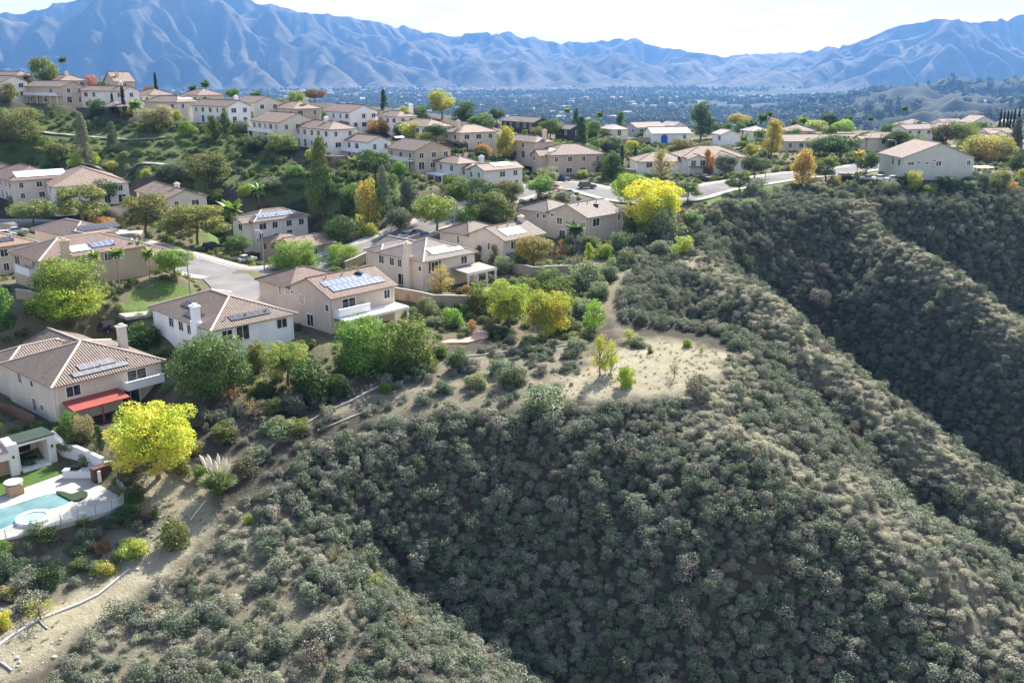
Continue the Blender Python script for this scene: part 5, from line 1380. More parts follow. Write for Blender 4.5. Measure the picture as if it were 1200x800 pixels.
(235,500,34,24,'bush','greyd','grey green bush under the right side of the laurel mass'),(310,470,30,26,'bush','dgreen','dark bush filling under the bright lime tree'),(265,520,40,28,'bush','olive','olive scrub between yellow tree and drain curb'),(300,545,34,22,'bush','grey','grey scrub above the pampas grass'),(225,535,30,24,'bush','olive2','mottled scrub at the right foot of the yellow tree'),(405,440,34,26,'bush','green','green bush between laurel and pepper tree'),(385,490,26,18,'bush','grey','grey scrub at the end of the lower drain curb'),(490,446,30,22,'bush','greyd','grey bush right of the pepper tree foot'),(515,420,30,20,'bush','olive','olive bush before the brick terrace'),(350,420,26,24,'bush','green','green shrub at the pink house side wall foot'),
]
for row in TREES: plant(*row)
for k, (cx_, hh) in enumerate([(1172,14),(1176,12),(1180,13),(1184,12),(1188,15),(1193,14)]):
    plant(cx_, 145, 4.5, hh, 'column', 'cyp', 'slim dark cypress in the distant row at the far right', group='distant cypress row')

# small garden greenery that nothing in the picture tells apart
r_ = random.Random(31)
for k in range(30):
    plant(r_.uniform(862, 1195), r_.uniform(152, 176), r_.uniform(10, 20), r_.uniform(9, 16), r_.choice(['round', 'bush', 'round', 'dome']), r_.choice(['green', 'olive', 'dgreen', 'green', 'olive2']), 'small green garden plant among the far flat roofs right of the pine', group='garden plants of the far flat')
for k in range(34):
    px_r = r_.uniform(5, 480); plant(px_r, 112 + px_r * .085 + r_.uniform(-6, 14), r_.uniform(9, 18), r_.uniform(8, 16), r_.choice(['round', 'bush', 'bush', 'tall']), r_.choice(['green', 'olive', 'dgreen', 'lime', 'yel2']), 'small garden plant squeezed between the houses of the upper hill row', group='garden plants of the hill row')
for k in range(26):
    px_r = r_.uniform(500, 720); plant(px_r, r_.uniform(158, 200), r_.uniform(9, 17), r_.uniform(8, 14), r_.choice(['round', 'bush', 'bush']), r_.choice(['green', 'olive', 'dgreen', 'lime']), 'small garden plant between the middle houses left of the cul-de-sac', group='garden plants of the middle estate')

# ---------------------------------------------------------------- pampas grass with plumes
p = at(254, 588)
PGS = 1.25
pg = empty('pampas_grass', (p[0] - .1, p[1] + 1.2, T1(p[0], p[1] + 1.2)), 0, 'big tuft of pampas grass with a row of white plumes', 'grass tuft')
pg.scale = (PGS, PGS, PGS)
r = np.random.RandomState(5); Q = []
for k in range(1500):
    q = r.uniform(0, 6.283); L = r.uniform(1.7, 2.9); dr = r.uniform(.2, .9); w_ = .035
    pr = np.array([math.cos(q) * .35 * r.rand(), math.sin(q) * .35 * r.rand(), 0]); sd = np.array([-math.sin(q), math.cos(q), 0]) * w_
    a = pr
    for i in range(1, 5):
        s_ = i / 4; b_ = pr + np.array([math.cos(q) * L * .75 * dr * s_, math.sin(q) * L * .75 * dr * s_, L * (s_ * 1.0 - .62 * dr * s_ * s_)])
        Q.append([a - sd, a + sd, b_ + sd * (1.05 - s_), b_ - sd * (1.05 - s_)]); a = b_
bl = link('blades', raw_mesh('blades', np.array(Q).reshape(-1, 3), len(Q), M_LEAF), pg); bl.color = (.26, .30, .14, 1)
M_PLUME = simple('plume', (.75, .68, .56), .95, .1, 3)
for k in range(8):
    mb = MB(); x0 = -1.0 + k * .27 + rng.uniform(-.1, .1); hq = rng.uniform(.8, 1.08)
    mb.tube([(x0 * .25, .3, .4), (x0 * .9, .35, 2.2 * hq), (x0 * 1.1, .35, 2.7 * hq), (x0 * 1.25, .33, 3.2 * hq), (x0 * 1.45, .3, 3.6 * hq)], [.02, .025, .14, .15, .03], 6)
    mb.build('plume', M_PLUME, pg, True)

# ---------------------------------------------------------------- chaparral
SHRUB = [crown('foliage', 500 + i, 'bush', 1500, .036, 26, .17, mat=M_SAGE, updown=.5, fill=.45) for i in range(6)]
SHRUB += [crown('foliage', 560, 'bush', 1100, .036, 20, .2, mat=M_SAGE, updown=.4, fill=.6), crown('foliage', 561, 'bush', 1300, .034, 34, .14, mat=M_SAGE, updown=.4, fill=.5), crown('foliage', 562, 'bush', 1300, .036, 16, .24, mat=M_SAGE, updown=.6, fill=.4)]
M_DRYSAGE = foliage('dry_sage_leaves', .3, .3, [(0, (.34, .335, .26)), (.4, (.42, .40, .32)), (.7, (.30, .32, .22)), (1, (.40, .36, .30))], .01)
SHRUB += [crown('foliage', 570 + i, 'bush', 1200, .034, 24, .17, mat=M_DRYSAGE, updown=.6, fill=.5) for i in range(3)]
sp_x, sp_y = np.meshgrid(np.arange(-60, 175, .86), np.arange(60, 250, .86))
r = np.random.RandomState(3)
sx = (sp_x + r.uniform(-.5, .5, sp_x.shape)).ravel(); sy = (sp_y + r.uniform(-.5, .5, sp_y.shape)).ravel()
d, _, _ = rim_dist(sx, sy)
bear_ = np.arctan2(sx, sy)
SPUR = wpoly([(40,820),(110,735),(190,672),(245,622),(262,598),(300,575),(335,600),(480,800),(480,830)])
pathm = np.zeros(sx.shape)
for pts, hw in PATHS: pathm = np.maximum(pathm, line_soft(sx, sy, pts, hw + .6, 1.0))
tm = np.zeros(sx.shape)
for P in TAN_POLYS: tm = np.maximum(tm, poly_soft(sx, sy, P, 2.0))
inspur = inpoly(sx, sy, SPUR)
gap = fbm(sx / 6, sy / 6, 61, 3)
keep = (np.abs(bear_) < .66) & (pathm < .4) & (tm < .45) & (((d > -1.0) & ((gap > -.9) | (d > 4))) | (inspur & (r.rand(sx.size) < .66) & (gap > -.65)))
BROW = wpoly([(735,345),(722,300),(790,262),(840,241),(900,226),(960,217),(1040,216),(1080,220),(1200,216),(1200,232),(1010,240),(860,250),(822,300),(800,312),(765,322)])
BANK = wpoly([(430,462),(500,430),(600,402),(690,402),(668,470),(560,478),(450,484)])
BANK2 = wpoly([(250,480),(330,470),(420,455),(445,488),(385,510),(312,578),(262,560),(225,540)]); BANK3 = wpoly([(-20,668),(0,642),(60,626),(150,600),(190,600),(200,625),(110,688),(-20,752)])
keep |= (inpoly(sx, sy, BANK2) | inpoly(sx, sy, BANK3)) & (r.rand(sx.size) < .30) & (pathm < .4) & (tm < .4)
keep |= inpoly(sx, sy, BANK) & (r.rand(sx.size) < .26) & (pathm < .6)
keep |= inpoly(sx, sy, BROW) & (r.rand(sx.size) < .7) & (pathm < .4)
def on_pool(x, y):
    ox, oy, c_, s_, x0, x1, y0, y1 = POOL_PAD
    lx = (x - ox) * c_ + (y - oy) * s_; ly = -(x - ox) * s_ + (y - oy) * c_
    return (lx > x0) & (lx < x1) & (ly > y0) & (ly < y1)
keep &= ~on_pool(sx, sy)
sx, sy, d, inspur = sx[keep], sy[keep], d[keep], inspur[keep]
sz = T(sx, sy)
n_s = len(sx)
size = np.clip(r.lognormal(.0, .36, n_s), .45, 2.3) * 1.34
size = np.where(inspur, size * .95, size)
hgt = size * r.uniform(.62, .95, n_s)
hgt *= np.where(fbm(sx / 15, sy / 15, 71, 2) > .5, 1.25, 1.0)
rot = r.uniform(0, 6.283, n_s); kind = r.randint(0, 9, n_s)
crest_d = np.full(n_s, 1e9)
for pts, s_, w_ in CREST[:3]: crest_d = np.minimum(crest_d, seg_dist(sx, sy, pts)[0])
dryp = np.clip(1.2 - crest_d / 6.5, 0, 1) * .85; dryp = np.where(inspur, np.maximum(dryp, .35), dryp)
pale = r.rand(n_s) < dryp                       # low dry brush on the spur backs
kind = np.where(pale, 9 + kind % 3, kind); size = np.where(pale, size * .82, size); hgt = np.where(pale, hgt * .62, hgt)
# the 300 that show largest stand as things of their own
dep = sy * CP + (HC - sz) * SP
u_ = sx / dep * FPX + 600; v_ = 400 - (sy * SP + (sz - HC) * CP) / dep * FPX
vis = (u_ > -10) & (u_ < 1210) & (v_ > 380) & (v_ < 815) & ((d < 40) | (v_ > 640))
score = np.where(vis, size / dep, 0)
score = np.where(pale, score * .5, score)
top = np.argsort(-score)[:297]
top = np.r_[top, [int(np.argmax(np.where((kind == q_) & (v_ < 790) & vis, size / dep, 0))) for q_ in (9, 10, 11)]]
solo = []
for i in top:
    o = link('sagebrush', SHRUB[kind[i]])
    o.location = (sx[i], sy[i], sz[i] - .12); o.scale = (size[i], size[i], hgt[i]); o.rotation_euler = (0, 0, rot[i])
    if kind[i] < 9: tag(o, 'rounded grey green sage bush packed among its like on the near canyon slope', 'shrub', 'sage bushes of the near canyon slope')
    else: tag(o, 'low pale dry bush among the grey green sage on a sunlit spur', 'shrub', 'pale dry bushes on the spurs')
    solo.append(o)
def scatter(name, pts, scl, rotz, kid, protos, mat):
    """one object that repeats plants over given spots"""
    me = bpy.data.meshes.new(name)
    me.vertices.add(len(pts)); me.vertices.foreach_set('co', np.asarray(pts, np.float32).ravel())
    a = me.attributes.new('scl', 'FLOAT_VECTOR', 'POINT'); a.data.foreach_set('vector', np.asarray(scl, np.float32).ravel())
    a = me.attributes.new('rotz', 'FLOAT_VECTOR', 'POINT'); a.data.foreach_set('vector', np.c_[np.zeros(len(pts)), np.zeros(len(pts)), rotz].astype(np.float32).ravel())
    a = me.attributes.new('kid', 'INT', 'POINT'); a.data.foreach_set('value', np.asarray(kid, np.int32))
    o = link(name, me); me.materials.append(mat)
    ng = bpy.data.node_groups.new(name + '_nodes', 'GeometryNodeTree')
    ng.interface.new_socket('Geometry', in_out='INPUT', socket_type='NodeSocketGeometry'); ng.interface.new_socket('Geometry', in_out='OUTPUT', socket_type='NodeSocketGeometry')
    gi = ng.nodes.new('NodeGroupInput'); go = ng.nodes.new('NodeGroupOutput')
    gj = ng.nodes.new('GeometryNodeGeometryToInstance')
    for pr in reversed(protos):
        oi = ng.nodes.new('GeometryNodeObjectInfo'); oi.inputs['Object'].default_value = pr; oi.transform_space = 'ORIGINAL'; oi.inputs['As Instance'].default_value = False
        ng.links.new(oi.outputs['Geometry'], gj.inputs[0])
    ip = ng.nodes.new('GeometryNodeInstanceOnPoints')
    ng.links.new(gi.outputs[0], ip.inputs['Points']); ng.links.new(gj.outputs[0], ip.inputs['Instance'])
    ip.inputs['Pick Instance'].default_value = True
    def attr(nm, ty):
        n_ = ng.nodes.new('GeometryNodeInputNamedAttribute'); n_.data_type = ty; n_.inputs['Name'].default_value = nm
        return n_.outputs['Attribute']
    ng.links.new(attr('kid', 'INT'), ip.inputs['Instance Index']); ng.links.new(attr('rotz', 'FLOAT_VECTOR'), ip.inputs['Rotation']); ng.links.new(attr('scl', 'FLOAT_VECTOR'), ip.inputs['Scale'])
    ng.links.new(ip.outputs[0], go.inputs[0])
    md = o.modifiers.new('plants', 'NODES'); md.node_group = ng
    return tag(o, kind='stuff')
rest = np.setdiff1d(np.arange(n_s), top)
protos = []
for k in range(12):
    protos.append(next(o for o in solo if o.data == SHRUB[k]))
sc_ = scatter('chaparral', np.c_[sx, sy, sz - .12][rest], np.c_[size, size, hgt][rest], rot[rest], kind[rest], protos, M_SAGE)
tag(sc_, 'grey green chaparral covering the canyon sides', 'chaparral')

# dry grass on the bare knob, the track and the banks
M_STRAW = foliage('straw', .35, .35, [(0, (.36, .32, .21)), (.5, (.42, .38, .27)), (.8, (.30, .31, .17)), (1, (.48, .44, .33))])
r = np.random.RandomState(12); Q = []
for k in range(70):
    q = r.uniform(0, 6.283); L = r.uniform(.35, 1.0); sd = np.array([-math.sin(q), math.cos(q), 0]) * .035; o_ = np.array([r.uniform(-.3, .3), r.uniform(-.3, .3), 0]); tp = o_ + np.array([math.cos(q) * L * .55, math.sin(q) * L * .55, L * .75])
    Q.append([o_ - sd, o_ + sd, tp + sd * .3, tp - sd * .3])
tuft_me = raw_mesh('blades', np.array(Q).reshape(-1, 3), len(Q), M_STRAW)
tp_ = at(742, 447); tuft = link('grass_tuft', tuft_me); tuft.location = tp_; tuft.scale = (.8, .8, .6); tag(tuft, 'straw coloured grass tuft on the bare knob beside the round yellow green bush', 'grass tuft')
tx, ty = r.uniform(-75, 40, 60000), r.uniform(62, 150, 60000)
tw = np.zeros(tx.shape)
for P in TAN_POLYS: tw = np.maximum(tw, poly_soft(tx, ty, P, 3))
for P in DRY: tw = np.maximum(tw, poly_soft(tx, ty, P, 3) * .45)
kp = (r.rand(tx.size) < tw * (.35 + .9 * np.clip(fbm(tx / 5, ty / 5, 33, 3) - .1, 0, 1)) * .2)
for pts, hw in PATHS[:1]:
    dd_, _ = seg_dist(tx, ty, [(q[0], q[1], 0) for q in pts]); kp &= (dd_ > 1.0) | (r.rand(tx.size) < .25)
tx, ty = tx[kp], ty[kp]; ts_ = r.uniform(.15, .5, len(tx))
sg_ = scatter('dry_grass', np.c_[tx, ty, T(tx, ty) - .02], np.c_[ts_, ts_, ts_ * .7], r.uniform(0, 6.28, len(tx)), np.zeros(len(tx)), [tuft], M_STRAW)
tag(sg_, 'short dry grass on the bare knob, track and banks', 'grass')

# garden shrubs and ground cover between the houses
CB = [crown('foliage', 540 + i, 'bush', 900, .048, 16, .2, mat=M_COVER, updown=.5) for i in range(3)]
gx_, gy_ = np.meshgrid(np.arange(-190, 150, 1.8), np.arange(84, 330, 1.8))
r = np.random.RandomState(23)
gx_ = (gx_ + r.uniform(-1, 1, gx_.shape)).ravel(); gy_ = (gy_ + r.uniform(-1, 1, gy_.shape)).ravel()
d, _, _ = rim_dist(gx_, gy_)
gm = np.zeros(gx_.shape); sm = np.zeros(gx_.shape)
for P in GREEN_POLYS: gm = np.maximum(gm, poly_soft(gx_, gy_, P, 3))
for P in SOIL: sm = np.maximum(sm, poly_soft(gx_, gy_, P, 3))
bad = np.zeros(gx_.shape, bool)
for (ox, oy, c_, s_, x0, x1, y0, y1, pz, mg) in PADS:
    lx = (gx_ - ox) * c_ + (gy_ - oy) * s_; ly = -(gx_ - ox) * s_ + (gy_ - oy) * c_
    bad |= (lx > x0 + 1.5) & (lx < x1 - .5) & (ly > y0 + 1.5) & (ly < y1 - .5)
for pts, hw, bl_ in ROADS:
    dd_, _ = seg_dist(gx_, gy_, pts); bad |= dd_ < hw + 1.2
bad |= on_pool(gx_, gy_)
for P in LAWNS + TAN_POLYS: bad |= inpoly(gx_, gy_, P)
for pts, hw in PATHS:
    dd_, _ = seg_dist(gx_, gy_, [(q[0], q[1], 0) for q in pts]); bad |= dd_ < hw + .8
SWALES = [[(-40,147),(0,150),(50,155),(100,160),(150,164),(205,160)], [(78,199),(115,196),(160,194),(200,193)]]
for sw in SWALES:
    dd_, _ = seg_dist(gx_, gy_, [(*at(*q)[:2], 0) for q in sw]); bad |= dd_ < 3.0
gzz = T(gx_, gy_); row_ = np.sin(gzz * 2 * math.pi / 3.0 + fbm(gx_ / 20, gy_ / 20, 8, 2))      # the slope is planted in rows along its benches
bad |= (gm > .3) & (row_ < -.35) & (r.rand(gx_.size) < .85)
keep = (np.abs(np.arctan2(gx_, gy_)) < .62) & (d < -1) & ~bad & (((gm > .3) & (r.rand(gx_.size) < .8)) | ((sm > .4) & (r.rand(gx_.size) < .62)))
gx_, gy_ = gx_[keep], gy_[keep]; gz_ = T(gx_, gy_); n_g = len(gx_)
gs_ = np.where(gm[keep] > .3, r.uniform(1.5, 3.2, n_g), r.uniform(.9, 2.8, n_g)); gh_ = gs_ * r.uniform(.4, .75, n_g)
cov = [plant(118, 652, 12, 8, 'bush', 'green', 'small rounded cover shrub at the foot of the pool fence'), plant(352, 232, 14, 9, 'bush', 'green', 'small rounded cover shrub on the lower green slope'), plant(30, 140, 14, 8, 'bush', 'green', 'small rounded cover shrub on the upper green slope')]
for o, me in zip(cov, CB): o.data = me
sc2 = scatter('groundcover', np.c_[gx_, gy_, gz_ - .1], np.c_[gs_, gs_, gh_], r.uniform(0, 6.283, n_g), r.randint(0, 3, n_g), cov, M_COVER)
tag(sc2, 'mixed green ground cover on the estate slopes and gardens', 'ground cover')

# valley woods and the distant town
M_WOOD = foliage('valley_leaves', .3, .15, [(0.0, (.045, .065, .03)), (.4, (.075, .095, .04)), (.7, (.10, .115, .055)), (1.0, (.17, .17, .07))])
vt = crown('crown', 700, 'round', 160, .14, 14, .25, mat=M_WOOD)
vt2 = crown('crown', 701, 'dome', 160, .14, 14, .25, mat=M_WOOD)
r = np.random.RandomState(44); N = 30000
bb = r.uniform(-.56, .56, N); rr_ = np.sqrt(r.uniform(1300 ** 2, 6600 ** 2, N)) ; rr_ = np.where(r.rand(N) < .45, r.uniform(1100, 4200, N), rr_)
wx, wy = np.sin(bb) * rr_, np.cos(bb) * rr_
den = fbm(wx / 420, wy / 300, 88, 4)
kp = (den > -.25 + .2 * np.clip((wx / wy - .25) / .15, 0, 1)) 
wx, wy = wx[kp], wy[kp]; wz = valley_z(wx, wy)
ws = r.uniform(9, 21, len(wx)); wh = ws * r.uniform(.6, 1.0, len(wx))
wp = []
for k, (me, pos, lb) in enumerate(((vt, (120, 1180), 'rounded tree at the near edge of the valley woods'), (vt2, (-60, 1200), 'spreading tree at the near edge of the valley woods'))):
    o = link('valley_tree', me); o.location = (pos[0], pos[1], -100.5); o.scale = (14, 14, 11); tag(o, lb, 'tree'); wp.append(o)
sc3 = scatter('valley_woods', np.c_[wx, wy, wz - 1], np.c_[ws, ws, wh], r.uniform(0, 6.28, len(wx)), r.randint(0, 2, len(wx)), wp, M_WOOD)
tag(sc3, 'tree covered valley floor below the mountains', 'woods')
mb = MB(); r = np.random.RandomState(9)
k = 0
while k < 260:
    b_ = r.uniform(-.5, .5); q = r.uniform(2200, 6200); x, y = math.sin(b_) * q, math.cos(b_) * q
    if float(fbm(np.array([x / 500]), np.array([y / 350]), 66, 3)[0]) < -.1: continue
    k += 1
    z = float(valley_z(np.array([x]), np.array([y]))[0]); w, dp_, h_ = r.uniform(9, 26), r.uniform(9, 18), r.uniform(7, 11)
    mb.box(x - w / 2, x + w / 2, y - dp_ / 2, y + dp_ / 2, z - 1, z + h_, 0)
    mb.mesh([(x - w / 2 - 1, y - dp_ / 2 - 1, z + h_ + .1), (x + w / 2 + 1, y - dp_ / 2 - 1, z + h_ + .1), (x + w / 2 + 1, y + dp_ / 2 + 1, z + h_ + .1), (x - w / 2 - 1, y + dp_ / 2 + 1, z + h_ + .1), (x - w / 2, y, z + h_ + 3), (x + w / 2, y, z + h_ + 3)], [(0, 1, 5, 4), (2, 3, 4, 5), (0, 4, 3), (1, 2, 5)], 1)
tag(mb.build('distant_town', [simple('far_walls', (.6, .57, .52), .9), simple('far_roofs', (.4, .33, .28), .9)]), 'pale buildings scattered over the valley floor', 'town', kind='stuff')
# ---------------------------------------------------------------- pool terrace
PZ = -9.6
M_STONE = simple('pool_stone', (.34, .325, .295), .8, .1, .8, bump=.1)
M_WHITEW = simple('white_plaster', (.66, .66, .65), .85, .07, .5)
M_TURF = simple('turf', (.055, .10, .02), .95, .35, 2.5, bump=.5, bscale=25)
M_BROWN = simple('brown_slats', (.10, .055, .035), .7, .25, 4)
M_BLACK = simple('black_metal', (.02, .02, .022), .4, .2, 3)
M_BRICK = simple('tan_brick', (.38, .27, .18), .9, .2, 5, bump=.3, bscale=12)
M_GREENROOF = simple('green_roof_felt', (.03, .05, .038), .85, .2, 1.5)
M_REDTILE = simple('flat_tile_top', (.42, .30, .25), .85, .15, 1.5)
def glassy(name, col, rough=.03, alpha=.35):
    m, t, out = nmat(name)
    b = node(t, 'ShaderNodeBsdfPrincipled', i_Roughness=rough); b.inputs['Base Color'].default_value = (*col, 1); b.inputs['Alpha'].default_value = alpha
    t.links.new(b.outputs[0], out.inputs['Surface']); return m
M_CLEAR = glassy('clear_fence_glass', (.55, .65, .65), .03, .18)
def watermat():
    m, t, out = nmat('pool_water')
    b = node(t, 'ShaderNodeBsdfPrincipled', i_Roughness=.04); b.inputs['Specular IOR Level'].default_value = .5
    n_ = noise(t, .35, 3, .5)
    t.links.new(ramp(t, n_, [(.35, (.055, .145, .145)), (.65, (.13, .235, .225))]), b.inputs['Base Color'])
    bp = node(t, 'ShaderNodeBump', i_Strength=.12, i_Distance=.05); t.links.new(noise(t, 2.5, 3), bp.inputs['Height']); t.links.new(bp.outputs[0], b.inputs['Normal'])
    t.links.new(b.outputs[0], out.inputs['Surface']); return m
M_WATER = watermat()
def pix(pp, z): return [atz(a, b, z) for a, b in pp]
def slab(name, P, z0, z1, mat, parent=None, cham=0):
    mb = MB(); n_ = len(P)
    a = sum((P[i][0] * P[(i + 1) % n_][1] - P[(i + 1) % n_][0] * P[i][1]) for i in range(n_))
    if a < 0: P = P[::-1]
    V = [(p[0], p[1], z1) for p in P] + [(p[0], p[1], z0) for p in P]
    mb.mesh(V, [tuple(range(n_)), tuple(reversed(range(n_, 2 * n_)))] + [(i, n_ + i, n_ + (i + 1) % n_, (i + 1) % n_) for i in range(n_)])
    return mb.build(name, mat, parent)
def smooth_loop(P, k=2):
    for _ in range(k):
        q = []
        for i in range(len(P)):
            a, b = P[i], P[(i + 1) % len(P)]
            q += [tuple(a[j] * .75 + b[j] * .25 for j in range(3)), tuple(a[j] * .25 + b[j] * .75 for j in range(3))]
        P = q
    return P
deckP = pix([(-60,652),(0,633),(60,617),(132,597),(145,590),(146,582),(136,572),(112,562),(100,552),(72,556),(0,582),(-60,600)], PZ)
tag(slab('pool_deck', deckP, PZ - .6, PZ + .04, M_STONE), kind='structure')
pool = empty('swimming_pool', atz(30, 600, PZ), 0, 'turquoise swimming pool with pale stone edge on the white terrace', 'pool')
off = Vector(atz(30, 600, PZ))
def rel(P): return [(p[0] - off.x, p[1] - off.y, p[2] - off.z) for p in P]
wp_ = smooth_loop(rel(pix([(-60,643),(0,622),(20,613),(30,607),(54,599),(76,593),(86,587),(78,580),(60,578),(28,588),(0,597),(-60,612)], PZ)))
slab('water', wp_, -.2, .062, M_WATER, pool)
def ring(name, P, w, z0, z1, mat, parent):
    c = Vector((sum(p[0] for p in P) / len(P), sum(p[1] for p in P) / len(P), 0)); mb = MB(); n_ = len(P)
    nrm = []
    for i in range(n_):
        tg = Vector(P[(i + 1) % n_]) - Vector(P[i - 1]); tg.z = 0; tg.normalize(); q = Vector((tg.y, -tg.x, 0))
        nrm.append(q)
    ar = sum((P[i][0] * P[(i + 1) % n_][1] - P[(i + 1) % n_][0] * P[i][1]) for i in range(n_))
    sg = 1 if ar > 0 else -1
    I = [(p[0], p[1]) for p in P]; O = [(p[0] + sg * q.x * w, p[1] + sg * q.y * w) for p, q in zip(P, nrm)]
    V = [(*p, z1) for p in I] + [(*p, z1) for p in O] + [(*p, z0) for p in O] + [(*p, z0) for p in I]
    F = []
    for i in range(n_):
        j = (i + 1) % n_
        F += [(i, j, n_ + j, n_ + i), (n_ + i, n_ + j, 2 * n_ + j, 2 * n_ + i), (i, 3 * n_ + i, 3 * n_ + j, j)]
    mb.mesh(V, F); return mb.build(name, mat, parent)
ring('coping', wp_, .3, -.1, .11, M_WHITEW, pool)
sc0 = Vector(atz(40, 609, PZ)); spa = empty('spa', sc0, 0, 'round raised spa with white rim beside the swimming pool', 'spa')
circ = [(1.25 * math.cos(k * math.pi / 12), 1.25 * math.sin(k * math.pi / 12), 0) for k in range(24)]
slab('water', circ, .0, .33, simple('spa_water', (.22, .30, .33), .1, .1, 1, spec=.6), spa); ring('rim', circ, .5, -.1, .42, M_WHITEW, spa)
kid = smooth_loop(pix([(63,577),(74,577),(84,581),(95,576),(104,578),(101,585),(86,589),(78,585)], PZ))
kb = slab('planter_bed', kid, PZ - .1, PZ + .22, simple('dark_planting', (.03, .05, .025), .95, .4, 6, bump=.8, bscale=14)); tag(kb, 'dark kidney shaped planting bed set in the pool deck', 'planter')
lawnP = pix([(-60,585),(0,558),(48,545),(80,552),(72,556),(0,582),(-60,602)], PZ)
tag(slab('lawn', lawnP, PZ - .3, PZ + .03, M_TURF), kind='structure')
# walled outdoor room with the screen niche
U2, V2 = Vector((math.cos(POOL_TH), math.sin(POOL_TH), 0)), Vector((-math.sin(POOL_TH), math.cos(POOL_TH), 0))
q0 = Vector(atz(26, 553, PZ)); q1 = Vector(atz(59, 543, PZ)); wN = (q1 - q0).length
thN = math.atan2(q1.y - q0.y, q1.x - q0.x)
ni = empty('garden_pavilion', q0, thN, 'white open fronted garden pavilion with black screen on its back wall', 'pavilion')
mb = MB(); hN = 3.5
mb.box(-.25, 0, 0, 3.2, -.5, hN); mb.box(wN, wN + .9, 0, 3.2, -.5, hN); mb.box(0, wN, 0, 3.2, hN - .32, hN); mb.box(0, wN, -.5, 3.2, -.4, .28)
mb.build('frame', M_WHITEW, ni)
mb = MB(); mb.box(0, wN, 2.9, 3.15, .28, hN - .33); mb.build('back_wall', simple('taupe_render', (.42, .36, .29), .9, .1, .8), ni)
mb = MB(); mb.box(-.3, wN + .95, -.05, 3.3, hN + .003, hN + .16); mb.build('roof', M_GREENROOF, ni)
mb = MB(); mb.box(wN * .25, wN * .72, 2.82, 2.898, 1.35, 2.15); mb.build('screen', M_BLACK, ni)
mb = MB(); mb.box(wN * .3, wN * .8, 1.9, 2.6, .282, .75); mb.box(wN * .3, wN * .8, 2.45, 2.62, .75, 1.15); mb.build('bench', M_BLACK, ni)
mb = MB(); mb.tube([(wN + .45, -.12, 2.0), (wN + .45, -.12, 2.35)], [.09, .12], 8); mb.build('wall_lamp', M_BLACK, ni)
k0 = Vector(atz(-40, 572, PZ)); k1 = Vector(atz(24, 556, PZ)); wK = (k1 - k0).length
kt = empty('garden_kitchen', k0, math.atan2(k1.y - k0.y, k1.x - k0.x), 'white walled garden building with brick recess at the picture edge', 'pavilion')
mb = MB()
mb.box(0, wK * .45, 0, 3.4, -.5, 3.0); mb.box(wK * .45, wK - .9, 0, .35, 2.1, 3.0); mb.box(wK - .9, wK, 0, 3.4, -.5, 3.7); mb.box(wK - 1.0, wK + .1, -.1, .7, 3.7, 3.9)
mb.build('wall', M_WHITEW, kt)
mb = MB(); mb.box(wK * .45, wK - .9, .9, 1.2, -.5, 2.1); mb.build('brick_recess', M_BRICK, kt)
mb = MB(); mb.box(-.1, wK - .91, -.12, 3.5, 3.003, 3.2); mb.build('roof', M_REDTILE, kt)
mb = MB(); mb.tube([(wK - .45, -.1, 2.2), (wK - .45, -.1, 2.5)], [.09, .12], 8); mb.build('wall_lamp', M_BLACK, kt)
# grill island, cabinet, brick firebox
g0 = Vector(atz(74, 561, PZ)); gr = empty('grill_island', g0, POOL_TH - .75, 'pale l shaped grill counter with black grill at the terrace corner', 'counter')
mb = MB(); mb.box(0, 3.4, 0, .9, -.1, .95); mb.box(2.5, 3.4, .9, 3.0, -.1, .95); mb.build('counter', M_WHITEW, gr)
mb = MB(); mb.box(-.06, 3.46, -.06, .9, .952, 1.02); mb.box(2.44, 3.46, .902, 3.06, .952, 1.02); mb.build('worktop', simple('grey_granite', (.32, .34, .37), .35, .15, 6), gr)
mb = MB(); mb.box(.9, 1.9, .12, .75, 1.022, 1.28); mb.tube([(1.0, .05, 1.15), (1.8, .05, 1.15)], .025, 6); mb.box(.95, 1.85, .15, .7, 1.28, 1.42); mb.build('grill', M_BLACK, gr)
c0 = Vector(atz(112, 567, PZ)); cb_ = empty('storage_cabinet', c0, POOL_TH + .1, 'dark brown slatted cabinet beside the grill counter', 'cabinet')
mb = MB(); mb.box(0, 2.2, 0, .9, -.05, 1.7)
for k in range(9): mb.box(.05 + k * .24, .2 + k * .24, -.03, 0.0, 0, 1.65)
mb.box(-.05, 2.25, -.05, .95, 1.7, 1.78); mb.build('case', M_BROWN, cb_)
s0 = Vector(atz(124, 571, PZ)); sf = empty('corner_sofa', s0, POOL_TH, 'white curved garden wall seat with dark cushions behind the cabinet', 'seat')
mb = MB(); pts = [(0, 1.5), (.3, 2.9), (1.4, 3.8), (2.9, 3.4), (3.4, 2.0), (3.2, .4)]
pr = smooth_loop([(a, b, 0) for a, b in pts], 0)
for a, b in zip(pts[:-1], pts[1:]):
    d_ = Vector((b[0] - a[0], b[1] - a[1], 0)).normalized(); n_ = Vector((-d_.y, d_.x, 0)) * .18
    A_, B_ = Vector((*a, 0)), Vector((*b, 0)); qd = [A_ - n_, B_ - n_, B_ + n_, A_ + n_]
    mb.mesh([(q.x, q.y, -.4) for q in qd] + [(q.x, q.y, 1.5) for q in qd], [(4, 5, 6, 7), (0, 1, 5, 4), (1, 2, 6, 5), (2, 3, 7, 6), (3, 0, 4, 7)])
mb.build('wall', M_WHITEW, sf)
mb = MB(); mb.box(.7, 2.6, 2.3, 3.1, 0, .55); mb.box(.75, 1.6, 2.35, 3.0, .55, .72); mb.box(1.7, 2.55, 2.35, 3.0, .55, .72); mb.build('cushion', simple('navy_cushion', (.03, .035, .06), .9, .2, 3), sf)
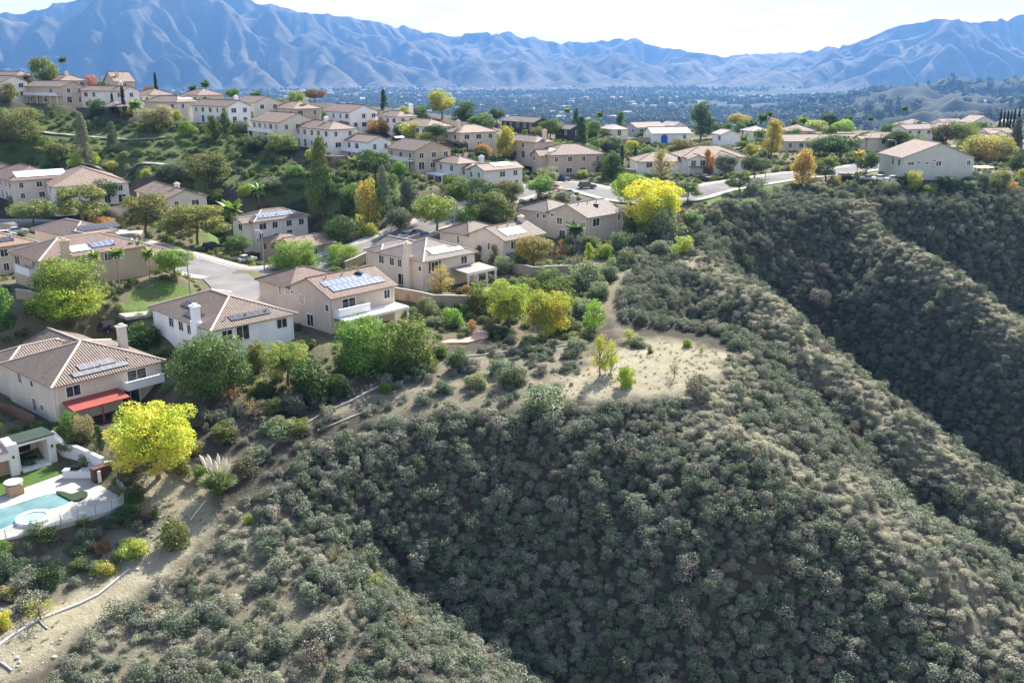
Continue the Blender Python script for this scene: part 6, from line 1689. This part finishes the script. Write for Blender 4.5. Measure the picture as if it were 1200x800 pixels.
f0 = Vector(atz(18, 578, PZ)); fb_ = empty('fire_bowl', f0, POOL_TH, 'square brick pedestal with white bowl on the lawn corner', 'planter')
mb = MB(); mb.box(-.75, .75, -.75, .75, -.05, 1.15); mb.build('pedestal', M_BRICK, fb_)
mb = MB(); mb.lathe([(.55, 1.15), (.9, 1.32), (.98, 1.5), (.85, 1.5), (.3, 1.3), (0.01, 1.3)], 14); mb.build('bowl', M_WHITEW, fb_)

# glass pool fence
fl = chaikin(pix([(-60,654),(0,635),(60,619),(134,599),(148,590),(149,581),(138,571)], PZ), 1)
fo = Vector(fl[0]); gf = empty('pool_fence', fo, 0, 'clear glass panel fence with thin posts along the terrace edge', 'fence')
tot = [0]
for a, b in zip(fl[:-1], fl[1:]): tot.append(tot[-1] + (Vector(b) - Vector(a)).length)
def onl(s_):
    for i in range(len(fl) - 1):
        if s_ <= tot[i + 1] + 1e-6:
            f_ = (s_ - tot[i]) / (tot[i + 1] - tot[i]); return Vector(fl[i]).lerp(Vector(fl[i + 1]), f_) - fo
    return Vector(fl[-1]) - fo
ns = int(tot[-1] / 1.7)
for k in range(ns + 1):
    p = onl(tot[-1] * k / ns); mb = MB(); mb.box(p.x - .03, p.x + .03, p.y - .03, p.y + .03, -.1, 1.3); mb.build('post', simple('grey_steel', (.4, .41, .42), .4, .1, 3, metal=.6), gf)
    if k < ns:
        q = onl(tot[-1] * (k + 1) / ns); d_ = (q - p).normalized(); n_ = Vector((-d_.y, d_.x, 0)) * .01; a, b = p + d_ * .06, q - d_ * .06
        mb = MB(); qd = [a - n_, b - n_, b + n_, a + n_]
        mb.mesh([(v.x, v.y, .08) for v in qd] + [(v.x, v.y, 1.22) for v in qd], [(3, 2, 1, 0), (4, 5, 6, 7), (0, 1, 5, 4), (1, 2, 6, 5), (2, 3, 7, 6), (3, 0, 4, 7)]); mb.build('panel', M_CLEAR, gf)

# ---------------------------------------------------------------- walls and fences
def wall(name, pp, h, th, mat, label, cat='wall', zs=None, cap=None):
    P = [Vector(at(*p)) for p in pp]; o = P[0].copy()
    root = empty(name, o, 0, label, cat)
    rows = []
    L = []
    for a, b in zip(P[:-1], P[1:]):
        n_ = max(1, int((b - a).length / 2.5))
        for k in range(n_): L.append(a.lerp(b, k / n_))
    L.append(P[-1])
    for p in L: p.z = T1(p.x, p.y)
    mb = MB(); mc = MB()
    for i, p in enumerate(L):
        t_ = (L[min(i + 1, len(L) - 1)] - L[max(i - 1, 0)]); t_.z = 0; t_.normalize(); n_ = Vector((-t_.y, t_.x, 0)) * th / 2
        for q, zz in ((p - n_, -.5), (p - n_, h), (p + n_, h), (p + n_, -.5)): mb.v.append((q.x - o.x, q.y - o.y, p.z - o.z + zz))
        for q, zz in ((p - n_ * 1.5, h + .003), (p - n_ * 1.5, h + .1), (p + n_ * 1.5, h + .1), (p + n_ * 1.5, h + .003)): mc.v.append((q.x - o.x, q.y - o.y, p.z - o.z + zz))
    for m_ in (mb, mc):
        for i in range(len(L) - 1):
            for k in range(4): m_.f.append((i * 4 + k, (i + 1) * 4 + k, (i + 1) * 4 + (k + 1) % 4, i * 4 + (k + 1) % 4)); m_.m.append(0); m_.uv.append(None)
        e = (len(L) - 1) * 4
        for f_ in ((3, 2, 1, 0), (e, e + 1, e + 2, e + 3)): m_.f.append(f_); m_.m.append(0); m_.uv.append(None)
    mb.build('panel', mat, root)
    if cap: mc.build('coping', cap, root)
    return root
M_BLOCK = simple('tan_block', (.33, .27, .20), .95, .16, .9, bump=.3, bscale=5)
M_FENCE = simple('orange_fence', (.42, .20, .09), .85, .2, 2)
M_FENCEB = simple('brown_fence', (.16, .10, .065), .85, .2, 2)
wall('garden_wall', [(463,350),(508,359),(553,360),(575,352)], 1.9, .25, M_BLOCK, 'long tan block wall below the cream patio cover house', cap=M_KERB)
wall('garden_fence', [(448,345),(463,350),(480,353)], 2.0, .12, M_FENCE, 'orange timber fence between pink house and cream hip house', 'fence')
wall('garden_wall', [(590,318),(625,324),(668,322)], 1.7, .25, M_BLOCK, 'tan block wall behind the lime yellow twin trees', cap=M_KERB)
wall('garden_wall', [(405,318),(428,308),(460,296),(492,284)], 1.9, .25, M_BLOCK, 'street side block wall running behind the cream hip house', cap=M_KERB)
wall('garden_fence', [(-10,480),(22,490),(42,500)], 1.5, .12, M_FENCEB, 'brown timber fence along the beige house side yard', 'fence')
wall('garden_fence', [(138,566),(150,560),(165,556)], 1.8, .12, M_FENCEB, 'brown timber fence behind the bright yellow tree trunk', 'fence')
wall('garden_wall', [(63,520),(92,538),(122,552)], 1.6, .3, M_WHITEW, 'white plastered wall behind the grill counter', cap=M_WHITEW)
wall('garden_wall', [(700,172),(735,171),(762,169)], 2.2, .25, M_BLOCK, 'grey tan wall under the blue grey house patio', cap=M_KERB)
wall('garden_wall', [(375,190),(395,192),(430,191)], 1.8, .25, simple('red_block', (.26, .17, .13), .95, .15), 'reddish yard wall under the off white house', cap=M_KERB)
wall('garden_wall', [(280,152),(296,152),(310,150)], 1.6, .25, M_WHITEW, 'pale wall right of the white gable house', cap=M_WHITEW)
wall('garden_wall', [(700,196),(722,202),(745,206)], 1.5, .25, M_BLOCK, 'tan bank wall beside the peach pink house', cap=M_KERB)
wall('garden_wall', [(20,350),(48,356),(70,352)], 1.5, .25, M_BLOCK, 'tan garden wall at the foot of the corner house', cap=M_KERB)

# ---------------------------------------------------------------- drains
def drain(name, pp, rad, mat, label, lift=.08):
    P = [Vector(at(*p)) for p in pp]; o = P[0].copy(); L = []
    for a, b in zip(P[:-1], P[1:]):
        n_ = max(1, int((b - a).length / 1.5))
        for k in range(n_): L.append(a.lerp(b, k / n_))
    L.append(P[-1])
    for p in L: p.z = T1(p.x, p.y) + lift
    mb = MB(); mb.tube([tuple(p - o) for p in L], rad, 7); ob = mb.build(name, mat, None, True); ob.location = o
    return tag(ob, label, 'drain pipe' if rad < .3 else 'drain')
M_PIPE = simple('grey_pipe', (.42, .42, .42), .6, .15, 2)
drain('drain_pipe', [(-10,762),(42,728),(72,716),(115,697),(152,667)], .14, M_PIPE, 'long grey drain pipe beside the dirt track')
drain('drain_pipe', [(192,547),(208,560),(230,571)], .16, simple('rusty_pipe', (.22, .17, .13), .8, .2), 'short dark pipe crossing the dirt below the yellow tree')
drain('drain_pipe', [(223,610),(232,598),(241,587)], .09, simple('bleached_log', (.5, .46, .38), .9, .2), 'thin bleached pole lying beside the pampas grass')
drain('drain_pipe', [(44,724),(50,732),(56,737)], .07, M_PIPE, 'short pipe branching off the long drain pipe')
drain('drain_pipe', [(0,776),(8,781),(14,786)], .08, M_PIPE, 'short pale pole on the track at the picture corner')
M_DR = simple('drain_concrete', (.40, .38, .35), .9, .15, 1)
drain('concrete_drain', [(302,540),(322,520),(340,508),(375,487),(412,470),(445,453)], .16, M_DR, 'pale concrete drain curb on the stony bank below the laurel')
drain('concrete_drain', [(372,505),(400,494),(440,478)], .13, M_DR, 'second lower drain curb at the canyon lip')
drain('concrete_drain', [(530,420),(580,414),(640,408),(690,402)], .13, M_DR, 'thin drain curb crossing behind the bare knob')
def swale(pp, label):
    pts = [at(*p) for p in pp]; L = []
    for a, b in zip(pts[:-1], pts[1:]):
        for k in range(12): L.append(tuple(a[i] + (b[i] - a[i]) * k / 12 for i in range(2)))
    L = [(x, y, T1(x, y) + .12) for x, y in L]
    o = ribbon('hillside_swale', L, [(-1.0, -.2, 0), (-1.0, .1, 0), (0, .02, 0), (1.0, .1, 0), (1.0, -.2, 0)], [M_CONC], kind='thing')
    tag(o, label, 'drain')
swale(SWALES[0], 'upper pale concrete swale crossing the green hill')
swale(SWALES[1], 'lower pale concrete swale behind the round oak')
# stony terraces
pave('brick_terrace', [(515,402),(540,390),(576,388),(572,397),(548,403)], None, simple('pink_paving', (.40, .27, .22), .9, .2, 2, bump=.3))
pave('driveway', [(140,376),(178,364),(186,372),(150,388)], None, M_CONC, .02)
pave('driveway', [(132,272),(168,270),(160,283),(140,281)], None, M_CONC, .02)
pave('parking_court', [(1132,176),(1150,166),(1200,168),(1200,180),(1150,182)], None, M_CONC, .02)

# ---------------------------------------------------------------- street lamps and signs
def lamp(px, py, h, arm, label):
    p = at(px, py); root = empty('street_lamp', p, 0, label, 'street lamp')
    mb = MB(); mb.tube([(0, 0, -.2), (0, 0, .5), (0, 0, h)], [.16, .12, .085], 8); mb.build('pole', M_CONC, root)
    mb = MB(); mb.tube([(0, 0, h - .05), (arm * .35, 0, h + .45), (arm * .8, 0, h + .6), (arm, 0, h + .55)], .05, 6); mb.build('arm', M_TRIM, root)
    mb = MB(); mb.lathe([(.02, .12), (.16, .08), (.2, 0), (.14, -.06), (.02, -.07)], 10, (arm * 1.1, 0, h + .5)); mb.build('lamp_head', M_TRIM, root)
lamp(533, 274, 7.5, -1.8, 'curved street lamp behind the cream gabled house')
lamp(223, 346, 7.2, -1.2, 'street lamp on the corner lawn by the side street')
lamp(310, 317, 7.4, -1.0, 'street lamp beside the white parked car')
lamp(897, 209, 7.0, -2.0, 'street lamp behind the round verge tree on the right road')
lamp(1047, 196, 7.0, -2.0, 'street lamp in front of the grey green house')
p = at(901, 210); sg = empty('street_sign', p, .2, 'white street sign beside the lamp on the right road', 'sign')
mb = MB(); mb.tube([(0, 0, -.2), (0, 0, 2.6)], .04, 6); mb.build('post', M_PIPE, sg)
mb = MB(); mb.box(-.4, .4, -.06, -.03, 1.7, 2.6); mb.build('panel', M_TRIM, sg)

# ---------------------------------------------------------------- cars
M_TYRE = simple('tyre', (.02, .02, .02), .85, .1); M_RIM = simple('wheel_rim', (.45, .45, .46), .35, .1, 4, metal=.7)
M_CLAMP = simple('headlamp', (.75, .75, .7), .2, .05); M_RLAMP = simple('tail_lamp', (.35, .02, .02), .3, .1)
PROF = {'sedan': ([(-2.25, .35), (-2.3, .72), (-2.15, .95), (-1.4, 1.0), (1.0, .98), (2.05, .82), (2.28, .62), (2.25, .35)], [(-1.55, .97), (-1.0, 1.42), (.25, 1.45), (1.05, .96)]),
        'suv': ([(-2.25, .4), (-2.3, .85), (-2.2, 1.08), (1.05, 1.08), (2.1, .98), (2.3, .75), (2.28, .4)], [(-2.15, 1.06), (-1.85, 1.68), (.35, 1.72), (1.1, 1.06)]),
        'pickup': ([(-2.7, .45), (-2.75, 1.1), (-.8, 1.12), (1.2, 1.12), (2.4, 1.05), (2.6, .8), (2.58, .45)], [(-.85, 1.1), (-.7, 1.78), (.5, 1.8), (1.25, 1.1)])}
def car_meshes(kind):
    lo, cb2 = PROF[kind]
    def ext(prof, w0, w1, zb=None):
        mb = MB(); n_ = len(prof)
        zmin = min(p[1] for p in prof); zmax = max(p[1] for p in prof)
        V = []
        for sg in (-1, 1):
            for x, z in prof:
                f_ = (z - zmin) / (zmax - zmin + 1e-6); V.append((x, sg * (w0 + (w1 - w0) * f_), z))
        mb.mesh(V, [tuple(range(n_)), tuple(reversed(range(n_, 2 * n_)))] + [(i, n_ + i, n_ + (i + 1) % n_, (i + 1) % n_) for i in range(n_)])
        return mb
    b = ext(lo, .9, .84); g = ext(cb2, .82, .66)
    r_ = MB(); xs = [p[0] for p in cb2]; zt = max(p[1] for p in cb2)
    r_.box(cb2[1][0] + .03, cb2[2][0] - .03, -.66, .66, zt - .01, zt + .05)
    w = MB(); w.lathe([(.0, -.11), (.22, -.11), (.33, -.08), (.34, 0), (.33, .08), (.22, .11), (.0, .11)], 14)
    rim = MB(); rim.lathe([(.0, .115), (.2, .12), (.21, .09)], 10)
    hl = MB(); xf = lo[-2][0]; hl.box(xf - .1, xf + .03, -.78, -.45, .62, .78)
    tl = MB(); xr = lo[1][0]; tl.box(xr - .03, xr + .08, -.8, -.55, .7, .92)
    return [m_.data(n_, M_GLASS) for m_, n_ in ((b, 'body'), (g, 'cabin_glass'), (r_, 'roof'), (w, 'wheel'), (rim, 'rim'), (hl, 'headlight'), (tl, 'tail_light'))], lo
CARM = {k: car_meshes(k) for k in PROF}
def car(px, py, kind, colr, head, label):
    p = at(px, py); root = empty('parked_car', (p[0], p[1], p[2] + .02), head, label, 'car', 'parked cars')
    (b, g, r_, w, rim, hl, tl), lo = CARM[kind]
    paint = simple('car_paint_%02x%02x%02x' % tuple(int(c * 255) for c in colr), colr, .3, .03, 1, spec=.5, coat=.6)
    def add(name, me, mat, par, loc=(0, 0, 0), rx=0, sy=1):
        if me.materials[0] != mat: me = me.copy(); me.materials[0] = mat
        o = link(name, me, par); o.location = loc; o.rotation_euler = (rx, 0, 0); o.scale = (1, sy, 1); return o
    add('body', b, paint, root); add('cabin_glass', g, M_GLASS, root); add('roof', r_, paint, root)
    L = 1.42 if kind != 'pickup' else 1.7
    for x in (-L, L):
        for s_ in (-1, 1):
            wo_ = add('wheel', w, M_TYRE, root, (x, s_ * .82, .34), math.pi / 2 * -s_)
            add('rim', rim, M_RIM, wo_)
    for s_ in (-1, 1):
        add('headlight', hl, M_CLAMP, root, sy=s_); add('tail_light', tl, M_RLAMP, root, sy=s_)
WH = (.72, .72, .72); BK = (.02, .02, .025); GY = (.25, .26, .28); BL = (.05, .09, .22); RD = (.28, .03, .03); SV = (.5, .51, .53)
for c in [(288,307,'sedan',WH,.9,'white car parked on the driveway beside the small round street tree'),(133,388,'suv',BK,.9,'dark car parked on the driveway beside the white house'),(250,293,'suv',BK,.75,'black car in the shade of the golden green street tree'),
          (490,277,'sedan',BL,.8,'dark blue car behind the cream hip house roof'),(478,279,'sedan',SV,.8,'silver car left of the dark blue one behind the roof'),(660,212,'pickup',BL,2.0,'blue pickup in front of the peach pink garage'),
          (688,221,'suv',BK,.25,'black suv parked at the cul-de-sac kerb'),(667,229,'sedan',SV,.2,'silver car parked low in the cul-de-sac'),(649,223,'sedan',RD,1.2,'red car half hidden by the cul-de-sac bush'),(826,211,'sedan',BK,1.9,'dark car on the drive of the twin window gable'),
          (991,211,'suv',BK,.1,'black suv leftmost in the car row below the palm'),(1018,212,'sedan',GY,.1,'grey car behind the palm in the row'),(1032,212,'sedan',WH,.1,'white car in the row before the grey green house'),(1047,213,'sedan',SV,.1,'silver car at the right end of the row'),
          (966,198,'sedan',BL,.2,'blue car under the round street tree by the road'),(1030,186,'sedan',BK,.8,'black car at the road bend behind the street lamp'),(1150,174,'sedan',WH,.1,'white car left on the bright parking court'),(1165,177,'sedan',GY,.4,'grey car in the middle of the bright parking court'),(1182,173,'suv',WH,.0,'white suv right on the bright parking court'),
          (6,278,'sedan',WH,.7,'white car at the picture edge below the glaring roof'),(20,274,'sedan',SV,.7,'silver car beside the white one at the picture edge')]:
    car(*c)

# ---------------------------------------------------------------- yard of the grey green house
def tarp(px0, px1, py, dpt, h, seed, colr, label):
    a = Vector(at(px0, py)); b = Vector(at(px1, py)); n_ = 26; m_ = 8; r = random.Random(seed); mb = MB()
    u = (b - a); u.z = 0; L = u.length; u.normalize(); v = Vector((-u.y, u.x, 0)); hs = [h * r.uniform(.55, 1.1) for _ in range(n_ + 1)]
    for i in range(n_ + 1):
        for j in range(m_ + 1):
            s_ = j / m_; e = math.sin(math.pi * s_) ** .5 * min(1, 4 * i / n_, 4 * (n_ - i) / n_) ** .5 if 0 < j < m_ else 0
            q = u * (L * i / n_) + v * (dpt * s_); mb.v.append((q.x, q.y, hs[i] * e * r.uniform(.9, 1.08) + (-.1 if e == 0 else 0)))
    for i in range(n_):
        for j in range(m_):
            k = i * (m_ + 1) + j; mb.f.append((k, k + m_ + 1, k + m_ + 2, k + 1)); mb.m.append(0); mb.uv.append(None)
    o = mb.build('tarpaulin', simple('tarp_%d' % int(colr[2] * 100), colr, .5, .25, 2), None); o.location = a; tag(o, label, 'tarpaulin')
tarp(1082, 1122, 211, 2.0, 1.9, 1, (.04, .09, .32), 'rumpled blue tarpaulin over a pile along the gable wall')
tarp(1120, 1141, 210, 1.8, 1.3, 2, (.45, .52, .62), 'pale tarpaulin over the boat right of the blue one')
p = at(1164, 214); sd = empty('garden_shed', p, .05, 'small grey shed with reddish roof on the canyon rim', 'shed')
mb = MB(); mb.box(0, 5.0, 0, 3.4, -.8, 2.2); mb.build('wall', stucco((.5, .47, .43)), sd)
F_, C_ = roof_block(0, 5.0, 0, 3.4, 2.2, 'gx', .45, .25, .2); mb = MB()
for pts, d_ in F_: mb.face(pts, 0, [(q[0], q[1]) for q in pts]); mb.face([(q[0], q[1], q[2] - .1) for q in reversed(pts)], 0, [(q[0], q[1]) for q in pts])
mb.build('roof', roofmat((.26, .13, .11)), sd)
for k_ in (0, 5.0):
    mb = MB(); x_ = .001 if k_ == 0 else 4.999; mb.face([(x_, 0, 2.15), (x_, 3.4, 2.15), (x_, 1.7, 2.9)]); mb.build('gable', stucco((.5, .47, .43)), sd)
mb = MB(); mb.box(1.4, 2.6, -.06, 0.02, 0, 1.9); mb.build('door', M_TRIM, sd)
p = at(1143, 208); pt_ = empty('pergola', p, .03, 'white patio cover between the gable wall and the shed', 'pergola')
mb = MB(); mb.box(0, 4.8, 0, 3.4, 2.5, 2.66); mb.build('cover', M_TRIM, pt_)
for x_, y_ in ((.1, .1), (4.6, .1), (.1, 3.2), (4.6, 3.2)):
    mb = MB(); mb.box(x_, x_ + .12, y_, y_ + .12, -.8, 2.498); mb.build('post', M_TRIM, pt_)
p = at(136, 134); pr_ = empty('pergola', p, .5, 'small red tiled gazebo under the paired hill cypresses', 'pergola')
mb = MB(); mb.lathe([(4.2, 2.3), (4.25, 2.45), (.1, 3.9)], 8); mb.build('roof', roofmat(R_PINK), pr_)
for k in range(4):
    mb = MB(); q = k * math.pi / 2 + .4; mb.tube([(2.9 * math.cos(q), 2.9 * math.sin(q), -.6), (2.9 * math.cos(q), 2.9 * math.sin(q), 2.29)], .13, 6); mb.build('post', M_FENCEB, pr_)
p = at(778, 168); tb = empty('water_tank', p, 0, 'blue upright tank in front of the low white building', 'tank')
mb = MB(); mb.lathe([(.01, 0), (1.1, 0), (1.15, .1), (1.15, 2.3), (.9, 2.6), (.3, 2.75), (.01, 2.75)], 14); mb.build('shell', simple('blue_plastic', (.03, .12, .42), .5, .1, 2), tb)
mb = MB(); mb.lathe([(.3, 2.75), (.32, 2.9), (.01, 2.92)], 10); mb.build('lid', M_BLACK, tb)

# loose stones on the track, the bare knob and the bank
r = random.Random(77)
def rock_mesh(seed):
    q = random.Random(seed); bm = bmesh.new(); bmesh.ops.create_icosphere(bm, subdivisions=1, radius=.5)
    for v in bm.verts: v.co *= q.uniform(.7, 1.2); v.co.z *= .65
    me = bpy.data.meshes.new('rock'); bm.to_mesh(me); bm.free(); me.materials.append(simple('pale_stone', (.40, .37, .32), .95, .25, 2)); return me
RK = [rock_mesh(i) for i in range(4)]
STONY = [[(60,735),(190,655),(235,610),(225,590),(190,620),(60,700)], [(150,600),(190,590),(200,620),(120,650)], [(370,500),(450,455),(520,450),(430,485)], [(640,440),(720,470),(820,450),(840,420)], [(0,760),(60,735),(80,760),(20,800)]]
k = 0
while k < 130:
    P = STONY[r.randrange(len(STONY))]; a, b, c = r.sample(P, 3); u1, u2 = sorted((r.random(), r.random()))
    q = tuple(a[i] * u1 + b[i] * (u2 - u1) + c[i] * (1 - u2) for i in range(2)); p = at(*q)
    o = link('stone', RK[k % 4]); s_ = .12 + .38 * r.random() ** 3; o.location = (p[0], p[1], p[2] + s_ * .12); o.scale = (s_, s_ * r.uniform(.7, 1.2), s_); o.rotation_euler = (0, 0, r.uniform(0, 6))
    tag(o, 'small pale stone lying loose on the dry track or bank', 'stone', 'loose stones on the dirt'); k += 1
# ---------------------------------------------------------------- haze over everything but the sky
hz = MB(); hz.box(-9500, 9500, -60, 11100, -420, 1150)
m, t, out = nmat('haze_air')
pv = node(t, 'ShaderNodeVolumePrincipled')
pv.inputs['Color'].default_value = (.17, .42, .92, 1)
pv.inputs['Density'].default_value = 6e-5
pv.inputs['Anisotropy'].default_value = .25
t.links.new(pv.outputs[0], out.inputs['Volume'])
tag(hz.build('haze', m), 'thin blue air between the estate and the mountains', 'haze', kind='stuff')
